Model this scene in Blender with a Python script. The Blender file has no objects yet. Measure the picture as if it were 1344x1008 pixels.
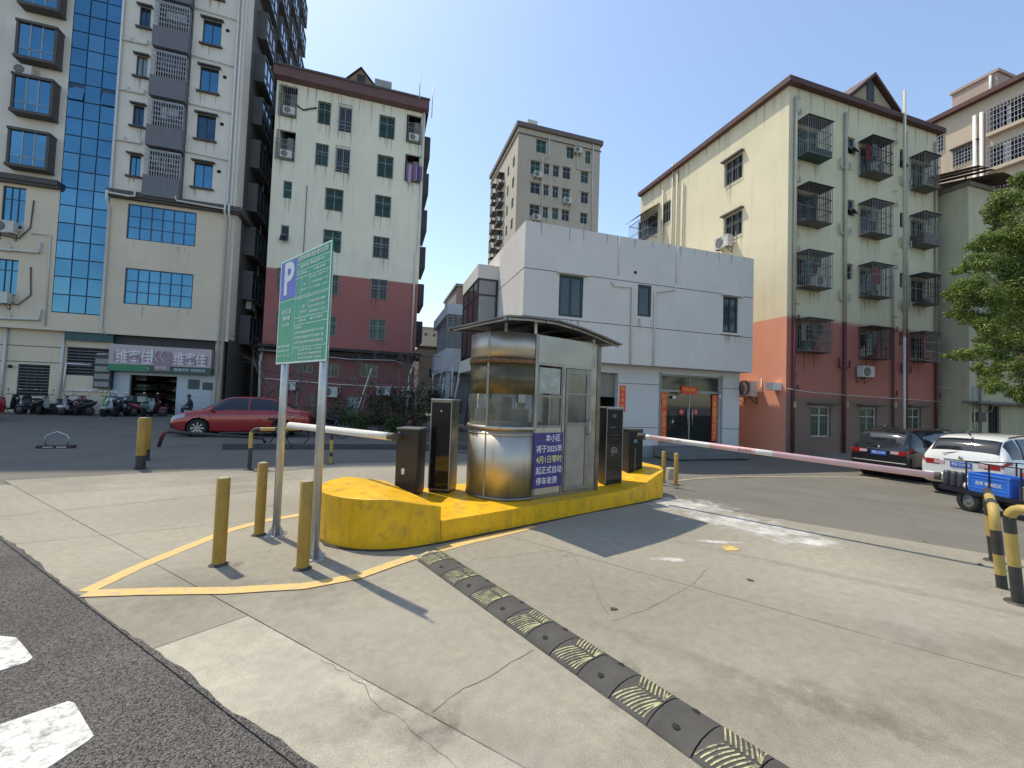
import bpy, bmesh, math, random
import numpy as np
from mathutils import Vector, Matrix
random.seed(7)
SC = bpy.context.scene
COL = SC.collection
PI = math.pi

# ------------------------------------------------------------------ camera
# world: X runs along the house fronts, Y is their normal (away), Z up; the camera looks 17.4 deg off Y
F = 558.74; CH = 1.7
_P, _R, _A = math.radians(2.11), math.radians(2.013), math.radians(17.4)
_f = Vector((0, math.cos(_P), math.sin(_P))); _r = Vector((1, 0, 0)); _u = Vector((0, -math.sin(_P), math.cos(_P)))
_r, _u = math.cos(_R) * _r + math.sin(_R) * _u, -math.sin(_R) * _r + math.cos(_R) * _u
_M = Matrix.Rotation(-_A, 3, 'Z')
CR, CU, CF = _M @ _r, _M @ _u, _M @ _f
CAM = Vector((0, 0, CH))
cd = bpy.data.cameras.new('camera'); cam = bpy.data.objects.new('camera', cd); COL.objects.link(cam)
m4 = Matrix((CR, CU, -CF)).transposed().to_4x4(); m4.translation = CAM
cam.matrix_world = m4
cd.sensor_width = 36; cd.lens = F / 1344 * 36; cd.clip_start = 0.05; cd.clip_end = 3000
SC.camera = cam

# ------------------------------------------------------------------ sky, sun, exposure
SUN_EL, SUN_AZ = math.radians(62.5), math.radians(125.5)          # azimuth from +X, counter-clockwise
W = bpy.data.worlds.new('World'); SC.world = W; W.use_nodes = True
wn = W.node_tree; bg = wn.nodes['Background']
sky = wn.nodes.new('ShaderNodeTexSky'); sky.sky_type = 'NISHITA'; sky.sun_disc = False
sky.sun_elevation = SUN_EL
sky.sun_rotation = PI / 2 - SUN_AZ
sky.altitude = 10; sky.air_density = 1.2; sky.dust_density = 0.8; sky.ozone_density = 0.5
wn.links.new(sky.outputs[0], bg.inputs[0]); bg.inputs[1].default_value = 0.122
sd = bpy.data.lights.new('sun', 'SUN'); sd.energy = 2.5; sd.angle = math.radians(0.55); sd.color = (1, .90, .72)
sun = bpy.data.objects.new('sun', sd); COL.objects.link(sun)
sdir = Vector((math.cos(SUN_EL) * math.cos(SUN_AZ), math.cos(SUN_EL) * math.sin(SUN_AZ), math.sin(SUN_EL)))
sun.rotation_euler = sdir.to_track_quat('Z', 'Y').to_euler()
SC.view_settings.view_transform = 'Standard'; SC.view_settings.look = 'None'
SC.view_settings.exposure = 0.85; SC.view_settings.gamma = 1.0; SC.view_settings.use_curve_mapping = False
SC.render.engine = 'CYCLES'
SC.cycles.max_bounces = 6; SC.cycles.transparent_max_bounces = 32

# ------------------------------------------------------------------ measuring helpers (surveyed points on real planes)
def ray(x, y): return CF + CR * ((x - 672) / F) - CU * ((y - 504) / F)
def gz(x, y, z=0.0):
    d = ray(x, y); return CAM + d * ((z - CH) / d.z)
def hy(x, y, n):
    d = ray(x, y); p = CAM + d * (n / d.y); return p.x, p.z
def hx(x, y, s):
    d = ray(x, y); p = CAM + d * (s / d.x); return p.y, p.z
def sm(t): t = max(0, min(1, t)); return t * t * (3 - 2 * t)
def terr(x, y):
    d = (x - 5.13) * .82 + (y - 6.87) * .58
    h = -.02 - .48 * sm(d / 7.5)
    return h
def gt(x, y):
    z = 0
    for _ in range(12):
        p = gz(x, y, z); z = terr(p.x, p.y)
    return Vector((p.x, p.y, z))

# ------------------------------------------------------------------ materials
MC = {}
def mat(name, col, rough=.7, metal=0., var=.12, scale=3., bump=0., bscale=60., col2=None, detail=6, streak=0., spec=None, dirt=0., coat=0.):
    if name in MC: return MC[name]
    m = bpy.data.materials.new(name); m.use_nodes = True; MC[name] = m
    nt = m.node_tree; b = nt.nodes['Principled BSDF']
    b.inputs['Roughness'].default_value = rough; b.inputs['Metallic'].default_value = metal
    if spec is not None: b.inputs['Specular IOR Level'].default_value = spec
    if coat: b.inputs['Coat Weight'].default_value = coat; b.inputs['Coat Roughness'].default_value = .04
    geo = nt.nodes.new('ShaderNodeNewGeometry')
    c = (*col, 1)
    last = None
    def mix(fac, a, bb, mode='MIX', f=None):
        n = nt.nodes.new('ShaderNodeMix'); n.data_type = 'RGBA'; n.blend_type = mode
        if f is not None: n.inputs[0].default_value = f
        else: nt.links.new(fac, n.inputs[0])
        for i, v in ((6, a), (7, bb)):
            if isinstance(v, tuple): n.inputs[i].default_value = v
            else: nt.links.new(v, n.inputs[i])
        return n.outputs[2]
    def noise(sc, det=6, vec=None, rg=None):
        n = nt.nodes.new('ShaderNodeTexNoise'); n.inputs['Scale'].default_value = sc; n.inputs['Detail'].default_value = det
        n.inputs['Roughness'].default_value = .6
        nt.links.new(vec or geo.outputs['Position'], n.inputs['Vector'])
        o = n.outputs['Fac']
        if rg:
            r = nt.nodes.new('ShaderNodeMapRange'); r.inputs[1].default_value = rg[0]; r.inputs[2].default_value = rg[1]
            nt.links.new(o, r.inputs[0]); o = r.outputs[0]
        return o
    if var > 0 or col2:
        c2 = (*col2, 1) if col2 else tuple(max(0, v * (1 - 2.2 * var)) for v in col) + (1,)
        last = mix(noise(scale, detail, rg=(.3, .75)), c, c2)
        if dirt:
            last = mix(noise(scale * 9, 8, rg=(.55, .8)), last, tuple(v * (1 - dirt) for v in col) + (1,))
    if streak:
        mp = nt.nodes.new('ShaderNodeMapping'); mp.inputs['Scale'].default_value = (2.2, 2.2, .16)
        nt.links.new(geo.outputs['Position'], mp.inputs[0])
        s = noise(1.6, 8, mp.outputs[0], rg=(.52, .82))
        mm = nt.nodes.new('ShaderNodeMath'); mm.operation = 'MULTIPLY'; mm.inputs[1].default_value = streak; nt.links.new(s, mm.inputs[0])
        last = mix(mm.outputs[0], last if last else c, tuple(v * .42 for v in col) + (1,))
    if last: nt.links.new(last, b.inputs['Base Color'])
    else: b.inputs['Base Color'].default_value = c
    if bump:
        bp = nt.nodes.new('ShaderNodeBump'); bp.inputs['Strength'].default_value = bump; bp.inputs['Distance'].default_value = .01
        nt.links.new(noise(bscale, 5), bp.inputs['Height']); nt.links.new(bp.outputs[0], b.inputs['Normal'])
    m['_b'] = 1
    return m
def N(m): return m.node_tree.nodes, m.node_tree.links, m.node_tree.nodes['Principled BSDF']

# ------------------------------------------------------------------ mesh collector
class MB:
    def __init__(s): s.v = []; s.f = []; s.mi = []; s.sm = []
    def add(s, vs, fs, mi=0, smooth=False):
        o = len(s.v); s.v += [tuple(v) for v in vs]
        for f in fs: s.f.append(tuple(i + o for i in f)); s.mi.append(mi); s.sm.append(smooth)
        return s
    def box(s, x0, x1, y0, y1, z0, z1, mi=0):
        if x0 > x1: x0, x1 = x1, x0
        if y0 > y1: y0, y1 = y1, y0
        if z0 > z1: z0, z1 = z1, z0
        return s.add([(x0,y0,z0),(x1,y0,z0),(x1,y1,z0),(x0,y1,z0),(x0,y0,z1),(x1,y0,z1),(x1,y1,z1),(x0,y1,z1)],
            [(3,2,1,0),(4,5,6,7),(0,1,5,4),(1,2,6,5),(2,3,7,6),(3,0,4,7)], mi)
    def bar(s, a, b, w, h=None, mi=0, up=(0,0,1)):
        a, b = Vector(a), Vector(b); h = h or w; d = (b - a).normalized(); up = Vector(up)
        if abs(d.dot(up)) > .98: up = Vector((0, 1, 0)) if abs(d.y) < .9 else Vector((1, 0, 0))
        r = d.cross(up).normalized() * w / 2; u = r.cross(d).normalized() * h / 2
        vs = [p + q for p in (a, b) for q in (-r - u, r - u, r + u, -r + u)]
        return s.add(vs, [(3,2,1,0),(4,5,6,7),(0,1,5,4),(1,2,6,5),(2,3,7,6),(3,0,4,7)], mi)
    def tube(s, pts, r, seg=8, mi=0, caps=True, r2=None):
        pts = [Vector(p) for p in pts]; n = len(pts); rings = []; prev = None
        for i, p in enumerate(pts):
            d = (pts[min(i+1, n-1)] - pts[max(i-1, 0)]).normalized()
            if prev is None:
                up = Vector((0,0,1)) if abs(d.z) < .9 else Vector((1,0,0))
                a = d.cross(up).normalized()
            else:
                a = (prev - d * prev.dot(d)).normalized()
            prev = a; b = d.cross(a)
            rr = r if r2 is None else r + (r2 - r) * i / (n - 1)
            rings.append([p + (a * math.cos(t) + b * math.sin(t)) * rr for t in (2*PI*k/seg for k in range(seg))])
        vs = [q for R_ in rings for q in R_]; fs = []
        for i in range(n - 1):
            for k in range(seg): fs.append((i*seg+k, i*seg+(k+1)%seg, (i+1)*seg+(k+1)%seg, (i+1)*seg+k))
        s.add(vs, fs, mi, True)
        if caps: s.add(rings[0], [tuple(range(seg))[::-1]], mi); s.add(rings[-1], [tuple(range(seg))], mi)
        return s
    def lathe(s, prof, c=(0,0,0), axis='z', seg=24, mi=0, smooth=True):
        c = Vector(c); vs = []; fs = []
        for (r, h) in prof:
            for k in range(seg):
                t = 2*PI*k/seg; x, y = r*math.cos(t), r*math.sin(t)
                vs.append(c + (Vector((x,y,h)) if axis == 'z' else Vector((x,h,y)) if axis == 'y' else Vector((h,x,y))))
        for i in range(len(prof)-1):
            for k in range(seg): fs.append((i*seg+k, i*seg+(k+1)%seg, (i+1)*seg+(k+1)%seg, (i+1)*seg+k))
        return s.add(vs, fs, mi, smooth)
    def prism(s, poly, z0, z1, mi=0, side=None):
        n = len(poly); vs = [(p[0], p[1], z0) for p in poly] + [(p[0], p[1], z1) for p in poly]
        s.add(vs, [tuple(range(n))[::-1], tuple(range(n, 2*n))], mi)
        return s.add(vs, [(i, (i+1)%n, (i+1)%n+n, i+n) for i in range(n)], mi if side is None else side)
    def ell(s, c, r, mi=0, seg=10, rings=7):
        vs = []; fs = []
        for i in range(rings+1):
            ph = PI*i/rings
            for k in range(seg):
                t = 2*PI*k/seg; vs.append((c[0]+r[0]*math.sin(ph)*math.cos(t), c[1]+r[1]*math.sin(ph)*math.sin(t), c[2]+r[2]*math.cos(ph)))
        for i in range(rings):
            for k in range(seg): fs.append((i*seg+k, (i+1)*seg+k, (i+1)*seg+(k+1)%seg, i*seg+(k+1)%seg))
        return s.add(vs, fs, mi, True)
    def mesh(s, name, mats):
        me = bpy.data.meshes.new(name); me.from_pydata(s.v, [], s.f)
        for m in (mats if isinstance(mats, (list, tuple)) else [mats]): me.materials.append(m)
        me.polygons.foreach_set('material_index', s.mi); me.polygons.foreach_set('use_smooth', s.sm)
        bm = bmesh.new(); bm.from_mesh(me); bmesh.ops.remove_doubles(bm, verts=bm.verts, dist=1e-5)
        bmesh.ops.recalc_face_normals(bm, faces=bm.faces); bm.to_mesh(me); bm.free(); me.update()
        return me
    def build(s, name, mats, parent=None, **k):
        o = bpy.data.objects.new(name, s.mesh(name, mats)); COL.objects.link(o)
        if parent is not None: o.parent = parent
        for a, b in k.items(): o[a] = b
        return o
def link(name, me, parent=None, loc=(0,0,0), rot=(0,0,0), scale=(1,1,1), **k):
    o = bpy.data.objects.new(name, me); COL.objects.link(o); o.parent = parent
    o.location = loc; o.rotation_euler = rot; o.scale = scale
    for a, b in k.items(): o[a] = b
    return o
def thing(name, label, cat, loc=(0,0,0), rz=0, group=None):
    o = bpy.data.objects.new(name, None); COL.objects.link(o); o.location = loc; o.rotation_euler = (0,0,rz)
    o.empty_display_size = .2; o['label'] = label; o['category'] = cat
    if group: o['group'] = group
    return o
def tag(o, label, cat, group=None):
    o['label'] = label; o['category'] = cat
    if group: o['group'] = group
    return o
def copy_tree(o, parent=None):
    c = o.copy(); COL.objects.link(c); c.parent = parent
    for ch in list(o.children): copy_tree(ch, c)
    return c
TXT = {}
def text(s, size, m, parent, loc, rot, name='lettering', align='CENTER', width=None, extrude=.002, bold=0.0, spacing=1., **k):
    """flat lettering as a mesh; size = character height, width = squeeze the line to this width"""
    key = (s, align, extrude, bold, spacing)
    if key not in TXT:
        c = bpy.data.curves.new('lettering', 'FONT'); c.body = s; c.align_x = align; c.align_y = 'CENTER'; c.extrude = extrude; c.offset = bold
        c.space_line = spacing; c.resolution_u = 3
        t = bpy.data.objects.new('t', c); COL.objects.link(t); bpy.context.view_layer.update()
        dg = bpy.context.evaluated_depsgraph_get(); TXT[key] = bpy.data.meshes.new_from_object(t.evaluated_get(dg))
        bpy.data.objects.remove(t); bpy.data.curves.remove(c)
    me = TXT[key].copy(); me.materials.clear(); me.materials.append(m)
    xs = [v.co.x for v in me.vertices]; w = (max(xs) - min(xs)) or 1
    sx = size if not width else width / w
    return link(name, me, parent, loc, rot, (sx, size, 1), **k)

# ------------------------------------------------------------------ palette
m_con = mat('concrete_paving', (.35,.32,.25), .85, var=.14, scale=.9, bump=.35, bscale=90, dirt=.22)
m_con2 = mat('concrete_pale', (.50,.465,.37), .85, var=.14, scale=1.6, bump=.35, bscale=80, dirt=.25)
m_con3 = mat('concrete_grey', (.325,.30,.24), .85, var=.15, scale=1.1, bump=.35, bscale=90, dirt=.22)
m_joint = mat('joint_dirt', (.07,.065,.055), .95, var=.2)
m_asph = mat('asphalt_fine', (.165,.155,.13), .88, var=.12, scale=.8, bump=.5, bscale=150, dirt=.2)
m_road = mat('asphalt_coarse', (.075,.07,.068), .85, var=.1, scale=2)
m_yline = mat('yellow_road_paint', (.66,.44,.14), .75, var=0, bump=.3, bscale=90)
m_wline = mat('white_road_paint', (.66,.66,.62), .75, var=.05, scale=8, bump=.6, bscale=60, dirt=.45)
m_ypaint = mat('yellow_gloss_paint', (.88,.49,.001), .45, var=.12, scale=3, bump=.2, bscale=40, dirt=.35)
m_steel = mat('brushed_steel', (.50,.48,.44), .3, 1.0, var=.12, scale=3)
m_steel2 = mat('dull_steel', (.35,.34,.31), .4, 1.0, var=.2, scale=4)
m_galv = mat('galvanised_pole', (.55,.56,.55), .42, .8, var=.08, scale=9)
m_rust = mat('rusty_trim', (.30,.17,.08), .7, .3, var=.25, scale=12)
m_blk = mat('black_housing', (.018,.018,.02), .32, var=.1, scale=5)
m_blkg = mat('black_gloss_panel', (.008,.009,.011), .06, var=0)
m_char = mat('charcoal_side', (.04,.037,.034), .4, .2, var=.1)
m_white = mat('white_paint', (.75,.75,.73), .5, var=.05, scale=6)
m_pvc = mat('white_pvc', (.68,.67,.62), .5, var=.08, scale=5, dirt=.3)
m_dark = mat('dark_void', (.012,.012,.013), .8, var=0)
m_rub = mat('rubber', (.085,.08,.072), .85, var=.2, scale=5, bump=.3)
m_glass = mat('window_glass', (.014,.018,.02), .10, .0, var=.0, spec=.45)
m_gglass = mat('green_glass', (.012,.075,.04), .12, .0, var=.3, scale=2, spec=.45)
m_bglass = mat('blue_glass', (.095,.25,.38), .10, .85, var=.12, scale=.5)
m_bglass2 = mat('blue_glass_light', (.13,.30,.43), .10, .85, var=.12, scale=.5)
m_bframe = mat('dark_blue_frame', (.03,.07,.13), .5, var=0)
m_alu = mat('aluminium_frame', (.30,.32,.31), .45, .5, var=0)
m_dfr = mat('dark_window_frame', (.03,.03,.032), .5, var=0)
m_bars = mat('window_bars', (.24,.245,.24), .5, .4, var=.1)
m_dbars = mat('rusty_bars', (.11,.10,.095), .7, .3, var=.2, scale=8)
m_tree = mat('bark', (.10,.075,.05), .9, var=.2, scale=8, bump=.5)

# coarse road: pale stones in dark binder
n, l, b = N(m_road)
geo = n.new('ShaderNodeNewGeometry'); vo = n.new('ShaderNodeTexVoronoi'); vo.inputs['Scale'].default_value = 135
l.new(geo.outputs['Position'], vo.inputs['Vector'])
rp = n.new('ShaderNodeValToRGB'); rp.color_ramp.elements[0].color = (.035,.033,.033,1); rp.color_ramp.elements[1].color = (.22,.205,.19,1)
rp.color_ramp.elements[1].position = .95; rp.color_ramp.elements[0].position = .1
sep = n.new('ShaderNodeSeparateColor'); l.new(vo.outputs['Color'], sep.inputs[0]); l.new(sep.outputs[0], rp.inputs[0])
nz = n.new('ShaderNodeTexNoise'); nz.inputs['Scale'].default_value = 1.1; nz.inputs['Detail'].default_value = 5; l.new(geo.outputs['Position'], nz.inputs['Vector'])
mx = n.new('ShaderNodeMix'); mx.data_type = 'RGBA'; mx.blend_type = 'MULTIPLY'; mx.inputs[0].default_value = 1
r2 = n.new('ShaderNodeValToRGB'); r2.color_ramp.elements[0].position = .3; r2.color_ramp.elements[1].position = .7
r2.color_ramp.elements[0].color = (.75,.73,.72,1); r2.color_ramp.elements[1].color = (1.2,1.18,1.15,1)
l.new(nz.outputs['Fac'], r2.inputs[0]); l.new(rp.outputs[0], mx.inputs[6]); l.new(r2.outputs[0], mx.inputs[7]); l.new(mx.outputs[2], b.inputs['Base Color'])
bp = n.new('ShaderNodeBump'); bp.inputs['Strength'].default_value = 1; bp.inputs['Distance'].default_value = .012; bp.invert = True
l.new(vo.outputs['Distance'], bp.inputs['Height']); l.new(bp.outputs[0], b.inputs['Normal'])

def worn(m, base, amount=(.45,.6), sc=14):
    """paint that lets the ground show through where it has worn off"""
    n, l, b = N(m); out = n['Material Output']; g = n.new('ShaderNodeNewGeometry')
    a = n.new('ShaderNodeTexNoise'); a.inputs['Scale'].default_value = sc; a.inputs['Detail'].default_value = 9; a.inputs['Roughness'].default_value = .75
    l.new(g.outputs['Position'], a.inputs['Vector'])
    r = n.new('ShaderNodeMapRange'); r.inputs[1].default_value = amount[0]; r.inputs[2].default_value = amount[1]; l.new(a.outputs['Fac'], r.inputs[0])
    t = n.new('ShaderNodeMix'); t.data_type = 'RGBA'; l.new(r.outputs[0], t.inputs[0])
    c = b.inputs['Base Color']
    if c.links: l.new(c.links[0].from_socket, t.inputs[6])
    else: t.inputs[6].default_value = c.default_value
    t.inputs[7].default_value = (*base, 1); l.new(t.outputs[2], c)
def vstreak(m, col, fac=.8, rg=(.5,.75), scale=(6,6,.6)):
    n, l, b = N(m); g = n.new('ShaderNodeNewGeometry'); mp = n.new('ShaderNodeMapping'); mp.inputs['Scale'].default_value = scale
    l.new(g.outputs['Position'], mp.inputs[0]); a = n.new('ShaderNodeTexNoise'); a.inputs['Scale'].default_value = 2; a.inputs['Detail'].default_value = 7; l.new(mp.outputs[0], a.inputs['Vector'])
    r = n.new('ShaderNodeMapRange'); r.inputs[1].default_value = rg[0]; r.inputs[2].default_value = rg[1]; r.inputs[4].default_value = fac; l.new(a.outputs['Fac'], r.inputs[0])
    t = n.new('ShaderNodeMix'); t.data_type = 'RGBA'; l.new(r.outputs[0], t.inputs[0]); c = b.inputs['Base Color']
    if c.links: l.new(c.links[0].from_socket, t.inputs[6])
    else: t.inputs[6].default_value = c.default_value
    t.inputs[7].default_value = (*col, 1); l.new(t.outputs[2], c)
    return a

worn(m_yline, (.38,.33,.25), (.47,.66))
worn(m_ypaint, (.34,.20,.04), (.52,.74), 5)
vstreak(m_ypaint, (.25,.13,.02), .45, (.5,.75), (4,4,1.4))
# road paint wears differently on each stretch; the kerb-foot of the yellow island is scuffed
# concrete: broom marks and dark specks
for mm in (m_con, m_con2, m_con3):
    n, l, b = N(mm)
    g = n.new('ShaderNodeNewGeometry')
    v = n.new('ShaderNodeTexNoise'); v.inputs['Scale'].default_value = 160; v.inputs['Detail'].default_value = 3; l.new(g.outputs['Position'], v.inputs['Vector'])
    r = n.new('ShaderNodeMapRange'); r.inputs[1].default_value = .3; r.inputs[2].default_value = .7; r.inputs[3].default_value = .66; r.inputs[4].default_value = 1.30; l.new(v.outputs['Fac'], r.inputs[0])
    big = n.new('ShaderNodeTexNoise'); big.inputs['Scale'].default_value = .45; big.inputs['Detail'].default_value = 4; l.new(g.outputs['Position'], big.inputs['Vector'])
    rb = n.new('ShaderNodeMapRange'); rb.inputs[1].default_value = .35; rb.inputs[2].default_value = .65; rb.inputs[3].default_value = .78; rb.inputs[4].default_value = 1.10; l.new(big.outputs['Fac'], rb.inputs[0])
    mid = n.new('ShaderNodeTexNoise'); mid.inputs['Scale'].default_value = 11; mid.inputs['Detail'].default_value = 8; mid.inputs['Roughness'].default_value = .75; l.new(g.outputs['Position'], mid.inputs['Vector'])
    rm = n.new('ShaderNodeMapRange'); rm.inputs[1].default_value = .35; rm.inputs[2].default_value = .65; rm.inputs[3].default_value = .86; rm.inputs[4].default_value = 1.10; l.new(mid.outputs['Fac'], rm.inputs[0])
    m0 = n.new('ShaderNodeMath'); m0.operation = 'MULTIPLY'; l.new(r.outputs[0], m0.inputs[0]); l.new(rm.outputs[0], m0.inputs[1])
    mu = n.new('ShaderNodeMath'); mu.operation = 'MULTIPLY'; l.new(m0.outputs[0], mu.inputs[0]); l.new(rb.outputs[0], mu.inputs[1])
    vm = n.new('ShaderNodeVectorMath'); vm.operation = 'SCALE'; l.new(b.inputs['Base Color'].links[0].from_socket, vm.inputs[0]); l.new(mu.outputs[0], vm.inputs['Scale'])
    l.new(vm.outputs[0], b.inputs['Base Color'])
# ------------------------------------------------------------------ ground
def grid_sheet(name, x0, x1, y0, y1, nx, ny, zf, m, **k):
    mb = MB(); vs = [(x0+(x1-x0)*i/nx, y0+(y1-y0)*j/ny, zf(x0+(x1-x0)*i/nx, y0+(y1-y0)*j/ny)) for j in range(ny+1) for i in range(nx+1)]
    mb.add(vs, [(j*(nx+1)+i, j*(nx+1)+i+1, (j+1)*(nx+1)+i+1, (j+1)*(nx+1)+i) for j in range(ny) for i in range(nx)], 0, True)
    return mb.build(name, m, **k)
grid_sheet('ground', -60, 90, -40, 110, 150, 150, terr, m_asph, kind='structure')
mb = MB()
for a in ((-900,-60,-900,900),(90,900,-900,900),(-60,90,-900,-40),(-60,90,110,900)):
    z = -.5 if a[0] == 90 else -.02
    mb.add([(a[0],a[2],z),(a[1],a[2],z),(a[1],a[3],z),(a[0],a[3],z)], [(0,1,2,3)])
mb.build('terrain', m_asph, kind='structure')

def clip(poly, p, d, side):
    """keep the part of poly on one side of the line p + t d"""
    nx, ny = -d[1]*side, d[0]*side; out = []
    for i in range(len(poly)):
        a, b_ = poly[i], poly[(i+1) % len(poly)]
        da = (a[0]-p[0])*nx+(a[1]-p[1])*ny; db = (b_[0]-p[0])*nx+(b_[1]-p[1])*ny
        if da >= 0: out.append(a)
        if da*db < 0: t = da/(da-db); out.append((a[0]+(b_[0]-a[0])*t, a[1]+(b_[1]-a[1])*t))
    return out
def split(polys, p, q):
    d = (q[0]-p[0], q[1]-p[1]); out = []
    for po in polys:
        for s_ in (1, -1):
            c = clip(po, p, d, s_)
            if len(c) >= 3: out.append(c)
    return out
def shrink(poly, e):
    A2 = sum(poly[i][0]*poly[(i+1)%len(poly)][1]-poly[(i+1)%len(poly)][0]*poly[i][1] for i in range(len(poly)))
    if A2 < 0: poly = poly[::-1]
    out = poly
    for i in range(len(poly)):
        a, b_ = poly[i], poly[(i+1)%len(poly)]; L = math.hypot(b_[0]-a[0], b_[1]-a[1])
        if L < 1e-4: continue
        nx, ny = -(b_[1]-a[1])/L*e, (b_[0]-a[0])/L*e
        out = clip(out, (a[0]+nx, a[1]+ny), (b_[0]-a[0], b_[1]-a[1]), 1)
    return out
RE0, RED = (-3.88, 6.17), (.672, -.741)         # edge between the coarse road and the concrete apron
re = lambda t: (RE0[0]+RED[0]*t, RE0[1]+RED[1]*t)
pave_root = bpy.data.objects.new('pavement', None); COL.objects.link(pave_root); pave_root['kind'] = 'structure'
main = [re(-14), re(0), re(5.42), re(11), (9.5, -3.5), (9.4, .9), (7.78, 3.21), (6.99, 4.37), (6.1, 5.49), (5.13, 6.87),
        (5.6, 8.6), (5.3, 10.2), (3.2, 11.3), (-.9, 11.2), (-2.6, 10.7), (-4.67, 10.9), (-7.1, 11.2), (-13, 12.3), (-18, 13.2)]
J1a, J1b = (-6.27, 9.88), (.73, 1.9)
A, B = split([main], J1a, J1b) if True else None, None
def cen(p): return (sum(q[0] for q in p)/len(p), sum(q[1] for q in p)/len(p))
d1 = (J1b[0]-J1a[0], J1b[1]-J1a[1])
S1 = [clip(main, J1a, d1, -1)]; S2 = [clip(main, J1a, d1, 1)]
la, lb = gz(205, 850), gz(325, 808)
S1 = split(S1, (la.x, la.y), (lb.x, lb.y))
def splitif(S, p, q, test):
    out = []
    for po in S: out += split([po], p, q) if test(cen(po)) else [po]
    return out
S1 = splitif(S1, (-3.46,5.91), (-1.9,6.26), lambda c: c[1] > 4.5)
S1 = splitif(S1, (-6.6,9.0), (-5.0,9.5), lambda c: c[1] > 6.5)
S1 = splitif(S1, (2.2,-.4), (3.2,.3), lambda c: c[1] < 2)
S2 = splitif(S2, (5.05,6.4), (7.45,3.1), lambda c: True)
S2 = splitif(S2, (2.06,4.53), (4.11,1.7), lambda c: True)
S2 = splitif(S2, (-3.46,5.91), (-1.9,6.26), lambda c: c[1] > 5.5)
S2 = splitif(S2, (-3,8.9), (2,10.1), lambda c: c[1] > 8)
kc = gz(520, 905); kd = gz(705, 850)
S2 = splitif(S2, (kc.x,kc.y), (kd.x,kd.y), lambda c: c[1] < 5 and c[0] < 2.2)
S2 = splitif(S2, (3.1,.2), (6.2,1.9), lambda c: c[1] < 1.8 and c[0] > 1)
for po in S1 + S2:
    c = cen(po); q = shrink(po, .004)
    if len(q) < 3: continue
    light = po in S1 and c[1] < 3.5
    MB().prism(q, -.16, 0, 0).build('slab', m_con2 if light else random.choice([m_con, m_con, m_con3]), pave_root)
MB().prism(shrink(main, .01), -.2, -.012, 0).build('joint_bed', m_joint, pave_root)
mb = MB(); mb.prism([re(-24), re(-14), re(0), re(5.42), re(11), re(24), (-9, -26), (-34, 2)], -.25, -.008); mb.build('road', m_road, kind='structure')
re_rnd = random.Random(31); mb = MB(); vs_ = []; wv = .03
for i in range(260):
    t = -13+24*i/259; p = re(t); wv = min(.075, max(.004, wv+re_rnd.uniform(-.018,.018))); nx_, ny_ = .741, .672
    vs_ += [(p[0]-nx_*.01, p[1]-ny_*.01, .0025), (p[0]+nx_*wv, p[1]+ny_*wv, .0025)]
mb.add(vs_, [(2*i,2*i+1,2*i+3,2*i+2) for i in range(259)]); mb.build('road_edge', m_road, None, kind='structure')
# ragged thin cracks
def crack(pts, w=.003, name='crack'):
    mb = MB(); P_ = []
    for i in range(len(pts)-1):
        a, b_ = Vector(pts[i]), Vector(pts[i+1]); k = max(2, int((b_-a).length/.06))
        for j in range(k): P_.append(a.lerp(b_, j/k) + Vector((random.gauss(0,.009), random.gauss(0,.009), 0)))
    P_.append(Vector(pts[-1]))
    vs = []
    for i, p in enumerate(P_):
        d = (P_[min(i+1,len(P_)-1)]-P_[max(i-1,0)]).normalized(); q = Vector((-d.y, d.x, 0))*w*random.uniform(.3,1)
        vs += [p-q, p+q]
    mb.add([(v.x,v.y,.002) for v in vs], [(2*i,2*i+1,2*i+3,2*i+2) for i in range(len(P_)-1)])
    return mb.build(name, m_joint, pave_root)
G = lambda *p: [gz(*q) for q in p]
crack(G((570,934),(592,916),(612,902),(640,890),(662,876),(700,853)))
crack(G((745,720),(760,742),(776,760),(792,800),(800,808)), .002)
crack(G((805,815),(850,800),(905,770),(930,745)), .002)
crack(G((420,866),(470,895),(480,910),(560,975),(600,1008)), .002)
crack(G((1150,640),(1180,660),(1200,690)), .002)
crack(G((620,735),(690,727),(745,722)), .002)
crack(G((90,560),(100,600)), .004) if False else None
# painted lines
def strip(name, pts, w, m, z=.004, parent=None):
    mb = MB(); vs = []; P_ = [Vector((p[0],p[1],0)) for p in pts]
    for i, p in enumerate(P_):
        d = (P_[min(i+1,len(P_)-1)]-P_[max(i-1,0)]).normalized(); q = Vector((-d.y, d.x, 0))*w/2
        vs += [p-q, p+q]
    z_ = z if callable(z) else (lambda x, y: z)
    mb.add([(v.x,v.y,z_(v.x,v.y)) for v in vs], [(2*i,2*i+1,2*i+3,2*i+2) for i in range(len(P_)-1)])
    return mb.build(name, m, parent)
def dense(pts, k=8):
    out = []
    for i in range(len(pts)-1):
        for j in range(k): out.append(Vector(pts[i]).lerp(Vector(pts[i+1]), j/k))
    return out+[Vector(pts[-1])]
markings = bpy.data.objects.new('road_markings', None); COL.objects.link(markings); markings['kind'] = 'structure'
strip('yellow_line', G((112,777),(180,745),(236,722),(299,697),(345,684),(387,677),(430,668)), .13, m_yline, .004, markings)
strip('yellow_line', G((112,780),(200,777),(300,776),(400,770),(470,757),(515,741),(545,731)), .13, m_yline, .008, markings)
strip('yellow_line', G((575,722),(615,711),(655,702),(700,691)), .14, m_yline, .004, markings)
strip('yellow_line', [gt(x,y) for x,y in ((888,631),(930,627),(1000,625.5),(1100,626),(1190,629),(1240,633),(1290,640))], .09, mat('pale_yellow_line',(.5,.45,.28),.8,var=.2,scale=3), lambda x,y: terr(x,y)+.006, markings)
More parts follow.
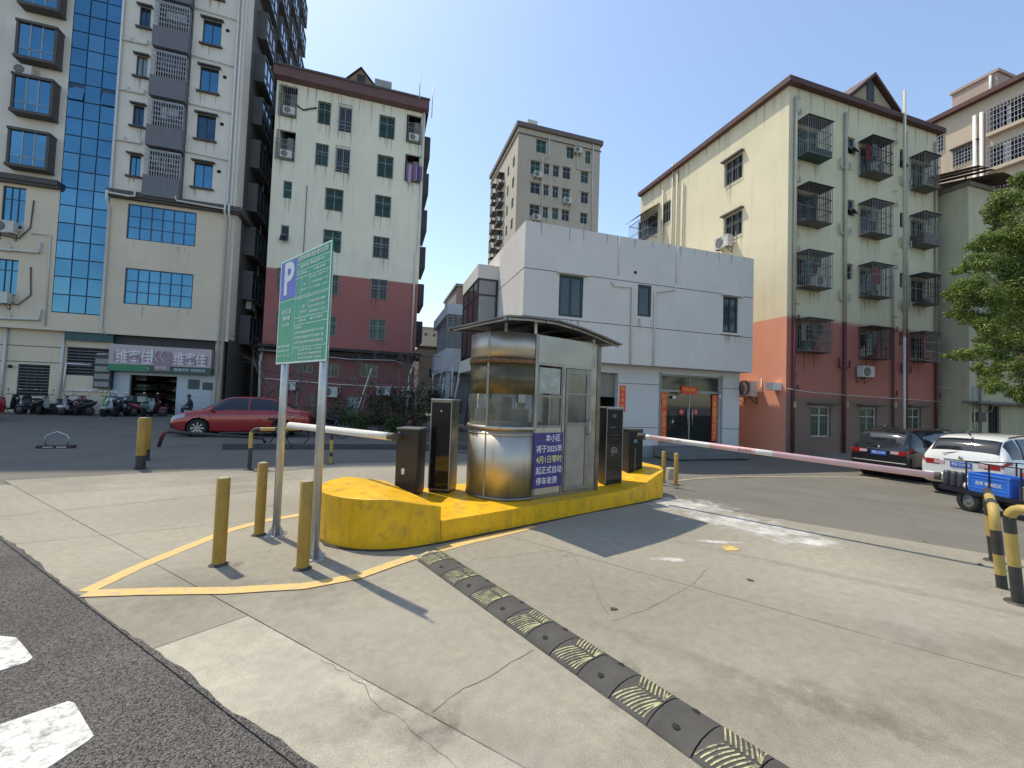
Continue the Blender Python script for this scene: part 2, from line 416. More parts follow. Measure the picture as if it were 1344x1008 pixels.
for q in ([(-6,833),(22,836),(43,862),(36,868),(-6,881)], [(-30,960),(90,919),(98,922),(123,964),(117,970),(40,1022),(-30,1040)]):
    pl = [gz(*p) for p in q]
    MB().prism([(p.x,p.y) for p in pl], -.008, -.003).build('white_dash', m_wline, markings)
worn(m_wline, (.16,.15,.14), (.50,.66), 12)
# pale cement spill and a yellow paint spill on the lane
def blotch(name, col, thr, sc, top=1.):
    m = mat(name, col, .85, var=.1, scale=5); n, l, b = N(m); g = n.new('ShaderNodeNewGeometry')
    a = n.new('ShaderNodeTexNoise'); a.inputs['Scale'].default_value = sc; a.inputs['Detail'].default_value = 9; a.inputs['Roughness'].default_value = .72
    l.new(g.outputs['Position'], a.inputs['Vector']); r = n.new('ShaderNodeMapRange'); r.inputs[1].default_value = thr[0]; r.inputs[2].default_value = thr[1]; r.inputs[4].default_value = top
    tc = n.new('ShaderNodeTexCoord'); ln = n.new('ShaderNodeVectorMath'); ln.operation = 'LENGTH'; l.new(tc.outputs['Object'], ln.inputs[0])
    f = n.new('ShaderNodeMapRange'); f.inputs[1].default_value = .25; f.inputs[2].default_value = 1.; f.inputs[3].default_value = .12; f.inputs[4].default_value = -.22; l.new(ln.outputs['Value'], f.inputs[0])
    ad = n.new('ShaderNodeMath'); ad.operation = 'ADD'; l.new(a.outputs['Fac'], ad.inputs[0]); l.new(f.outputs[0], ad.inputs[1])
    l.new(ad.outputs[0], r.inputs[0]); l.new(r.outputs[0], b.inputs['Alpha']); return m
DISC = None
def spill(name, c, rx, ry, ang, m, z=.003, seed=1):
    global DISC
    b = MB(); b.add([(math.cos(2*PI*k/28),math.sin(2*PI*k/28),0) for k in range(28)], [tuple(range(28))])
    me = b.mesh(name, m); return link(name, me, markings, (c[0],c[1],z), (0,0,ang), (rx,ry,1))
m_spill = blotch('cement_spill', (.72,.71,.66), (.40,.72), 4.5, .85)
m_yspill = blotch('yellow_spill', (.65,.48,.16), (.46,.60), 14)
m_oil = blotch('oil_stain', (.06,.055,.045), (.50,.80), 5, .32)
m_pale = blotch('pale_wear', (.56,.54,.46), (.44,.80), 2.8, .42)
m_damp = blotch('dirty_patch', (.17,.15,.11), (.42,.85), 2.6, .26)
k_ = 0
for i, (x, y, rx, ry) in enumerate(((900,664,1.2,.75),(960,684,1.1,.7),(1020,698,.9,.5),(866,656,.8,.5),(1060,712,.7,.35),(880,735,.4,.1),(940,712,.5,.1))):
    p = gz(x, y); spill('cement_stain', (p.x,p.y), rx, ry, -.35, m_spill, .003+.0004*i, i+1)
p = gz(958,720); spill('paint_stain', (p.x,p.y), .24, .17, .4, m_yspill, .0068, 5)
rn = random.Random(4)
for i in range(9):
    x, y = rn.uniform(60,1330), rn.uniform(625,1000); p = gz(x,y)
    if y > 640+ x*.9 or (x > 1050 and y > 840) or terr(p.x,p.y) < -.021: continue
    spill('oil_spot', (p.x,p.y), rn.uniform(.10,.35), rn.uniform(.08,.25), rn.uniform(0,3), m_oil, .0030+.0001*i, i)
for i in range(22):
    x, y = rn.uniform(200,1340), rn.uniform(618,990); p = gz(x,y)
    if y > 640+x*.75 or terr(p.x,p.y) < -.021 or (p.y > 5.0 and -1.4 < p.x < 4.6): continue
    spill('dirt_patch' if i%2 else 'wear_patch', (p.x,p.y), rn.uniform(.6,1.6), rn.uniform(.3,.8), -.4+rn.uniform(-.3,.3), m_damp if i%2 else m_pale, .0012+.00006*i, i)
for i, (x, y, L_) in enumerate(((1120,760,3.0),(1010,900,2.6),(180,660,3.))):
    p = gz(x,y); spill('tyre_track', (p.x,p.y), L_, .14, math.radians(-52) if i < 2 else math.radians(25), m_damp, .0026+.0001*i, i)
# ------------------------------------------------------------------ buildings: wall sheets with real openings
def wall(name, m, plane, u0, u1, z0, z1, holes=(), depth=.14, parent=None, **k):
    """plane: ('y', n) front facing -Y, ('x-', s) facing -X, ('x+', s) facing +X. holes = (u0,u1,z0,z1)"""
    holes = [h for h in holes if h[1] > u0 and h[0] < u1 and h[3] > z0 and h[2] < z1]
    U = sorted({round(v,4) for v in [u0,u1]+[max(u0,min(u1,h[i])) for h in holes for i in (0,1)]})
    Z = sorted({round(v,4) for v in [z0,z1]+[max(z0,min(z1,h[i])) for h in holes for i in (2,3)]})
    def P_(u, z, d):
        if plane[0] == 'y': return (u, plane[1]+d, z)
        if plane[0] == 'x-': return (plane[1]+d, u, z)
        return (plane[1]-d, u, z)
    mb = MB()
    for i in range(len(U)-1):
        for j in range(len(Z)-1):
            cu, cz = (U[i]+U[i+1])/2, (Z[j]+Z[j+1])/2
            if any(h[0]<cu<h[1] and h[2]<cz<h[3] for h in holes): continue
            mb.add([P_(U[i],Z[j],0),P_(U[i+1],Z[j],0),P_(U[i+1],Z[j+1],0),P_(U[i],Z[j+1],0)], [(0,1,2,3)])
    for h in holes:
        a, b_, c, d = h
        ring = [(a,c),(b_,c),(b_,d),(a,d)]
        for q in range(4):
            (ua,za),(ub,zb) = ring[q], ring[(q+1)%4]
            mb.add([P_(ua,za,0),P_(ub,zb,0),P_(ub,zb,depth),P_(ua,za,depth)], [(0,1,2,3)])
    return mb.build(name, m, parent, **k)
def PM(plane):
    t, v = plane
    if t == 'y': return lambda u, z, o: (u, v-o, z)
    if t == 'x-': return lambda u, z, o: (v-o, u, z)
    return lambda u, z, o: (v+o, u, z)
def pbox(mb, pm, u0, u1, z0, z1, o0, o1, mi=0):
    a, b_ = pm(u0, z0, o0), pm(u1, z1, o1); mb.box(a[0],b_[0],a[1],b_[1],a[2],b_[2], mi)
def window(parent, plane, h, glass=None, frame=None, mull=(2,1), bars=None, bstep=.12, rec=.10, sill=False, hood=False, fw=.05, transom=None, open_=None, barout=.04, hoodm=None, bw=.014):
    """frame, panes and grille set into an opening"""
    pm = PM(plane); u0, u1, z0, z1 = h; glass = glass or m_glass; frame = frame or m_alu
    mb = MB()
    pbox(mb, pm, u0, u0+fw, z0, z1, -rec-.03, -rec+.02); pbox(mb, pm, u1-fw, u1, z0, z1, -rec-.03, -rec+.02)
    pbox(mb, pm, u0+fw, u1-fw, z0, z0+fw, -rec-.03, -rec+.02); pbox(mb, pm, u0+fw, u1-fw, z1-fw, z1, -rec-.03, -rec+.02)
    nu, nz = mull; zt = z1-fw
    us = [u0+fw+(u1-u0-2*fw)*i/nu for i in range(nu+1)]
    zs = [z0+fw+(z1-z0-2*fw)*i/nz for i in range(nz+1)]
    if transom: zs = [z0+fw, z0+(z1-z0)*transom, z1-fw]
    for u in us[1:-1]: pbox(mb, pm, u-fw*.4, u+fw*.4, z0+fw, z1-fw, -rec-.03, -rec+.015)
    for z in zs[1:-1]: pbox(mb, pm, u0+fw, u1-fw, z-fw*.4, z+fw*.4, -rec-.03, -rec+.01)
    w = mb.build('window', frame, parent)
    big = (u1-u0) > 0
    g = MB(); pbox(g, pm, u0+fw*.9, u1-fw*.9, z0+fw*.9, z1-fw*.9, -rec-.02, -rec-.012); g.build('pane', glass, w)
    if bars:
        g = MB(); k = max(2, int((u1-u0)/bstep)); o = barout
        for i in range(k+1):
            u = u0+(u1-u0)*i/k; g.bar(pm(u,z0,o), pm(u,z1,o), bw)
        for z in (z0, z0+(z1-z0)*.5, z1): g.bar(pm(u0,z,o+.012), pm(u1,z,o+.012), bw*1.6)
        g.build('grille', bars, w)
    if sill:
        g = MB(); pbox(g, pm, u0-.12, u1+.12, z0-.10, z0-.003, 0.002, .16); g.build('sill', sill if not isinstance(sill,bool) else m_dfr, w)
    if hood:
        g = MB(); pbox(g, pm, u0-.12, u1+.12, z1+.003, z1+.08, .002, .22); g.build('lintel', hood if not isinstance(hood,bool) else m_dfr, w)
    return w
m_stain = mat('rain_streak', (.16,.15,.12), .9, var=.2); _n, _l, _b = N(m_stain); _b.inputs['Alpha'].default_value = .24
STR = random.Random(77)
def streaks(parent, plane, u0, u1, ztop, lmax=1.3, k=6):
    pm = PM(plane); mb = MB()
    for _ in range(k):
        u = STR.uniform(u0, u1); w = STR.uniform(.015,.05); L = STR.uniform(.25,1.)*lmax; j = STR.uniform(-.02,.02); o = .0015
        mb.add([pm(u-w,ztop,o),pm(u+w,ztop,o),pm(u+w*.8+j,ztop-L*.4,o),pm(u+w*.15+j,ztop-L,o),pm(u-w*.6+j,ztop-L*.5,o)], [(0,1,2,3,4)])
    return mb.build('rain_streaks', m_stain, parent, kind='stuff')
def rect_y(px, n):   # pixel rectangle (x0,y0,x1,y1) measured on a front plane
    x0, y0, x1, y1 = px; a = hy(x0, (y0+y1)/2, n); b_ = hy(x1, (y0+y1)/2, n); xm = (x0+x1)/2
    t, bt = hy(xm, y0, n), hy(xm, y1, n); return (a[0], b_[0], bt[1], t[1])
def rect_x(px, s):
    x0, y0, x1, y1 = px; a = hx(x0, (y0+y1)/2, s); b_ = hx(x1, (y0+y1)/2, s); xm = (x0+x1)/2
    t, bt = hx(xm, y0, s), hx(xm, y1, s); u = sorted((a[0], b_[0])); return (u[0], u[1], bt[1], t[1])
def pipe(parent, pts, r, m, name='drainpipe', seg=8): return MB().tube(pts, r, seg).build(name, m, parent)
def mask_by_z(m, z, col, col3=None, z3=0, edge=.02):
    """two-coat wall paint: another colour below height z, a third tone below z3"""
    n, l, b = N(m); g = n.new('ShaderNodeNewGeometry'); s_ = n.new('ShaderNodeSeparateXYZ'); l.new(g.outputs['Position'], s_.inputs[0])
    cur = b.inputs['Base Color'].links[0].from_socket if b.inputs['Base Color'].links else None
    for zz, cc in ((z, col), (z3, col3)):
        if cc is None: continue
        c = n.new('ShaderNodeMapRange'); c.inputs[1].default_value = zz-edge; c.inputs[2].default_value = zz+edge; c.inputs[3].default_value = 1; c.inputs[4].default_value = 0
        l.new(s_.outputs[2], c.inputs[0])
        nz = n.new('ShaderNodeTexNoise'); nz.inputs['Scale'].default_value = .7; nz.inputs['Detail'].default_value = 8; l.new(g.outputs['Position'], nz.inputs['Vector'])
        vr = n.new('ShaderNodeMix'); vr.data_type = 'RGBA'; l.new(nz.outputs['Fac'], vr.inputs[0]); vr.inputs[6].default_value = (*[v*1.12 for v in cc],1); vr.inputs[7].default_value = (*[v*.86 for v in cc],1)
        t = n.new('ShaderNodeMix'); t.data_type = 'RGBA'; l.new(c.outputs[0], t.inputs[0])
        if cur: l.new(cur, t.inputs[6])
        l.new(vr.outputs[2], t.inputs[7]); cur = t.outputs[2]
    l.new(cur, b.inputs['Base Color'])

# ------------------------------------------------------------------ air conditioner units (hang on the walls, things of their own)
m_acw = mat('ac_casing', (.62,.62,.58), .5, var=.1, scale=5, dirt=.3)
AC = {}
def ac(label, pos, rz=0, sc=1., bracket=True):
    """pos: point on the wall at the unit's bottom middle; local -Y points away from the wall"""
    if not AC:
        b = MB(); b.box(-.42,.42,-.42,-.12,0,.56); b.box(-.43,.43,-.43,-.11,.53,.57); AC['b'] = b.mesh('casing', m_acw)
        b = MB(); b.lathe([(.0,-.428),(.22,-.428),(.225,-.435),(.235,-.435),(.24,-.42)], (-.12,0,.28), 'y', 20)
        for r in (.07,.12,.17,.21): b.lathe([(r,-.436),(r+.008,-.44),(r+.012,-.436)], (-.12,0,.28), 'y', 18, 1)
        for k in range(8):
            t = 2*PI*k/8; b.bar((-.12,-.438,.28), (-.12+.23*math.cos(t),-.438,.28+.23*math.sin(t)), .007, mi=1)
        AC['f'] = b.mesh('fan_grille', [m_dark, m_acw])
        b = MB()
        for x in (-.3,.3):
            b.bar((x,-.45,-.012),(x,0,-.012),.025); b.bar((x,-.42,-.02),(x,-.01,-.28),.02); b.bar((x,-.012,.05),(x,-.012,-.3),.025)
        AC['k'] = b.mesh('bracket', m_dbars)
        b = MB(); b.tube([(.42,-.25,.2),(.5,-.2,.18),(.52,-.03,.3),(.5,-.01,.7)], .02, 6); AC['p'] = b.mesh('hose', m_pvc)
    t = thing('air_conditioner', label, 'air conditioner', pos, rz, 'air conditioner units on the house walls'); t.scale = (sc,)*3
    link('casing', AC['b'], t); link('fan_grille', AC['f'], t); link('hose', AC['p'], t)
    if bracket: link('bracket', AC['k'], t)
    return t

def building(name, label, cat='building', loc=(0,0,0)): return thing(name, label, cat, loc)

# ================================================================== B1: tall block with the blue glass stair strip
m_b1 = mat('greige_render', (.76,.71,.62), .85, var=.06, scale=.5, bump=.2, streak=.22)
m_b1l = mat('tan_render', (.72,.62,.47), .85, var=.06, scale=.5, bump=.2, streak=.2)
m_b1g = mat('grey_panel', (.17,.17,.19), .7, var=.08)
m_corn = mat('cornice_brown', (.105,.095,.09), .8, var=.12)
m_bay = mat('bay_frame_brown', (.10,.09,.085), .75, var=.1)
m_grn = mat('green_fascia', (.03,.16,.10), .5, var=.1)
b1 = building('apartment_block', 'tall greige apartment block with a blue glass strip and a small shop at its foot')
N1 = 31.0; PY1 = ('y', N1); s0, s1, sg0, sg1 = -31., -9.2, -18.02, -15.69; PT = 3.08; TOP = 48.
holes = []; wins = []
def addw(px=None, rect=None, **k):
    r = rect if rect else rect_y(px, N1); holes.append(r); wins.append((r, k)); return r
rw = rect_y((254,213.5,279,247), N1); sw = rect_y((169.6,203.5,184.5,231.5), N1)
nf = 11
for k in range(nf):
    addw(rect=(rw[0],rw[1],rw[2]+PT*k,rw[3]+PT*k), glass=m_bglass, frame=m_dfr, mull=(2,1), sill=m_bay, hood=m_bay)
    addw(rect=(sw[0],sw[1],sw[2]+PT*k,sw[3]+PT*k), glass=m_bglass, frame=m_dfr, mull=(2,1), sill=m_bay, hood=m_bay)
for px in ((166.5,273,257.5,318.5),(163,355.5,253,402)): addw(px, glass=m_bglass, frame=m_bframe, mull=(6,3), rec=.05, fw=.06)
bal = rect_y((193.5,191,239.5,263), N1); bx0, bx1 = bal[0], bal[1]
zpan0 = hy(215,263,N1)[1]; zpan1 = hy(213,236,N1)[1]
bholes = [(bx0, bx1, zpan1+PT*k, zpan0+PT*(k+1)+.02) for k in range(nf)]
gh = (sg0+.02, sg1-.02, 5.8, TOP-1)
wall('wall', m_b1, PY1, sg1, s1, 13.3, TOP, holes+bholes, .16, b1)
wall('wall', m_b1l, PY1, sg1, s1, 4.85, 13.0, holes, .12, b1)
wall('wall', m_b1l, PY1, sg0, sg1, 4.85, 5.78, [], .1, b1)
wall('wall', m_b1, PY1, sg0, sg1, TOP-1, TOP, [], .1, b1)
lh = []
lw1 = rect_y((2,245,33,299), N1); lw2 = rect_y((-6,340,23,387), N1)
lh = [lw1, lw2]
wall('wall', m_b1l, PY1, s0, sg0, 4.85, 13.0, lh, .14, b1)
wall('wall', m_b1, PY1, s0, sg0, 13.3, TOP, [], .1, b1)
m_curt = mat('curtained_blue', (.26,.33,.38), .25, .2, var=.15, scale=2); m_dim = mat('dim_blue', (.05,.11,.17), .12, .6, var=.2)
for r, k in wins:
    if k.get('mull') == (2,1) and random.random() < .45: k = dict(k, glass=random.choice([m_curt, m_dim, m_dim]))
    (window(b1, PY1, r, **k), streaks(b1, PY1, r[0], r[1], r[2]-.12, .9, 4))
for r in lh: window(b1, PY1, r, glass=m_bglass, frame=m_dfr, mull=(3,1), transom=.7)
# glass strip: every pane its own piece
NPAN = mat('strip_back', (.02,.04,.07), .6, var=0)
sb = MB(); sb.box(sg0, sg1, N1+.05, N1+.12, 5.8, TOP-1); strip_o = sb.build('glass_strip', m_bframe, b1)
pw = (sg1-sg0)/3; ph = 1.04; rows = int((TOP-1-5.8)/ph)
pm_ = MB(); pm_.box(.03, pw-.03, -.02, .02, .035, ph-.035); pA = pm_.mesh('pane', m_bglass)
pm_ = MB(); pm_.box(.03, pw-.03, -.02, .02, .035, ph-.035); pB = pm_.mesh('pane', m_bglass2)
for j in range(rows):
    for i in range(3):
        tl = random.uniform(-.012,.012); o = link('pane', random.choice([pA,pA,pB]), strip_o, (sg0+i*pw, N1+.02, 5.8+j*ph), (tl, 0, random.uniform(-.008,.008)))
        zc = 5.8+j*ph
        y_ = hy(100+i*20, 123, N1)[1]
        if i in (0,2) and abs(zc+ph*.5-y_) < ph*.5: o.location.y -= .1; o.rotation_euler = (-.18,0,0)
# cornices
c = MB(); c.box(sg1-.05, s1+.35, N1-.35, N1+.02, 13.0, 13.3); c.box(sg1, s1+.25, N1-.25, N1+.02, 12.86, 13.0); c.box(s0, sg0+.03, N1-.35, N1+.02, 13.0, 13.3); c.box(s0, sg0+.03, N1-.25, N1+.02, 12.86, 13.0)
c.box(s1, s1+.35, N1+.02, N1+17, 13.0, 13.3); c.build('cornice', m_corn, b1)
c = MB(); c.box(sg0-.03,sg1+.03,N1-.03,N1+.1,TOP-1.02,TOP-.9); c.build('moulding', m_b1l, b1); c = MB(); c.box(s0, s1+.02, N1-.03, N1+.02, 4.74, 4.9); c.build('moulding', m_b1l, b1)
# balconies: grey parapets and steel grilles
for k in range(nf):
    z0_, z1_ = zpan0+PT*k, zpan1+PT*k
    c = MB(); c.box(bx0-.03, bx1+.03, N1-.45, N1+.01, z0_, z1_); c.build('parapet', m_b1g, b1)
    g = MB(); zt = z0_+PT-.25
    for i in range(15):
        x = bx0+(bx1-bx0)*i/14; g.bar((x,N1-.42,z1_),(x,N1-.42,zt),.03)
    for z in (z1_+.3, z1_+.6, z1_+.9, z1_+1.2, z1_+1.5, zt): g.box(bx0,bx1,N1-.435,N1-.405,z-.02,z+.02)
    for y in (N1-.28,N1-.14):
        for x in (bx0,bx1): g.bar((x,y,z1_),(x,y,zt),.02)
    gr_ = g.build('balcony_grille', mat('light_steel',(.5,.5,.5),.45,.5,var=.1), b1)
    g = MB()
    for q in range(5):
        x = bx0+.15+random.random()*(bx1-bx0-.7); w_ = random.uniform(.15,.35); h_ = random.uniform(.3,.8)
        g.add([(x,N1+.1+q*.02,zt-.1-h_),(x+w_,N1+.1+q*.02,zt-.12-h_),(x+w_,N1+.13,zt-.1),(x,N1+.13,zt-.1)], [(0,1,2,3)])
    g.build('laundry', random.choice([mat('cloth_pale',(.5,.5,.52),.9),mat('cloth_dark',(.12,.13,.2),.9),mat('cloth_taupe',(.25,.22,.2),.9)]), gr_)
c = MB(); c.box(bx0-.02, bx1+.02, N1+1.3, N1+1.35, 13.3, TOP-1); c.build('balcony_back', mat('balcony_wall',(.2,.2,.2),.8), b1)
c = MB(); c.box(bx1+.01, bx1+.08, N1-.03, N1+.1, 13.3, TOP); c.build('trim', m_b1g, b1)
# pink-tinted floor bands on the right of the upper wall + wall vent holes
for k in range(nf):
    c = MB(); c.lathe([(0,-.01),(.11,-.012),(.12,0)], (s1+.0-1.05, N1-.0, hy(292,226,N1)[1]+PT*k), 'y', 14); c.build('vent_hole', m_dark, b1)
# bay windows on the left wing
bayl = rect_y((12,170,60,216), N1-.55)
for k in range(-0, 10):
    z0_ = bayl[2]+PT*k-.05; z1_ = z0_+1.9; x0_, x1_ = bayl[0], bayl[1]
    if z1_ > TOP: break
    for off in (0, -3.6):
        c = MB(); c.box(x0_-.14+off, x1_+.16+off, N1-.62, N1, z1_, z1_+.14); c.box(x0_-.14+off, x1_+.16+off, N1-.62, N1, z0_-.16, z0_)
        c.box(x1_+off, x1_+.14+off, N1-.55, N1, z0_, z1_); c.box(x0_-.12+off, x0_+off, N1-.55, N1, z0_, z1_)
        bw_ = c.build('bay_window', m_bay, b1)
        ni = 3
        for i in range(ni):
            xa = x0_+off+(x1_-x0_)*i/ni
            c = MB(); c.box(xa+.03, xa+(x1_-x0_)/ni-.03, N1-.50, N1-.46, z0_+.48, z1_-.03); c.build('pane', random.choice([m_bglass,m_bglass2,m_bglass]), bw_)
        c = MB(); c.box(x0_+off+.03, x1_+off-.03, N1-.50, N1-.46, z0_+.03, z0_+.44); c.build('pane', m_bglass, bw_)
        c = MB(); c.box(x0_+off, x1_+off, N1-.52, N1-.48, z0_+.44, z0_+.48)
        for i in range(1, ni): xa = x0_+off+(x1_-x0_)*i/ni; c.box(xa-.03,xa+.03,N1-.52,N1-.45,z0_,z1_)
        c.build('frame', m_alu, bw_)
# drain pipes
zz = hy(150,253,N1)[1]
xp = hy(146,253,N1)[0]
pipe(b1, [(xp,N1-.09,TOP),(xp,N1-.09,zz+.1),(xp,N1-.42,zz-.1),(xp,N1-.42,zz-.6),(xp,N1-.09,zz-.9),(xp,N1-.09,5.0),(xp+.3,N1-.05,4.7)], .07, m_pvc)
for dx in (-.12,.1):
    pipe(b1, [(s1+dx-.35,N1-.09,TOP),(s1+dx-.35,N1-.09,13.5),(s1+dx-.35,N1-.42,13.3),(s1+dx-.35,N1-.42,12.8),(s1+dx-.35,N1-.09,12.5),(s1+dx-.35,N1-.09,.1)], .065, m_pvc)
for k in range(nf):
    z_ = 14.05+PT*k-.75
    if k: pipe(b1, [(xp,N1-.09,z_),(xp+1.3,N1-.09,z_),(xp+1.3,N1-.09,z_+.25)], .045, m_pvc); pipe(b1, [(xp+.5,N1-.09,z_),(xp+.5,N1-.09,z_+.28)], .045, m_pvc)
    if k: pipe(b1, [(bx1+.1,N1-.09,z_+.35),(bx1+.12,N1-.09,z_),(s1-.45,N1-.09,z_-.1)], .035, m_pvc)
xx = hy(182,256,N1)[0]; pipe(b1, [(xp,N1-.42,13.0),(xx-.3,N1-.42,12.95),(xx,N1-.42,13.0),(xx,N1-.42,13.3)], .06, m_pvc)
pipe(b1, [(hy(234,257,N1)[0],N1-.42,13.35),(hy(236,260,N1)[0],N1-.42,13.1),(s1-.4,N1-.42,13.0)], .05, m_pvc)
for zc_ in (9.5, 5.45):
    a_ = hy(54,325 if zc_>8 else 413,N1)
    pipe(b1, [(-24,N1-.1,a_[1]-.5),(a_[0],N1-.1,a_[1]-.3),(a_[0],N1-.1,a_[1]+.3)], .07, m_pvc)
    for q in (0,1.1,2.2): pipe(b1, [(a_[0]-1.3-q,N1-.1,a_[1]-.45),(a_[0]-1.3-q,N1-.1,a_[1]-.1),(a_[0]-1.55-q,N1-.1,a_[1]+.05)], .05, m_pvc)
pipe(b1, [(hy(42,307,N1)[0],N1-.05,hy(42,307,N1)[1]),(hy(67,309,N1)[0],N1-.05,hy(67,309,N1)[1]),(hy(60,428,N1)[0],N1-.05,4.95)], .035, m_pvc)
p_ = hy(36,262,N1); pipe(b1, [(p_[0]+.3,N1-.03,p_[1]),(p_[0]+.25,N1-.05,p_[1]-1.6),(p_[0]-.2,N1-.08,p_[1]-2.3),(p_[0]-1.0,N1-.1,p_[1]-2.2)], .03, m_dbars, 'cable')
p_ = hy(35,350,N1); pipe(b1, [(p_[0]+.2,N1-.03,p_[1]),(p_[0]+.3,N1-.05,p_[1]-1.6),(p_[0]-.2,N1-.08,p_[1]-2.2),(p_[0]-1.0,N1-.1,p_[1]-2.1)], .03, m_dbars, 'cable')
# right side of the block, deep shade put into its dark render and frames; bays floor by floor
m_side = mat('side_render_shaded', (.13,.125,.115), .85, var=.15, scale=.6, streak=.3)
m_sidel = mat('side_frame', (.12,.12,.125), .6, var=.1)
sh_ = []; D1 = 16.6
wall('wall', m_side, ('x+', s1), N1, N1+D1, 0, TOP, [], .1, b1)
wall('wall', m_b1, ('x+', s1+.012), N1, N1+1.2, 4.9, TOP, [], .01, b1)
bayM = MB(); bayM.box(0,.62,0,2.6,1.75,1.88); bayM.box(0,.62,0,2.6,-.1,.02); bayM.box(0,.6,0,.08,0,1.75); bayM.box(0,.6,2.52,2.6,0,1.75)
for q in (.85,1.7): bayM.box(.52,.6,q-.03,q+.03,0,1.75)
bayM.box(.52,.6,.08,2.52,.55,.62); bayF = bayM.mesh('side_bay', m_sidel)
bg_ = MB(); bg_.box(.54,.56,.08,2.52,.02,1.75); bg_.box(.1,.54,.085,.1,.02,1.75); bayG = bg_.mesh('pane', m_bglass)
bgd = MB(); bgd.box(.54,.56,.08,2.52,.02,1.75); bgd.box(.1,.54,.085,.1,.02,1.75); bayGd = bgd.mesh('pane', m_glass)
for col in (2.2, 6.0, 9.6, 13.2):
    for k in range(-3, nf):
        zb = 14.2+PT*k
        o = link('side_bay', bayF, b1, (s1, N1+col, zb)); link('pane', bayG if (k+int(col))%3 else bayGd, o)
for y in (N1+5.3, N1+12.6): pipe(b1, [(s1+.12,y,TOP),(s1+.12,y,.1)], .07, m_pvc)
c = MB(); c.box(s0, s1-.02, N1+.3, N1+D1, TOP-.3, TOP); c.box(s0, s1-.02, N1+D1-.3, N1+D1, 0, TOP-.3); c.box(s0, s0+.3, N1+.3, N1+D1-.3, 0, TOP-.3); c.build('roof', m_b1l, b1)
c = MB(); c.box(s0, s1-.05, N1+.2, N1+3, 4.78, 4.95); c.build('soffit', m_b1l, b1)
# ground floor: tan wall left, recessed shop right
NG = N1+.35; PG = ('y', NG)
def rg(px): return rect_y(px, NG)
hw1 = rg((22.5,479,64.5,519)); hw2 = rg((87,457,143,492.5))
sx0 = hy(60,500,NG)[0]
wall('wall', m_b1l, PG, s0, hy(146,500,NG)[0], 0, 4.78, [hw1, hw2], .12, b1)
for h in (hw1, hw2):
    window(b1, PG, h, glass=m_dark, frame=m_dfr, mull=(4,1), transom=.65)
    g = MB(); nb = int((h[3]-h[2])/.16)
    for i in range(nb+1): z_ = h[2]+(h[3]-h[2])*i/nb; g.box(h[0],h[1],NG+.0,NG+.03,z_-.03,z_+.03)
    g.build('shutter_louvres', mat('louvre_grey',(.14,.15,.17),.6,var=.1), b1)
c = MB(); a_ = rg((90,432,152,448)); c.box(a_[0],a_[1],NG-.25,NG-.01,a_[2],a_[3]); c.build('fascia_strip', mat('teal_strip',(.03,.10,.11),.5), b1)
a_ = rg((128,466,150,510)); c = MB(); c.box(a_[0],a_[1],NG-.35,NG-.01,a_[2],a_[3]); c.build('meter_cabinet', mat('cabinet_dark',(.06,.065,.07),.6), b1)
c = MB()
for q in range(4): c.box(a_[0]+.05,a_[1]-.05,NG-.37,NG-.35,a_[2]+.1+q*.45,a_[2]+.4+q*.45)
c.build('meter_windows', mat('meter_face',(.3,.3,.28),.5), b1)
for (xa,ya),(xb,yb) in (((88,477),(121,479)),((83,512),(147,514)),((88,477),(83,512)),((128,465),(143,465)),((128,465),(127,490))):
    p, q = hy(xa,ya,NG), hy(xb,yb,NG); pipe(b1, [(p[0],NG-.06,p[1]),(q[0],NG-.06,q[1])], .04, m_white, 'conduit')
for xq in (5, 81): p = hy(xq,500,NG); pipe(b1, [(p[0],NG-.08,4.7),(p[0]-.05,NG-.08,.05)], .07, m_pvc)
c = MB(); q_ = hy(16,481,NG); c.ell((q_[0],NG-.15,q_[1]),(.1,.1,.1)); c.build('camera_dome', m_blk, b1)
for yy in (452,473): a_,b__ = hy(0,yy,NG),hy(82,yy,NG); c = MB(); c.box(a_[0]-3,b__[0],NG-.012,NG-.001,a_[1]-.02,a_[1]+.02); c.build('wall_groove', m_corn, b1)
# shop bay
xs0, xs1 = hy(147,500,NG)[0], hy(280,500,NG)[0]; NS = NG
od = rg((169,493,231,545)); od = (od[0], od[1], 0.02, od[3])
m_tile = mat('shop_pale_tile', (.50,.55,.60), .4, var=.05, scale=5)
wall('wall', m_tile, ('y',NS), xs0, xs1, 0, 3.1, [od], .2, b1)
wall('wall', mat('lintel_dark',(.06,.06,.065),.7), ('y',NS+.01), xs0, s1-.3, 3.1, 4.78, [], .1, b1)
c = MB(); c.box(xs1, s1-.31, NS, NS+.4, 0, 4.78); c.build('pillar', m_b1l, b1)
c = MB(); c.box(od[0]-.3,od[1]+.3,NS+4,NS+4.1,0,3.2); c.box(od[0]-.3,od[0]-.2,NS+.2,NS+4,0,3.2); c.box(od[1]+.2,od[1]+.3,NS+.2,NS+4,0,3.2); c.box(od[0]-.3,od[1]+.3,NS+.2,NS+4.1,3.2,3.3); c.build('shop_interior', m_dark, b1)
sh = MB(); col_ = []
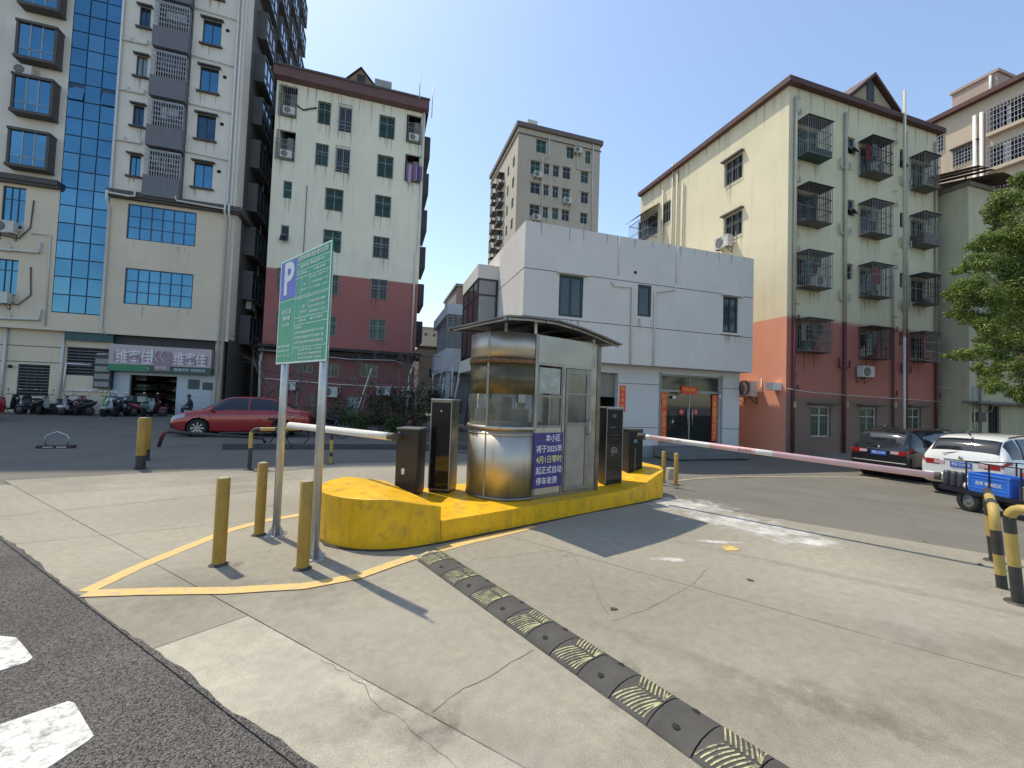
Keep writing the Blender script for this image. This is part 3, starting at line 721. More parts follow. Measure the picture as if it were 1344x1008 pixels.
for r_ in range(4):
    z_ = .3+r_*.6; sh.box(od[0]-.15,od[0]+.5,NS+.8,NS+3.6,z_,z_+.03,0); sh.box(od[1]-.5,od[1]+.15,NS+.8,NS+3.6,z_,z_+.03,0); sh.box(od[0],od[1],NS+3.6,NS+3.9,z_,z_+.03,0)
    x = od[0]+.05
    while x < od[1]-.1:
        w_ = random.uniform(.1,.22); sh.box(x,x+w_*.85,NS+3.62,NS+3.85,z_+.03,z_+random.uniform(.18,.42),random.choice([1,2,3,0])); x += w_
    y = NS+.85
    while y < NS+3.5:
        w_ = random.uniform(.1,.22); sh.box(od[0]-.1,od[0]+.45,y,y+w_*.85,z_+.03,z_+random.uniform(.18,.42),random.choice([1,2,3])); y += w_
sh.build('shop_shelf', [m_alu, mat('goods_red',(.12,.03,.025),.5), mat('goods_green',(.03,.07,.04),.5), mat('goods_pale',(.16,.15,.13),.5)], b1, kind='stuff')
a_ = rg((207,491,276,545)); 
for px in ((247,498,262,511),(266,502,279,512)):
    a_ = rg(px); c = MB(); c.box(a_[0],a_[1],NS-.04,NS-.002,a_[2],a_[3]); c.build('shop_notice', mat('notice_dark',(.08,.09,.09),.5), b1)
for i in range(5): z_ = .2+i*.32; c = MB(); c.box(od[1]+.55,xs1-.05,NS-.03,NS-.002,z_,z_+.27); c.build('panel', m_tile, b1)
# shop sign
sg = thing('shop_sign', 'long pinkish white shop sign with Chinese characters over the dark shop doorway', 'sign', (0,0,0))
a_ = rect_y((142.5,457,277,483), NG-.5); z_hi, z_lo = hy(210,455,NG-.5)[1], hy(210,480,NG-.5)[1]; zg = z_lo-.42
XL, XR = hy(142.5,470,NG-.5)[0], hy(277,475,NG-.5)[0]; NF = NG-.5
c = MB(); c.box(XL,XR,NF,NG-.003,z_lo,z_hi); c.build('sign_box', mat('sign_pink',(.52,.42,.42),.4,var=.06,scale=3), sg)
c = MB(); c.box(XL-.03,XR+.03,NF+.02,NG-.003,zg,z_lo-.003); c.build('sign_strip', mat('sign_green',(.03,.10,.09),.4), sg)
c = MB(); c.box(XL,XL+1.9,NF-.002,NF+.02,zg+.02,z_lo-.01); c.build('sign_strip_end', mat('sign_bright_green',(.03,.25,.12),.4), sg)
m_mv = mat('sign_mauve',(.34,.24,.27),.5,var=.05); m_sw = mat('sign_white_letters',(.75,.73,.74),.5,var=0)
LW = XR-XL
for (fa, fb) in ((.045,.43),(.60,.965)):
    c = MB(); c.box(XL+LW*fa,XL+LW*fb,NF-.01,NF,z_lo+.12,z_hi-.45); c.build('sign_panel', m_mv, sg)
    text('维客佳', .9, m_sw, sg, (XL+LW*(fa+fb)/2,NF-.015,(z_lo+z_hi)/2-.17), (PI/2,0,0), width=LW*(fb-fa)*.9, bold=.008)
c = MB(); c.box(XL+LW*.435,XL+LW*.595,NF-.03,NF,z_lo-.3,z_hi-.3); c.build('sign_panel', m_mv, sg)
zc = (z_lo+z_hi)/2
c = MB()
cx_ = XL+LW*.50
for dx in (0,.32):
    c.bar((cx_-.15+dx,NF-.04,zc+.35),(cx_-.38+dx,NF-.04,zc),.11,.02); c.bar((cx_-.38+dx,NF-.04,zc),(cx_-.15+dx,NF-.04,zc-.35),.11,.02)
c.bar((cx_-.47,NF-.04,zc+.38),(cx_-.47,NF-.04,zc-.38),.1,.02); c.build('sign_emblem', m_sw, sg)
text('便利店', .18, m_sw, sg, (cx_,NF-.035,z_lo-.12), (PI/2,0,0))
for fx, s_ in ((.33,'便利店'),(.70,'烟酒饮料'),(.87,'日用百货')): text(s_, .2, m_sw, sg, (XL+LW*fx,NF+.015,(zg+z_lo)/2), (PI/2,0,0))
ac('white air conditioner below the upper of the two far left podium windows', (hy(12,300,N1)[0],N1,hy(12,308,N1)[1]), 0, 1.15)
ac('white air conditioner below the lower of the two far left podium windows', (hy(4,392,N1)[0],N1,hy(4,399,N1)[1]), 0, 1.1)
ac('cream air conditioner between two bay windows high on the left block', (hy(36,100,N1)[0],N1,hy(36,104,N1)[1]), 0, 1.0)
# flank clutter on the shaded side
for (n_, z_), lb_ in zip(((33.5,7.6),(36,11.0),(35,4.9)), ('lowest','topmost','middle')):
    pass

# ================================================================== B2: cream block over dusky red floors
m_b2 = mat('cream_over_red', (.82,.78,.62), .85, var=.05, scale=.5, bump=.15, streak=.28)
mask_by_z(m_b2, 10.01, (.36,.135,.12), (.24,.10,.095), 4.25, .05)  # lowest tone: the shade under the ledge, put into the wall colour
N2 = 32.0; PY2 = ('y', N2); a0, a1 = -7.52, 2.48; T2 = 22.93
b2 = building('residential_block', 'cream seven-storey block with red lower floors and brown roof edge, behind the green sign')
cr = lambda x0,y0,x1,y1: (320+x0/3.879, 70+y0/3.879, 320+x1/3.879, 70+y1/3.879)
c4 = lambda x0,y0,x1,y1: (320+x0/3.36, 300+y0/3.36, 320+x1/3.36, 300+y1/3.36)
gw = [cr(378,250,442,360),cr(690,322,768,432),cr(365,463,430,572),cr(680,523,760,632),cr(200,650,245,738),cr(415,692,505,800),cr(668,727,748,832),
      cr(405,903,495,1010),c4(570,38,640,130),c4(560,225,632,312),c4(355,205,418,290),c4(345,387,408,470),c4(553,402,625,490),c4(147,175,168,262),c4(143,365,163,450)]
ww = [cr(483,275,550,400),cr(468,485,540,608)]
lw = [c4(235,600,305,635),c4(365,597,418,655),c4(515,597,590,655),c4(285,730,312,780)]
bl = [cr(178,165,272,325),cr(162,392,262,545),cr(828,315,905,460),cr(820,518,910,658)]
H2 = [rect_y(p,N2) for p in gw+ww+lw+bl]
sm2 = rect_y(cr(188,875,231,925),N2); H2.append(sm2)
dr = rect_y(c4(453,740,505,822),N2); dr = (dr[0],dr[1],.02,dr[3]); H2.append(dr)
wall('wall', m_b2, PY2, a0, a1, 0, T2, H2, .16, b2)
for i, p in enumerate(gw):
    r = rect_y(p, N2)
    if i in (4,): window(b2, PY2, r, glass=m_gglass, frame=m_alu, mull=(1,2), fw=.04)
    else: window(b2, PY2, r, glass=m_gglass if i not in (8,9) else m_glass, frame=m_alu, mull=(2,1), transom=.68, bars=m_bars if i in (8,9,10,11,12,13,14,2) else m_dbars, bstep=.2, barout=.03, bw=.02)
for p in gw+ww+bl: r = rect_y(p, N2); streaks(b2, PY2, r[0]-.05, r[1]+.05, r[2], 1.4, 6)
for q_ in range(14): u_ = a0+.3+q_*.72; streaks(b2, PY2, u_, u_+.4, T2-.02, 2.2, 2)
for p in ww:
    r = rect_y(p, N2); window(b2, PY2, r, glass=m_glass, frame=m_alu, mull=(2,1), transom=.3)
    g = MB(); k_ = 7
    for i in range(k_+1):
        x = r[0]+(r[1]-r[0])*i/k_; g.bar((x,N2-.3,r[2]),(x,N2-.3,r[3]),.022)
    for z_ in (r[2],r[2]+.55,r[3]): g.box(r[0],r[1],N2-.315,N2-.285,z_-.015,z_+.015); g.box(r[0]-.01,r[0]+.01,N2-.3,N2,z_-.01,z_+.01); g.box(r[1]-.01,r[1]+.01,N2-.3,N2,z_-.01,z_+.01)
    g.build('grille', m_bars, b2)
for p in lw: window(b2, PY2, rect_y(p,N2), glass=m_gglass, frame=m_alu, mull=(3,1), fw=.05, bars=m_bars, bstep=.22)
window(b2, PY2, sm2, glass=m_glass, frame=m_alu, mull=(1,1))
c = MB(); c.bar((sm2[0]+.3,N2-.3,sm2[2]-.25),(sm2[1]-.3,N2-.3,sm2[2]-.25),.5,.02)
c.add([(sm2[0],N2,sm2[2]),(sm2[1],N2,sm2[2]),(sm2[1],N2-.35,sm2[2]-.5),(sm2[0],N2-.35,sm2[2]-.5)],[(0,1,2,3)]); c.build('open_sash', m_glass, b2)
for i, p in enumerate(bl):   # little balconies with grilles
    r = rect_y(p, N2)
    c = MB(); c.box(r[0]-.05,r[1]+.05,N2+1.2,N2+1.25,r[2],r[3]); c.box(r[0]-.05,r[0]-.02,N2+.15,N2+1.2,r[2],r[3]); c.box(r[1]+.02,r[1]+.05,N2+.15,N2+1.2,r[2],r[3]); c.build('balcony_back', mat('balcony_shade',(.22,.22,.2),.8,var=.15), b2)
    g = MB(); k_ = 9
    for j in range(k_+1): x = r[0]+(r[1]-r[0])*j/k_; g.bar((x,N2-.12,r[2]),(x,N2-.12,r[3]-.7 if i!=0 else r[3]),.02)
    for z_ in (r[2],(r[2]+r[3])/2,r[3]-.7): g.box(r[0],r[1],N2-.135,N2-.105,z_-.015,z_+.015)
    g.build('balcony_grille', m_bars, b2)
    g = MB(); g.box(r[0]+.1,r[0]+.12,N2+.02,N2+.9,r[2],r[3]-.1); g.box(r[0]+.6,r[0]+1.0,N2+.5,N2+.55,r[2]+.8,r[3]-.2); g.build('shutter', mat('balcony_grey',(.33,.33,.31),.7,var=.2), b2)
    if i != 3: ac('grey air conditioner in the %s balcony of the cream seven-storey block' % ['top left','second-floor-down left','top right'][i], (r[0]+(.7 if i<2 else .55),N2+.05,r[2]+.1), 0, .85, False)
    else:
        g = MB()
        for q in range(7):
            x = r[0]+.1+q*(r[1]-r[0]-.2)/7; h_ = random.uniform(1.0,1.5); g.box(x,x+.22,N2-.19-.02*(q%2),N2-.16,r[3]-.85-h_,r[3]-.85,q%3)
        g.build('laundry', [mat('cloth_purple',(.22,.13,.26),.9),mat('cloth_lilac',(.45,.35,.45),.9),mat('cloth_navy',(.08,.08,.18),.9)], b2)
g = MB(); g.box(dr[0],dr[1],N2+.08,N2+.12,dr[2],dr[3]); g.build('door', mat('steel_door_grey',(.28,.33,.34),.5,.3,var=.15), b2)
# roof edge: brown slope of tiles with a dark gutter; gable dormer
m_fas = mat('brown_red_fascia', (.16,.085,.08), .7, var=.12, scale=2, streak=.2)
c = MB(); c.add([(a0-.15,N2-.02,T2),(a1+.2,N2-.02,T2),(a1+.2,N2-.45,T2+.12),(a0-.15,N2-.45,T2+.12),(a0-.15,N2-.45,T2+.85),(a1+.2,N2-.45,T2+.85),(a0-.15,N2+.3,T2+1.1),(a1+.2,N2+.3,T2+1.1),(a0-.15,N2+14,T2),(a1+.2,N2+14,T2),(a0-.15,N2+14,T2+1.1),(a1+.2,N2+14,T2+1.1)],
    [(0,1,2,3),(3,2,5,4),(4,5,7,6),(0,3,4,6,10,8),(1,9,11,7,5,2),(6,7,11,10),(8,10,11,9)]); roof2 = c.build('roof', m_fas, b2)
c = MB(); c.box(a0-.2,a1+.25,N2-.52,N2-.46,T2+.78,T2+.92); c.build('gutter', m_corn, b2)
gx0, gx1, gxp, gzp = hy(449,104,N2)[0], hy(497,119,N2)[0], hy(474,92,N2)[0], hy(474,92,N2+.2)[1]
c = MB(); zb = T2+.9
c.add([(gx0,N2+.1,zb),(gx1,N2+.1,zb),(gxp,N2+.1,gzp),(gx0,N2+5,zb),(gx1,N2+5,zb),(gxp,N2+5,gzp)], [(0,1,2),(3,5,4)], 0)
c.add([(gx0-.2,N2-.05,zb-.1),(gxp,N2-.05,gzp+.1),(gxp,N2+5,gzp+.1),(gx0-.2,N2+5,zb-.1)], [(0,1,2,3)], 1)
c.add([(gx1+.2,N2-.05,zb-.1),(gxp,N2-.05,gzp+.1),(gxp,N2+5,gzp+.1),(gx1+.2,N2+5,zb-.1)], [(0,1,2,3)], 1); c.build('dormer', [mat('dormer_ochre',(.36,.25,.14),.8,var=.2), m_corn], roof2)
c = MB(); c.box(gxp-.25,gxp+.3,N2+.05,N2+.09,zb+.3,zb+.95); c.build('dormer_window', m_dfr, roof2)
p = hy(502,113,N2+3); c = MB(); c.box(p[0]-.6,p[0]+.7,N2+3,N2+5,T2+1.1,p[1]+.5); c.build('stair_hut', mat('hut_grey',(.4,.42,.4),.8,var=.15), roof2)
for (x,y0_,y1_) in ((550,125,106),(566,150,120)): p = hy(x,y0_,N2); q = hy(x,y1_,N2); pipe(b2, [(p[0],N2-.5,p[1]-.6),(p[0],N2-.5,q[1])], .035, m_pvc, 'vent_pipe')
# dark ledge above ground floor, pipes, cables
c = MB(); c.box(a0-.1,a1+.35,N2-.75,N2-.001,4.62,4.80); c.box(a0-.1,a1+.3,N2-.45,N2-.001,4.25,4.55); c.build('ledge', mat('ledge_dark',(.05,.04,.042),.8,var=.2), b2)
pipe(b2, [(a0-.05,N2-.6,4.4),(-2,N2-.6,4.1),(1.0,N2-.6,4.2),(a1,N2-.6,3.7)], .04, m_galv, 'conduit')
pipe(b2, [(hy(500,560,N2)[0]+2.6,N2-.3,0),(a1-.45,N2-.3,.3),(a1-.35,N2-.3,3.3),(a1,N2-.35,4.3)], .09, m_pvc)
pipe(b2, [(hy(345,470,N2)[0],N2-.2,4.6),(hy(341,500,N2)[0],N2-.2,3.6),(hy(341,540,N2)[0],N2-.2,.3)], .08, m_pvc)
pipe(b2, [(a1-.12,N2-.1,T2),(a1-.14,N2-.1,12.6),(a1-.3,N2-.1,12.2),(a1-.3,N2-.1,4.8)], .07, m_pvc)
pipe(b2, [(a0+2.2,N2-.05,16),(a0+2.2,N2-.05,11)], .02, m_dbars, 'cable')
pipe(b2, [(hy(389,138,N2)[0],N2-.06,hy(389,138,N2)[1]),(hy(398,146,N2)[0],N2-.06,hy(398,145,N2)[1]),(hy(416,142,N2)[0],N2-.06,hy(416,142,N2)[1])], .05, m_dbars, 'cable')
pipe(b2, [(a0,N2-.12,2.55),(-3,N2-.12,2.35),(0,N2-.12,2.3),(a1+3,N2-.12,2.35)], .035, m_pvc, 'cable')
c = MB(); c.box(a0,a0+.3,N2+.17,N2+14,0,T2); c.box(a1-.3,a1,N2+.17,N2+14,0,T2); c.box(a0+.3,a1-.3,N2+13.7,N2+14,0,T2); c.build('side_walls', m_b2, b2)
c = MB()
for k in range(6): z_ = 5.9+2.97*k; c.box(a1+.002,a1+.62,N2+2,N2+5.5,z_,z_+1.7)
c.build('side_cages', mat('side_cage_dark',(.05,.05,.055),.6,var=.2), b2)
ac('white air conditioner on the shaded ground floor wall right of the sign poles', (hy(433,512,N2)[0],N2,hy(433,521,N2)[1]), 0, 1.25)
ac('pale air conditioner on the shaded ground floor wall left of the sign poles', (hy(380,505,N2)[0],N2,hy(380,512,N2)[1]), 0, 1.0)
ac('round-fan air conditioner by the drainpipe corner of the red block', (hy(503,512,N2)[0],N2,hy(503,519,N2)[1]), 0, 1.1)
ac('small air conditioner at the right end of the red block ground floor', (hy(533,515,N2)[0],N2,hy(533,521,N2)[1]), 0, .9)
ac('white air conditioner on the shaded flank of the tall left block', (s1, 34.2, 7.4), PI/2, 1.1)
ac('cream air conditioner low on the shaded flank of the tall left block', (s1, 36.6, 5.0), PI/2, 1.1)

# ================================================================== T: grey tower far behind
m_t = mat('tower_grey', (.50,.45,.36), .85, var=.08, scale=.15, streak=.3)
NT = 60.; tx0, tx1, ty1, TT = 18.45, 32.25, 76.6, 42.9
bt = building('grey_tower', 'grey-brown tower block rising behind the two-storey white building')
c5 = lambda x0,y0,x1,y1: (560+x0/3.36, 150+y0/3.36, 560+x1/3.36, 150+y1/3.36)
tw = [c5(*q) for q in ((483,115,527,170),(458,207,500,265),(517,220,540,265),(557,228,583,275),(600,235,633,285),(680,253,712,303),(457,303,500,350),(515,313,538,358),(555,320,580,368),(597,330,630,375),(680,345,712,393),(453,400,497,450),(512,410,535,457),(553,415,580,463),(595,423,628,470),(677,437,708,483),(617,147,648,195),(700,165,722,218))]
HT = [rect_y(p, NT) for p in tw]
for k in (1,2,3,4,5):
    for r in HT[11:16]: HT.append((r[0],r[1],r[2]-3.2*k,r[3]-3.2*k)) if len(HT) < 60 and k*5 > 0 and True else None
HT = HT[:43]
wall('wall', m_t, ('y',NT), tx0, tx1, 0, TT, HT, .2, bt)
for i, r in enumerate(HT): streaks(bt, ('y',NT), r[0], r[1], r[2], 1.5, 5); window(bt, ('y',NT), r, glass=m_gglass if i in (0,16) or i%4 == 1 else m_glass, frame=m_alu, mull=(2,1), transom=.65, fw=.07, hood=m_t if i<18 else False)
hs = []
for zc_ in [TT-5.2-3.25*k for k in range(11)]:
    for (u, w_) in ((61.4,1.1),(64.4,.9),(67.2,2.0),(71.2,1.6),(74.3,1.2)): hs.append((u,u+w_,zc_,zc_+1.6))
wall('wall', m_t, ('x-',tx0), NT, ty1, 0, TT, hs, .2, bt)
for h in hs:
    window(bt, ('x-',tx0), h, glass=m_glass, frame=m_alu, mull=(2,1), fw=.07)
    if h[1]-h[0] > 1.5:
        c = MB(); c.box(tx0-.9,tx0-.002,h[0]-.1,h[1]+.1,h[2]-.35,h[2]+.02); c.box(tx0-.95,tx0-.002,h[0]-.1,h[1]+.1,h[3]+.05,h[3]+.1)
        for j in range(6): y = h[0]+(h[1]-h[0])*j/5; c.bar((tx0-.88,y,h[2]),(tx0-.88,y,h[3]),.04)
        c.build('window_cage', m_dbars, bt)
c = MB(); c.box(tx0-.35,tx1+.35,NT-.35,ty1,TT,TT+.25); c.box(tx0-.15,tx1+.15,NT-.15,ty1,TT-1.0,TT-.9); c.box(tx0-.35,tx1+.35,NT-.35,NT-.1,TT+.25,TT+.7); c.box(tx0-.35,tx0-.1,NT-.1,ty1,TT+.25,TT+.7); c.build('parapet', mat('parapet_brown',(.17,.13,.12),.8,var=.1), bt)
c = MB(); c.box(tx0+.3,tx1,NT+.5,ty1-.3,TT-.3,TT-.01); c.box(tx1-.3,tx1,NT+.25,ty1,0,TT-.31); c.build('roof', m_t, bt)
for pts in (((720.8,182),(720.3,205),(712,208),(710.5,292)),((778,187),(776.5,304)),((757,200),(757,222),(777,225))):
    pipe(bt, [(hy(x,y,NT)[0],NT-.15,hy(x,y,NT)[1]) for x,y in pts], .09, m_pvc)
for (x,y),lb_ in (((704.7,232),'just below the upper left window'),((743.5,266),'under the middle windows'),((757,200),'near the top right'),((703,288),'just above the white building roof')):
    p = hy(x,y,NT); ac('small air conditioner on the grey tower, '+lb_, (p[0],NT,p[1]-.3), 0, 1.5)
p = hy(699,171,NT); c = MB(); c.box(p[0]-.8,p[0]+.8,NT+.1,NT+1.5,TT+.25,TT+1.6); c.build('roof_tank', m_pvc, bt)

# ================================================================== W: two-storey pale grey house
m_w = mat('pale_grey_paint', (.70,.66,.61), .75, var=.05, scale=.6, bump=.1, streak=.12)
m_wg = mat('groove_line', (.10,.10,.11), .8, var=0)
NW = 15.0; wx0, wx1 = 5.02, 16.0; zr = 8.48; zs = 3.3
bw = building('white_house', 'two-storey pale grey house with an overhanging upper floor behind the guard booth')
m_wgl = mat('see_through_glass', (.06,.09,.10), .04, .0, var=0, spec=.9); m_wgl.node_tree.nodes['Principled BSDF'].inputs['Alpha'].default_value = .55
wl = [rect_y(p,NW) for p in ((733.5,361.5,765.5,416),(837,374,855,415.5),(949,389.5,968.5,437))]
wall('wall', m_w, ('y',NW), wx0, wx1, zs, zr, wl, .18, bw)
for i, r in enumerate(wl):
    streaks(bw, ('y',NW), r[0]-.1, r[1]+.1, r[2]-.1, .7, 5)
    w_ = window(bw, ('y',NW), r, glass=m_wgl, frame=mat('dark_green_frame',(.02,.045,.05),.5,var=0), mull=(2,1) if i!=1 else (1,1), fw=.09, rec=.06)
    c = MB(); c.box(r[0]-.3,r[1]+.3,NW+.6,NW+.62,r[2]-.2,r[3]+.2); c.build('room_back', m_dark, bw)
    if i != 1:
        c = MB()
        for k in range(9):
            z_ = r[2]+.15+k*(r[3]-r[2]-.3)/9; c.box((r[0]+r[1])/2+.05,r[1]-.12,NW+.10,NW+.115,z_,z_+.12)
        c.build('blind', mat('blind_grey',(.30,.33,.34),.6), w_)
        c = MB(); c.box(r[0]-.12,r[1]+.2,NW-.14,NW-.001,r[3]+.02,r[3]+.1); c.build('lintel', m_w, w_)
    if i == 2: c = MB(); c.box(r[0]-.12,r[1]+.12,NW-.1,NW-.001,r[2]-.09,r[2]-.01); c.build('sill', m_w, w_)
for q_ in range(15): u_ = wx0+.2+q_*.72; streaks(bw, ('y',NW), u_, u_+.5, zr-.01, .8, 1)
z_g1 = hy(688,351,NW)[1]; z_g2 = hy(687,414,NW)[1]
c = MB()
for z_ in (z_g1, z_g2):
    c.box(wx0,wx1,NW-.004,NW-.001,z_-.014,z_+.014); c.box(wx0-.004,wx0-.001,NW,NW+5.7,z_-.014,z_+.014)
for xx_ in (hy(829,440,NW)[0], hy(858,440,NW)[0]): c.box(xx_-.01,xx_+.01,NW-.004,NW-.001,zs,z_g2)
c.build('groove', m_wg, bw)
wall('wall', m_w, ('x-',wx0), NW, NW+5.7, zs, zr, [], .1, bw)
wall('wall', m_w, ('x+',wx1), NW, NW+9, zs, zr, [], .1, bw)
c = MB(); c.box(wx0+.02,wx1-.02,NW+.19,NW+9,zs-.0,zs+.12); c.box(wx0+.02,wx1-.02,NW+.3,NW+9,zr-1.0,zr-.8); c.box(wx0+.01,wx1-.01,NW+.19,NW+.3,zr-1.0,zr-.001); c.box(wx0+.01,wx0+.2,NW+.3,NW+5.69,zr-.8,zr-.001); c.box(wx1-.2,wx1-.01,NW+.3,NW+9,zr-.8,zr-.001); c.box(wx0+.02,wx1-.02,NW+8.8,NW+9,zs+.12,zr-1.0)
c.build('roof', m_w, bw)
c = MB(); c.ell((hy(834,357.5,NW)[0],NW,hy(834,357.5,NW)[1]),(.07,.03,.07)); c.build('vent_hole', m_dark, bw)
p1, p2, p3 = hy(802,372,NW), hy(829,378,NW), hy(828,478,NW)
pipe(bw, [(p1[0],NW-.05,p1[1]+.1),(p1[0]+.1,NW-.05,p1[1]-.1),(p2[0],NW-.05,p2[1]),(p2[0],NW-.05,zs)], .035, m_w)
p1, p2 = hy(886,381,NW), hy(859,384,NW); pipe(bw, [(p1[0],NW-.05,p1[1]+.1),(p1[0]-.1,NW-.05,p1[1]),(p2[0],NW-.05,p2[1]),(p2[0],NW-.05,zs)], .035, m_w)
for xx_ in (812, 888): p1 = hy(xx_,330,NW); pipe(bw, [(p1[0],NW-.03,zr-.05),(p1[0],NW-.03,z_g1+.2)], .02, m_w)
# side bay with black framed glazing
nb_ = 18.6; q0 = 4.05; ztb = 7.76; zwt = 7.13
c = MB(); c.box(q0,wx0-.002,nb_,nb_+3.6,zwt,ztb); c.build('bay_wall', m_w, bw); c = MB(); c.box(q0,wx0-.002,nb_,nb_+3.6,3.0,3.6); c.build('bay_wall', m_w, bw)
c = MB(); c.box(q0,q0+.07,nb_,nb_+.07,3.6,zwt); c.box(wx0-.12,wx0-.05,nb_,nb_+.07,3.6,zwt); c.box(q0+.07,wx0-.12,nb_,nb_+.06,zwt-.08,zwt); c.box(q0+.07,wx0-.12,nb_,nb_+.06,6.35,6.42)
for y in (nb_+1.0,nb_+2.2,nb_+3.4): c.box(q0,q0+.07,y,y+.08,3.6,zwt)
c.box(q0,q0+.06,nb_+.07,nb_+3.5,zwt-.08,zwt); c.box(q0,q0+.06,nb_+.07,nb_+3.5,6.35,6.42)
bf = c.build('bay_frame', m_dfr, bw)
c = MB(); c.box(q0+.07,wx0-.12,nb_+.03,nb_+.04,3.6,zwt); c.build('pane', mat('curtained_glass',(.30,.30,.31),.15,.1,var=.08,scale=2), bf)
c = MB(); c.box(q0+.03,q0+.04,nb_+.08,nb_+3.5,3.6,zwt); c.build('pane', m_glass, bf)
# ground floor: panelled wall, glass door with couplets, dark opening by the booth
NWg = NW+.55; wr = hy(970,540,NWg)[0]; doorr = rect_y((867,493,945.5,583),NWg); d0, d1_ = doorr[0], doorr[1]; dz = hy(906,493,NWg)[1]
og = rect_y((786,489,810.5,585),NWg); og = (og[0]-1.6,og[1],-.3,og[3]); zb0 = -.6
m_wp = mat('grey_cladding', (.62,.61,.60), .6, var=.04, scale=.8)
m_wf = mat('stone_trim', (.30,.31,.30), .7, var=.08)
wall('wall', m_wp, ('y',NWg), wx0+.4, wr, zb0, zs, [(d0,d1_,-.02,dz),og], .25, bw)
c = MB()
for z_ in (hy(840,504,NWg)[1], hy(840,561,NWg)[1]): c.box(og[1]+.02,d0-.06,NWg-.005,NWg-.001,z_-.012,z_+.012); c.box(d1_+.06,wr,NWg-.005,NWg-.001,z_-.012,z_+.012)
c.build('groove', m_wg, bw)
c = MB(); c.box(d0-.09,d0-.001,NWg-.03,NWg+.05,-.02,dz+.08); c.box(d1_+.001,d1_+.09,NWg-.03,NWg+.05,-.02,dz+.08); c.build('door_trim', m_wf, bw)
c = MB(); c.box(og[0]-.0,og[1]-.003,NWg+.25,NWg+.3,og[3]-1.0,og[3]); c.build('shutter', mat('roller_shutter',(.27,.26,.22),.6,.2,var=.1), bw)
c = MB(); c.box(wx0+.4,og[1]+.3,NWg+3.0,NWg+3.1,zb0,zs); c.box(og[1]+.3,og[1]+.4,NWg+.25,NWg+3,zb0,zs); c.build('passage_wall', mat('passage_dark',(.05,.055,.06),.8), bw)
wall('wall', m_wp, ('x+',wr), NWg, NWg+8, zb0, zs, [], .1, bw)
wall('wall', m_wp, ('x-',wx0+.4), NWg, NWg+8, zb0, zs, [], .1, bw)
c = MB(); c.box(d0,d1_,NWg+.12,NWg+.16,-.02,.1); c.box(d0,d1_,NWg+.12,NWg+.16,dz-.75,dz-.66); c.box(d0,d1_,NWg+.12,NWg+.16,dz-.06,dz)
mid = (d0+d1_)/2
for x in (d0,mid-.03,d1_-.06): c.box(x,x+.06,NWg+.12,NWg+.16,.1,dz-.06)
df = c.build('glass_door', m_alu, bw)
for xa, xb in ((d0+.06,mid-.03),(mid+.03,d1_-.06)):
    c = MB(); c.box(xa,xb,NWg+.135,NWg+.145,.1,dz-.75); c.build('pane', mat('door_glass',(.045,.05,.05),.04,.3,var=.15,scale=3,spec=.9), df)
c = MB(); c.box(d0+.06,d1_-.06,NWg+.135,NWg+.145,dz-.66,dz-.06); c.build('pane', mat('transom_glass',(.06,.07,.06),.1,.2,var=.3,scale=6), df)
for x in (mid-.12,mid+.12):
    c = MB(); c.tube([(x,NWg+.06,.85),(x,NWg+.06,1.6)], .018, 6); c.box(x-.01,x+.01,NWg+.06,NWg+.13,.9,.92); c.box(x-.01,x+.01,NWg+.06,NWg+.13,1.5,1.52); c.build('handle', m_galv, df)
m_red = mat('couplet_red', (.85,.065,.025), .6, var=.08, scale=8); m_gold = mat('couplet_gold', (.80,.52,.12), .45, .2, var=0); m_rose = mat('rosette_red', (.55,.04,.05), .5, var=0)
for xa, s_, lab in ((d0+.10,'财源广进\n生意兴隆','l'),(d1_-.38,'万事如意\n鸿运当头','r')):
    c = MB(); c.box(xa,xa+.28,NWg+.09,NWg+.1,.15,dz-.8); cp = c.build('couplet', m_red, bw)
    chs = s_.replace('\n','')
    for i, ch in enumerate(chs): text(ch, .25, m_gold, cp, (xa+.14,NWg+.087,dz-.98-i*(dz-1.05)/8), (PI/2,0,0))
c = MB(); cxp = hy(906.5,512,NWg); c.box(cxp[0]-.42,cxp[0]+.42,NWg+.09,NWg+.1,cxp[1]-.16,cxp[1]+.16); c.ell((cxp[0],NWg+.095,cxp[1]),(.47,.005,.17)); cp = c.build('door_banner', m_red, bw)
text('恭喜发财', .17, m_gold, cp, (cxp[0],NWg+.084,cxp[1]), (PI/2,0,0))
for px in ((896,541),(915,541)):
    p = hy(*px,NWg); c = MB()
    for k in range(8): t = PI*k/4; c.ell((p[0]+.09*math.cos(t),NWg+.10,p[1]+.09*math.sin(t)),(.06,.006,.06),0,8,5)
    o = c.build('door_rosette', m_rose, bw); text('福', .14, mat('rosette_pale',(.8,.55,.55),.6,var=0), o, (p[0],NWg+.09,p[1]), (PI/2,0,0))
for px in ((885,521.5),(945.5,520.5)): p = hy(*px,NWg); c = MB(); c.box(p[0]-.06,p[0]+.06,NWg-.02,NWg+.05,p[1]-.06,p[1]+.06); c.build('notice', m_white, bw)
p = hy(817,518,NWg); zt_, zb_ = hy(817,507,NWg)[1], hy(817,531,NWg)[1]; c = MB(); c.box(p[0]-.14,p[0]+.14,NWg-.015,NWg-.002,zb_-.3,zt_+.03); cp = c.build('couplet', m_red, bw)
for i, ch in enumerate('出入平安'): text(ch, .2, m_gold, cp, (p[0],NWg-.018,zt_-.1-i*.25), (PI/2,0,0))
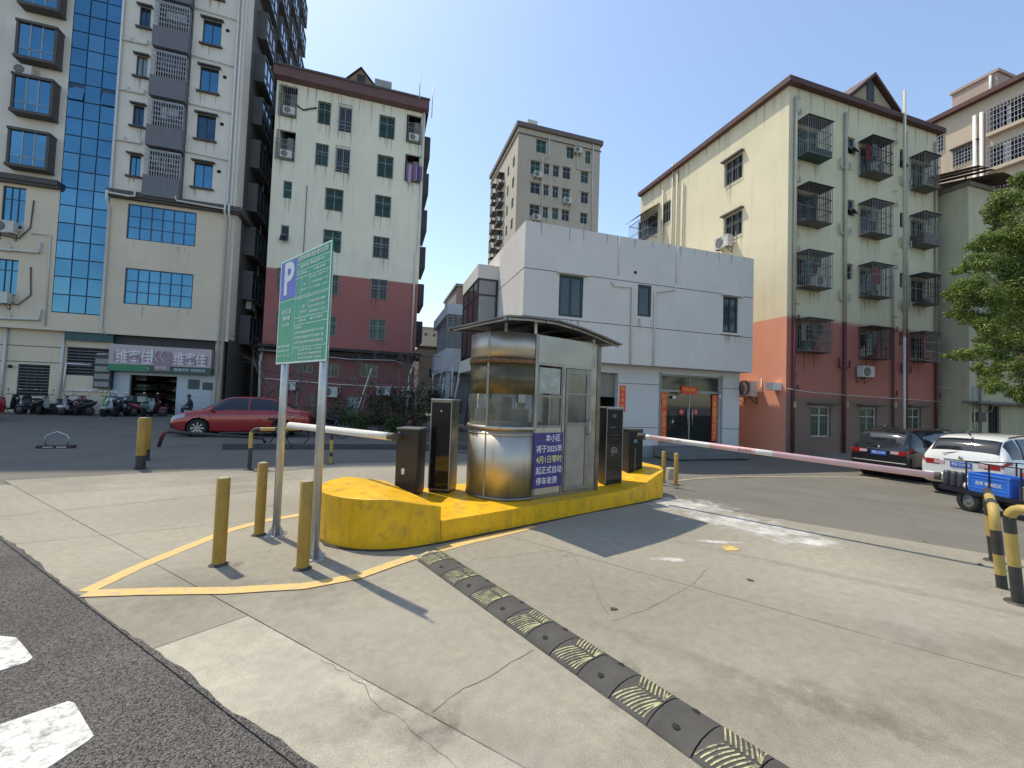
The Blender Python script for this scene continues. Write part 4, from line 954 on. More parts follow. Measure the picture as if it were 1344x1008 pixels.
# steps in front of the door
st = MB(); st.box(d0-.4,d1_+.4,NWg-.9,NWg-.002,-.45,-.03); st.box(d0-.4,d1_+.4,NWg-1.3,NWg-.902,-.45,-.18); st.build('step', mat('step_stone',(.2,.2,.19),.7,var=.1), bw)
c = MB(); c.box(wx0+.4,wr+.05,NWg-.12,NWg-.001,-.6,-.04); c.build('plinth', m_wf, bw)

# ================================================================== R: cream and red block with caged windows
m_r = mat('cream_over_salmon_sunlit', (.78,.71,.50), .85, var=.05, scale=.5, bump=.15, streak=.3)  # sunlit copy of the block's paint: sun brightness put into the colour
mask_by_z(m_r, 6.05, (.74,.33,.22))
m_rf = mat('cream_over_maroon_shaded', (.70,.66,.47), .85, var=.06, scale=.5, bump=.15, streak=.3)  # shaded copy of the same paint for the front: shade put into the colour
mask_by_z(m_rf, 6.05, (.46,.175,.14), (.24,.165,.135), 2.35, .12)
NR = 15.0; rx0, rx1, rt = 18.0, 28.68, 17.1; PR = ('y',NR)
br = building('caged_window_block', 'cream five-storey block with salmon ground floors and caged windows on the right')
f2 = lambda x0,y0,x1,y1: (1020+x0/4.148, 90+y0/4.148, 1020+x1/4.148, 90+y1/4.148)
f3 = lambda x0,y0,x1,y1: (1020+x0/4.148, 320+y0/4.148, 1020+x1/4.148, 320+y1/4.148)
small = [f2(385,375,425,465),f2(383,715,420,800),f3(378,108,413,195),f2(668,440,692,540),f2(668,785,692,865),f3(668,158,690,238),f3(665,480,685,555)]
gwr = [(1064,533,1090,573.5),(1129,535,1150.5,575),(1191.5,536,1208.5,573)]
cages = [(1061,1092.5,13,[(151.5,202),(240,290),(328.5,375.5),(417.6,461)]),(1145,1172,14.5,[(178.5,226),(261.7,306),(345,388),(428.5,470)]),(1213,1234,17,[(199.7,244),(278,320),(358.6,397.6),(435.7,473.5)])]
HR = [rect_y(p,NR) for p in small+gwr]; CG = []
for ci, (xa, xb, dx, rows_) in enumerate(cages):
    for (ya, yb) in rows_:
        nf_ = NR-.62
        x0_ = hy(xa,ya,nf_)[0]; x1_ = hy(xb,ya,nf_)[0]; zt_ = hy(xa,ya,nf_)[1]; zb_ = hy((xa+xb)/2-2,yb,nf_)[1]
        x1_ = min(x1_, rx1+.25)
        CG.append((x0_,x1_,zb_,zt_)); HR.append((x0_+.1,min(x1_-.08,rx1-.12),zb_+.15,zt_-.12))
wall('wall', m_rf, PR, rx0, rx1, -.6, rt, HR, .15, br)
for i, p in enumerate(small):
    r = rect_y(p,NR); w_ = window(br, PR, r, glass=m_glass, frame=m_alu, mull=(1,2), fw=.05)
    if i in (0,1,3): c = MB(); c.add([(r[0],NR-.02,r[2]+(r[3]-r[2])*.45),(r[1],NR-.02,r[2]+(r[3]-r[2])*.45),(r[1],NR-.22,r[2]),(r[0],NR-.22,r[2])],[(0,1,2,3)]); c.build('open_sash', m_glass, w_)
for p in gwr:
    r = rect_y(p,NR); window(br, PR, r, glass=m_gglass, frame=m_white, mull=(2,1), transom=.7, fw=.06, bars=m_bars, bstep=.14, barout=.02)
    c = MB(); c.box(r[0]-.25,r[1]+.25,NR-.3,NR-.002,r[3]+.08,r[3]+.16); c.build('window_ledge', mat('ledge_brown',(.13,.10,.09),.8,var=.1), br)
for c_ in CG: streaks(br, PR, c_[0], c_[1], c_[2]-.05, 1.2, 6)
for q_ in range(12): u_ = rx0+.3+q_*.86; streaks(br, PR, u_, u_+.5, rt-.01, 1.6, 2)
rnd = random.Random(3)
for ci, (x0_,x1_,zb_,zt_) in enumerate(CG):
    nf_ = NR-.62; nn = NR-.002
    rr = (x0_+.1,min(x1_-.08,rx1-.12),zb_+.15,zt_-.12)
    window(br, PR, rr, glass=m_gglass if ci in (0,8) else m_glass, frame=m_alu, mull=(2,1), transom=.65)
    g = MB()
    k_ = int((x1_-x0_)/.11)
    for j in range(k_+1): x = x0_+(x1_-x0_)*j/k_; g.bar((x,nf_,zb_),(x,nf_,zt_),.018)
    for xe in (x0_,x1_):
        for j in range(1,7): y = nf_+(nn-nf_)*j/6; g.bar((xe,y,zb_),(xe,y,zt_),.02)
    for z_ in (zb_,zb_+(zt_-zb_)*.33,zb_+(zt_-zb_)*.66,zt_):
        g.box(x0_,x1_,nf_-.015,nf_+.015,z_-.014,z_+.014); g.box(x0_-.012,x0_+.012,nf_,nn,z_-.012,z_+.012); g.box(x1_-.012,x1_+.012,nf_,nn,z_-.012,z_+.012)
    cg = g.build('window_cage', m_dbars if ci%3 == 1 else m_bars, br)
    g = MB(); g.box(x0_-.06,x1_+.06,nf_-.08,nn,zt_+.03,zt_+.05); g.build('cage_roof', mat('sheet_roof_dark',(.09,.085,.085),.5,.4,var=.15), cg)
    g = MB(); g.box(x0_,x1_,nf_,nn,zb_-.03,zb_-.014)
    if ci == 9: g.box(x0_-.01,x1_+.01,nf_-.02,nf_-.016,zb_,zb_+.55); g.box(x0_-.01,x0_-.006,nf_,nn,zb_,zb_+.55)
    if ci == 0: g.box(x0_,x1_,nf_+.02,nf_+.024,zb_,zb_+.3)
    g.build('cage_tray', mat('tray_green',(.02,.07,.06),.6) if ci == 0 else mat('tray_grey',(.16,.15,.15),.6,.3,var=.2), cg)
    g = MB()
    for q in range(rnd.randint(3,7)):
        x = rnd.uniform(x0_+.1,x1_-.4); w_ = rnd.uniform(.12,.35); h_ = rnd.uniform(.3,.8); y = rnd.uniform(nf_+.15,nn-.15)
        if rnd.random() < .5: g.box(x,x+w_,y,y+.05,zt_-.15-h_,zt_-.15,rnd.randint(0,3))
        else: g.box(x,x+w_,y,y+.2,zb_,zb_+h_*.5,rnd.randint(0,3))
    if ci == 6: g.box(x0_+.35,x0_+.7,nf_+.1,nf_+.25,zb_+.6,zt_-.1,1)
    g.build('hung_laundry', [mat('cloth_grey',(.25,.26,.28),.9),mat('cloth_crimson',(.32,.04,.06),.9),mat('cloth_dim',(.30,.30,.32),.9),mat('plant_pot_green',(.05,.12,.04),.9)], cg)
ac('air conditioner inside the second cage column, top floor of the caged block', ((CG[4][0]+CG[4][1])/2+.1,NR-.15,CG[4][2]+.05), 0, .95, False)
ac('air conditioner with round fan inside the first cage column, third floor down', (CG[2][0]+1.0,NR-.15,CG[2][2]+.05), 0, .85, False)
ac('white air conditioner alone on the maroon wall between two cage columns', (hy(1129,490,NR)[0],NR,hy(1129,495.5,NR)[1]), 0, .95)
# roof and dormer
m_rf2 = mat('roof_trim_maroon', (.11,.05,.045), .7, var=.15)
c = MB(); c.box(rx0-.28,rx1+.28,NR-.28,NR+.1,rt,rt+.26); c.box(rx0-.28,rx0+.1,NR+.1,NR+12,rt,rt+.26); c.box(rx1-.1,rx1+.28,NR+.1,NR+12,rt,rt+.26); c.box(rx0+.1,rx1-.1,NR+.1,NR+12,rt-.15,rt+.1); roofr = c.build('roof', m_rf2, br)
q0_, q1_, qp = hy(1112,128,NR), hy(1172,148,NR), hy(1142,107,NR)
gx0, gx1, gxp, gzp = q0_[0], q1_[0], (q0_[0]+q1_[0])/2-.1, hy(1141,107,NR)[1]; zb = rt+.25
c = MB(); c.add([(gx0,NR-.1,zb),(gx1,NR-.1,zb),(gxp,NR-.1,gzp),(gx0,NR+4,zb),(gx1,NR+4,zb),(gxp,NR+4,gzp)],[(0,1,2),(3,5,4)],0)
for ga, gb in ((gx0-.15,gxp),(gx1+.15,gxp)):
    c.add([(ga,NR-.3,zb-.02),(gb,NR-.3,gzp+.12),(gb,NR+4,gzp+.12),(ga,NR+4,zb-.02),(ga,NR-.3,zb+.12),(gb,NR-.3,gzp+.3),(gb,NR+4,gzp+.3),(ga,NR+4,zb+.12)],[(0,1,2,3),(4,5,6,7),(0,1,5,4),(2,3,7,6)],1)
c.build('dormer', [mat('dormer_tan',(.38,.33,.22),.8,var=.15), m_rf2], roofr)
c = MB(); c.box(gxp-.35,gxp+.15,NR-.14,NR-.11,zb+.25,zb+1.25); c.build('dormer_window', m_dfr, roofr)
# side
sx = [rect_x(p, rx0) for p in ((951.5,207,974.5,239),(950.6,280,974,311),(868.7,266,880,292.5))]
bx = rect_x((838,285,863,318), rx0); sx.append((bx[0],bx[1],bx[2]+.3,bx[3]))
ext = [(sx[0][0],sx[0][1],sx[1][2]-3.2,sx[1][3]-3.2)]
sx += ext
wall('wall', m_r, ('x-',rx0), NR, NR+12, -.6, rt, sx, .15, br)
for i, h in enumerate(sx):
    window(br, ('x-',rx0), h, glass=m_glass, frame=m_alu, mull=(3,1), transom=.65, bars=m_bars, bstep=.18, hood=mat('ledge_brown',(.13,.10,.09),.8) if i in (0,1) else False)
for h in sx[:3]: streaks(br, ('x-',rx0), h[0], h[1], h[2], 1.6, 8)
for q_ in range(12): streaks(br, ('x-',rx0), NR+.3+q_, NR+.9+q_, rt-.01, 1.8, 2)
h = sx[3]; g = MB()
for j in range(10): y = h[0]+(h[1]-h[0])*j/9; g.bar((rx0-.8,y,h[2]-.3),(rx0-.8,y,h[3]-.4),.02)
for z_ in (h[2]-.3,h[2]+.3,h[3]-.4): g.box(rx0-.81,rx0-.79,h[0],h[1],z_-.02,z_+.02); g.box(rx0-.8,rx0,h[0]-.01,h[0]+.01,z_-.02,z_+.02); g.box(rx0-.8,rx0,h[1]-.01,h[1]+.01,z_-.02,z_+.02)
g.build('balcony_grille', m_bars, br)
g = MB(); g.add([(rx0-1.1,h[0]-.2,h[3]-.25),(rx0-1.1,h[1]+.2,h[3]-.25),(rx0,h[1]+.2,h[3]+.5),(rx0,h[0]-.2,h[3]+.5)],[(0,1,2,3)]); g.build('awning', mat('awning_brown',(.14,.09,.08),.7,var=.2), br)
for px, y0_ in ((885,215),(891,225),(898,240),(872,250)):
    n_, z_ = hx(px,y0_,rx0); pipe(br, [(rx0-.1,n_,z_),(rx0-.1,n_,-.2)], .06, mat('pipe_cream',(.5,.48,.38),.6,var=.1))
p = hx(955,328,rx0); ac('white air conditioner with round fan just above the white house roof', (rx0,p[0]+.0,p[1]+.05), -PI/2, 1.1)
p = hx(985,522,rx0); ac('grey air conditioner on the salmon side wall beside the coiled cable', (rx0,p[0],p[1]+.05), -PI/2, 1.3)
cq = hy(977.5,509,NR+.35); cc = MB()
for dz_ in (0,.03,.06): cc.tube([(cq[0]+.25*math.cos(t), NR+.35+dz_, cq[1]+.32*math.sin(t)) for t in (2*PI*k/20 for k in range(21))], .022, 6, caps=False)
tag(cc.build('cable_coil', mat('coil_brown',(.10,.05,.045),.7)), 'dark coil of cable hung on the salmon wall beside the pale grey house', 'cable')
# pipes on the front
m_pc = mat('pipe_cream', (.5,.48,.38), .6); m_pm = mat('pipe_maroon', (.16,.05,.05), .6, var=.15)
for px, wdt, full in ((1041,.07,1),(1107,.075,1),(1187,.07,1),(1226,.06,1),(1170,.05,1)):
    x = hy(px,300,NR)[0]; ztop = rt-.5 if px not in (1170,) else 9
    pipe(br, [(x,NR-.1,ztop),(x,NR-.1,6.05)], wdt, m_pc); pipe(br, [(x,NR-.1,6.05),(x,NR-.1,-.3)], wdt, m_pm)
    if px in (1107,1187):
        for k in range(4): z_ = 3.8+3.3*k; c = MB(); c.tube([(x,NR-.1,z_),(x-.35,NR-.1,z_+.05),(x-.38,NR-.1,z_+.5)], .045, 6); c.tube([(x,NR-.1,z_),(x+.35,NR-.1,z_+.08),(x+.36,NR-.1,z_+.4)], .04, 6); c.build('pipe_branch', m_pc if z_ > 6.05 else m_pm, br)
    if px in (1041,1170,1226):
        for k in range(5): z_ = 2.6+3.3*k; c = MB(); c.tube([(x,NR-.1,z_),(x+.3,NR-.1,z_+.02)], .03, 6); c.tube([(x+.28,NR-.1,z_),(x+.28,NR-.1,z_+.25)], .035, 6); c.tube([(x,NR-.1,z_+.75),(x+.3,NR-.1,z_+.75)], .02, 6); c.build('pipe_branch', m_pc if z_ > 6.05 else m_pm, br)
x = hy(1176,300,NR)[0]; pipe(br, [(x,NR-.38,rt+1.4),(x,NR-.38,5.6)], .065, m_pc); pipe(br, [(x,NR-.38,5.6),(x,NR-.38,-.35)], .06, m_white)
p_ = [hy(1030,510,NR),hy(1060,515,NR),hy(1110,519,NR),hy(1170,523,NR),hy(1229,527,NR)]
pipe(br, [(a_[0],NR-.14,a_[1]) for a_ in p_], .02, m_pvc, 'cable')
for px in (1038.5,1107,1170): p = hy(px,531,NR); c = MB(); c.box(p[0]-.04,p[0]+.04,NR-.22,NR-.1,p[1]-.14,p[1]+.14); c.build('pipe_sleeve', mat('sleeve_cream',(.5,.42,.26),.6), br)
p = hy(1028,508,NR-.0); c = MB(); c.box(rx0-.55,rx0-.02,NR+.2,NR+.6,p[1]-.15,p[1]+.2); c.build('junction_box', m_white, br)
c = MB(); c.box(rx1-.3,rx1,NR+.16,NR+12,-.6,rt); c.box(rx0+.2,rx1-.3,NR+11.7,NR+12,-.6,rt); c.build('back_walls', m_r, br)
# raised kerb before the wall
c = MB(); c.box(rx0-.3,rx1+2,NR-1.5,NR-.002,-.9,terr(21,14)+.13); c.build('kerb_platform', m_con3, None, kind='structure')

# ================================================================== R3: narrow tiled annex, rusty awning;  R2: pink block behind
N3 = 13.84; e0, e1, et = 29.0, 36.0, 13.75
m_r3 = mat('pale_green_tile', (.56,.54,.38), .6, var=.08, scale=.6, streak=.4)
n, l, b = N(m_r3); g_ = n.new('ShaderNodeNewGeometry'); bk = n.new('ShaderNodeTexBrick'); bk.inputs['Scale'].default_value = 6; mp = n.new('ShaderNodeMapping'); mp.inputs['Rotation'].default_value = (PI/2,0,0)
l.new(g_.outputs['Position'], mp.inputs[0]); l.new(mp.outputs[0], bk.inputs['Vector']); bpn = n.new('ShaderNodeBump'); bpn.inputs['Strength'].default_value = .5; bpn.inputs['Distance'].default_value = .01; l.new(bk.outputs['Fac'], bpn.inputs['Height']); bpn.invert = True
l.new(bpn.outputs[0], b.inputs['Normal'])
b3 = building('tiled_annex', 'narrow pale green tiled annex with a rusty sheet awning on its roof')
h3 = [rect_y((1297,533,1311.5,568),N3), rect_y((1325,325,1344,360),N3), rect_y((1322,420,1340,455),N3)]
wall('wall', m_r3, ('y',N3), e0, e1, -.6, et, h3, .12, b3)
for h in h3: window(b3, ('y',N3), h, glass=m_glass, frame=m_dfr, mull=(2,1), bars=m_dbars, bstep=.12)
sh3 = [(14.6,15.5,9.0,10.2)]
wall('wall', m_r3, ('x-',e0), N3, N3+4, -.6, et, [], .12, b3)
c = MB(); c.box(e0-.1,e1+.1,N3-.1,N3+4,et,et+.22); c.box(e1-.3,e1,N3+.13,N3+4,-.6,et); c.build('roof', mat('annex_roof',(.25,.22,.19),.8,var=.2), b3)
c = MB(); r_ = random.Random(5)
for q in range(9): x = e0-1.1+q*.5; c.add([(x,N3-.9,et+.35+r_.uniform(-.05,.1)),(x+.52,N3-.9,et+.38+r_.uniform(-.05,.1)),(x+.55,N3+2.6,et+1.1),(x+.02,N3+2.6,et+1.1)],[(0,1,2,3)])
c.build('rusty_awning', mat('rust_sheet',(.13,.075,.05),.8,.2,var=.3,scale=5), b3)
c = MB()
for x in (e0+.2,e0+2.8):
    c.bar((x,N3+.2,et+.2),(x,N3+.2,et+.6),.05); c.bar((x,N3+2.2,et+.2),(x,N3+2.2,et+1.02),.05)
c.build('awning_post', m_dbars, b3)
c = MB(); a_ = hy(1232,525,N3); c.box(e0-.6,e1,N3-.7,N3-.002,a_[1]-.1,a_[1]+.02); c.build('ledge', mat('ledge_grey',(.22,.22,.2),.8), b3)
p = hy(1282,547,N3); c = MB(); c.box(p[0]-.32,p[0]+.32,N3-.22,N3-.002,p[1]-.25,p[1]+.25); c.build('meter_box', mat('meter_grey',(.11,.115,.11),.6), b3)
for px in (1284,1279,1276): x = hy(px,500,N3)[0]; pipe(b3, [(x,N3-.08,11 if px==1284 else 3.2),(x,N3-.08,-.3)], .05 if px==1284 else .03, m_galv)
x = hy(1244,500,N3); pipe(b3, [(e0-.12,N3+1.4,et-.4),(e0-.12,N3+1.4,-.4)], .09, m_pvc)
p = hy(1295,536,N3); c = MB(); c.tube([(p[0]+.28*math.cos(t),N3-.1,p[1]+.28*math.sin(t)+.1) for t in (2*PI*k/14 for k in range(15))], .03, 5, caps=False); c.build('hose_coil', m_alu, b3)

m_r2 = mat('pinkish_render', (.60,.49,.37), .85, var=.07, scale=.4, streak=.35)
x2 = 38.; zt2 = 23.0; PR2 = ('x-',x2)
b4 = building('pink_block', 'pinkish block with long barred balconies at the far right behind the annex')
h4 = [rect_x((1251,191,1283,214),x2), rect_x((1228,174,1239,200),x2)]
for (ya, yb) in ((143,176),(193,223),(240,262)):
    z1_, z0_ = hx(1300,ya,x2)[1], hx(1300,yb,x2)[1]; nR = hx(1298,ya,x2)[0]; h4.append((9.5,nR,z0_,z1_))
wall('wall', m_r2, PR2, 8, 21.2, -.6, zt2, h4, .3, b4)
for i, h in enumerate(h4):
    window(b4, PR2, h, glass=m_glass, frame=m_alu, mull=(3,1), transom=.65, rec=.28, hood=mat('ledge_brown',(.13,.10,.09),.8) if i == 0 else False)
    g = MB(); o = .25 if i > 1 else .04; k_ = int((h[1]-h[0])/.16)
    for j in range(k_+1): y = h[0]+(h[1]-h[0])*j/k_; g.bar((x2-o,y,h[2]),(x2-o,y,h[3]),.028)
    for j in range(6): z_ = h[2]+(h[3]-h[2])*j/5; g.bar((x2-o-.02,h[0],z_),(x2-o-.02,h[1],z_),.032)
    g.build('grille', mat('steel_white_bars',(.42,.42,.43),.5,.3,var=.1), b4)
    if i > 1:
        c = MB(); c.box(x2-.35,x2-.002,h[0],h[1],h[2]-.25,h[2]-.02); c.build('balcony_sill', m_r2, b4)
        g = MB()
        for q in range(14): y = random.uniform(h[0],h[1]-.4); g.box(x2-.15,x2-.1,y,y+.3,h[2]+.1,h[2]+random.uniform(.5,1.6),q%3)
        g.build('laundry', [mat('cloth_grey',(.25,.26,.28),.9),mat('cloth_pale',(.5,.5,.52),.9),mat('cloth_navy',(.08,.08,.18),.9)], b4)
c = MB(); c.box(x2-.4,x2+12,7.8,21.4,zt2,zt2+.3); c.build('roof', m_rf2, b4)
n_ = hx(1290,160,x2)[0]
for d_ in (0,.35): pipe(b4, [(x2-.15,n_+d_,zt2-.9),(x2-.15,n_+d_,0)], .1, m_white)
pn0, pzt = hx(1309,94,x2+1.5); pn1 = hx(1250,143,x2+1.5)[0]
c = MB(); c.box(x2+1.5,x2+8,pn0,pn1,zt2+.3,pzt); c.box(x2+1.4,x2+8.1,pn0-.1,pn1+.1,pzt,pzt+.2); pent = c.build('penthouse', mat('penthouse_pink',(.50,.38,.31),.85,var=.08,scale=.5), b4)
pipe(pent, [(x2+1.4,pn0+.3,zt2+.3),(x2+1.4,pn0+.3,pzt-.1)], .08, m_pvc)
wall('wall', m_r2, ('y',21.2), x2, x2+12, -.6, zt2, [], .1, b4)

# ================================================================== small houses down the alley (centre left)
def smallhouse(name, label, px_top, px_bot, n, depth, m, wins_=(), roofm=None, zbot=0):
    t = building(name, label, 'house'); a_ = hy(px_top[0],px_top[1],n); b__ = hy(px_bot[0],px_bot[1],n); z1_ = a_[1]; x0_, x1_ = a_[0], b__[0]
    hs_ = [rect_y(w,n) for w in wins_]
    wall('wall', m, ('y',n), x0_, x1_, zbot, z1_, hs_, .15, t)
    c = MB(); c.box(x0_,x0_+.2,n+.16,n+depth,zbot,z1_); c.box(x1_-.2,x1_,n+.16,n+depth,zbot,z1_); c.box(x0_-.15,x1_+.15,n-.2,n+depth,z1_,z1_+.25); c.build('roof', roofm or m, t)
    for h in hs_: window(t, ('y',n), h, mull=(2,1), bars=m_bars if n < 60 else None, bstep=.2)
    return t
m_cr = mat('cream_plaster', (.50,.46,.36), .85, var=.1, scale=.5, streak=.3)
smallhouse('distant_house', 'tiny tan house showing far off in the alley between the red block and grey balcony', (553,430), (577,430), 95, 8, m_cr, [(557,437,561,441),(568,438,572,442)])
smallhouse('cream_house', 'low cream house with a brown roof band seen down the alley', (551,457), (590,462), 44, 8, mat('cream_plaster_old',(.42,.38,.29),.85,var=.15,scale=.6,streak=.5), [(563,484,575,496)], mat('roof_band_brown',(.16,.08,.05),.8,var=.15))
gh_ = building('balcony_house', 'small grey house with a barred balcony in the alley left of the booth', 'house')
n_ = 26.; gx0_, gx1_ = hy(587,420,n_)[0], 6.2; zt_ = hy(600,399,n_)[1]
c = MB(); c.box(gx0_,gx1_,n_,n_+7,hy(587,412,n_)[1],zt_); c.box(gx0_,gx1_,n_,n_+7,hy(600,488,n_)[1],hy(600,457,n_)[1]); c.build('balcony_slab', mat('pale_blue_grey',(.50,.54,.58),.8,var=.08,scale=.8), gh_)
z0_, z1_ = hy(600,457,n_)[1], hy(587,412,n_)[1]
g = MB()
for k in range(14): z_ = z0_+(z1_-z0_)*k/13; g.box(gx0_,gx1_-1,n_-.0,n_+.02,z_-.02,z_+.02); g.box(gx0_,gx0_+.02,n_,n_+3,z_-.02,z_+.02)
for k in range(5): x = gx0_+(gx1_-1-gx0_)*k/4; g.bar((x,n_-.01,z0_),(x,n_-.01,z1_),.04)
g.build('balcony_bars', m_alu, gh_)
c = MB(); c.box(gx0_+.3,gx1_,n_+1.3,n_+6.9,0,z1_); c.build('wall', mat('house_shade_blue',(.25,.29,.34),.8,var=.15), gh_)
c = MB(); c.box(gx0_+.1,gx0_+.35,n_+.1,n_+.35,0,hy(600,488,n_)[1]); c.build('pillar', mat('pale_blue_grey',(.36,.40,.45),.8), gh_)
tr = smallhouse('red_roofed_house', 'pinkish house with a reddish top peeping above the grey balcony house', (600,376), (618,376), 40, 8, mat('pink_wall',(.42,.27,.24),.85,var=.15), [], mat('grey_cap',(.3,.3,.3),.8))

# ================================================================== island, booth, gate machines
EA = math.radians(20.5); E_ = Vector((math.cos(EA), math.sin(EA), 0)); Nn = Vector((-math.sin(EA), math.cos(EA), 0))
O_ = Vector((.77, 5.05, 0))                       # origin: step of the island on its near edge
def IL(a, b, z=0): p = O_ + E_*a + Nn*b; return (p.x, p.y, z)
WI = 1.75; PH = .25
isl = thing('traffic_island', 'long yellow painted concrete island carrying the booth and gate machines', 'traffic island')
def arc_block(pts, ztops, zb=-.05, name='end_block'):
    mb = MB(); n = len(pts); vs = [(p[0],p[1],zb) for p in pts]+[(p[0],p[1],z) for p, z in zip(pts, ztops)]
    c_ = (sum(p[0] for p in pts)/n, sum(p[1] for p in pts)/n, sum(ztops)/n)
    mb.add(vs, [(i,(i+1)%n,(i+1)%n+n,i+n) for i in range(n)]); mb.add(vs[n:]+[c_], [(i,(i+1)%n,n) for i in range(n)])
    return mb.build(name, m_ypaint, isl)
L_IS = 4.55
MB().prism([IL(0.003,0)[:2], IL(L_IS-1.0,0)[:2], IL(L_IS-1.0,WI)[:2], IL(0.003,WI)[:2]], -.05, PH).build('platform', m_ypaint, isl)
# near end block: rounded nose, taller; its top slopes down towards the platform
nose = [(0,0)] + [(-.05-1.5*math.sin(t)**.9*1.0, WI/2-WI/2*math.cos(t)) for t in [PI*k/18 for k in range(1,18)]] + [(0,WI)]
nose = [(0,0)]+[(-1.12*math.sin(PI*k/20)**.8, WI/2-WI/2*math.cos(PI*k/20)) for k in range(1,20)]+[(0,WI)]
zt = [.42 if a > -.02 else .42+.13*min(1,-a/.6) for a, b in nose]
mb = MB(); pts = [IL(a,b) for a,b in nose]; n_ = len(pts)
mb.add([(p[0],p[1],-.05) for p in pts]+[(p[0],p[1],z) for p,z in zip(pts,zt)], [(i,i+1,i+1+n_,i+n_) for i in range(n_-1)]+[(n_-1,0,n_,2*n_-1)])
rows_ = n_//2
for i in range(rows_):     # top as strips between mirrored points
    j = n_-1-i; i2, j2 = i+1, n_-2-i
    if i2 > j2: break
    mb.add([(pts[i][0],pts[i][1],zt[i]),(pts[i2][0],pts[i2][1],zt[i2]),(pts[j2][0],pts[j2][1],zt[j2]),(pts[j][0],pts[j][1],zt[j])], [(0,1,2,3)])
blk = mb.build('end_block', m_ypaint, isl)
bv = blk.modifiers.new('bevel','BEVEL'); bv.width = .012; bv.segments = 2; bv.limit_method = 'ANGLE'; bv.angle_limit = .9
far = [(L_IS-1.0,0),(L_IS-.5,0),(L_IS+.05,.02),(L_IS+.45,.35),(L_IS+.6,WI/2),(L_IS+.45,WI-.35),(L_IS,WI),(L_IS-.5,WI),(L_IS-1.0,WI)]
zf = [.25,.36,.56,.56,.56,.56,.56,.36,.25]
zf = [.25,.33,.5,.5,.5,.5,.5,.33,.25]
mb = MB(); pts = [IL(a,b) for a,b in far]; n_ = len(pts)
mb.add([(p[0],p[1],-.1) for p in pts]+[(p[0],p[1],z) for p,z in zip(pts,zf)], [(i,i+1,i+1+n_,i+n_) for i in range(n_-1)])
T_ = [(p[0],p[1],z) for p,z in zip(pts,zf)]
mb.add(T_, [(0,1,7,8),(1,2,6,7),(2,3,4,5,6)]); mb.build('end_block', m_ypaint, isl)

mb = MB(); rr_ = random.Random(2); out_ = [IL(a,b) for a,b in nose[::-1][8:]]+[IL(.3*k,0) for k in range(1,16)]; vs_ = []
for i, p in enumerate(out_):
    q0v, q1v = Vector(out_[max(i-1,0)]), Vector(out_[min(i+1,len(out_)-1)]); d = (q1v-q0v).normalized(); w = rr_.uniform(.02,.07); nrm_ = Vector((d.y,-d.x,0)); vs_ += [Vector(p)-nrm_*.02, Vector(p)+nrm_*w]
mb.add([(v.x,v.y,.0075) for v in vs_], [(2*i,2*i+1,2*i+3,2*i+2) for i in range(len(out_)-1)]); mb.build('foot_dirt', mat('foot_dirt',(.07,.06,.045),.95,var=.3,scale=9), isl)
# booth
BZ = PH + .001
bo = thing('guard_booth', 'stainless steel guard booth with a curved glazed end and a flat metal roof', 'booth', (0,0,0))
BA, BB, BD, BF = 1.62, .28, 1.20, .62   # near corner at (BA,BB); depth BD across; curved end bulges BF
BL = 1.36; BH = 2.30
c1v = Vector(IL(BA,BB)); 
def BP(a, b, z): return IL(BA+a, BB+b, BZ+z)
def curve(off=0, k0=0, k1=24, K=24):
    out = []
    for k in range(k0, k1+1):
        t = PI*k/K; out.append((-(BF+off)*math.sin(t)**.85, BD/2-(BD/2+off)*math.cos(t)))
    return out
def shell(name, z0, z1, m, off=0., th=.02, parent=bo, k0=0, k1=24):
    cv = curve(off, k0, k1); ci = curve(off-th, k0, k1); mb = MB(); n = len(cv)
    mb.add([BP(a,b,z0) for a,b in cv]+[BP(a,b,z1) for a,b in cv], [(i,i+1,i+1+n,i+n) for i in range(n-1)], 0, True)
    mb.add([BP(a,b,z0) for a,b in ci]+[BP(a,b,z1) for a,b in ci], [(i,i+1,i+1+n,i+n) for i in range(n-1)], 0, True)
    for z in (z0, z1): mb.add([BP(a,b,z) for a,b in cv]+[BP(a,b,z) for a,b in ci], [(i,i+1,i+1+n,i+n) for i in range(n-1)])
    return mb.build(name, m, parent)
m_steelc = mat('booth_steel', (.56,.52,.45), .3, 1.0, var=.1, scale=2)
n, l, b = N(m_steelc); g_ = n.new('ShaderNodeNewGeometry'); mp = n.new('ShaderNodeMapping'); mp.inputs['Scale'].default_value = (60,60,.8); l.new(g_.outputs['Position'], mp.inputs[0])
a_ = n.new('ShaderNodeTexNoise'); a_.inputs['Scale'].default_value = 3; a_.inputs['Detail'].default_value = 4; l.new(mp.outputs[0], a_.inputs['Vector'])
r_ = n.new('ShaderNodeMapRange'); r_.inputs[3].default_value = .36; r_.inputs[4].default_value = .66; l.new(a_.outputs['Fac'], r_.inputs[0]); l.new(r_.outputs[0], b.inputs['Roughness'])
bb_ = n.new('ShaderNodeBump'); bb_.inputs['Strength'].default_value = .12; bb_.inputs['Distance'].default_value = .003; l.new(a_.outputs['Fac'], bb_.inputs['Height']); l.new(bb_.outputs[0], b.inputs['Normal'])
vstreak(m_steelc, (.26,.20,.13), .6, (.55,.8), (5,5,.5))
m_film = mat('brown_sun_film', (.15,.125,.06), .3, .1, var=.3, scale=3)
vstreak(m_film, (.07,.06,.03), .8, (.45,.75), (7,7,.4))
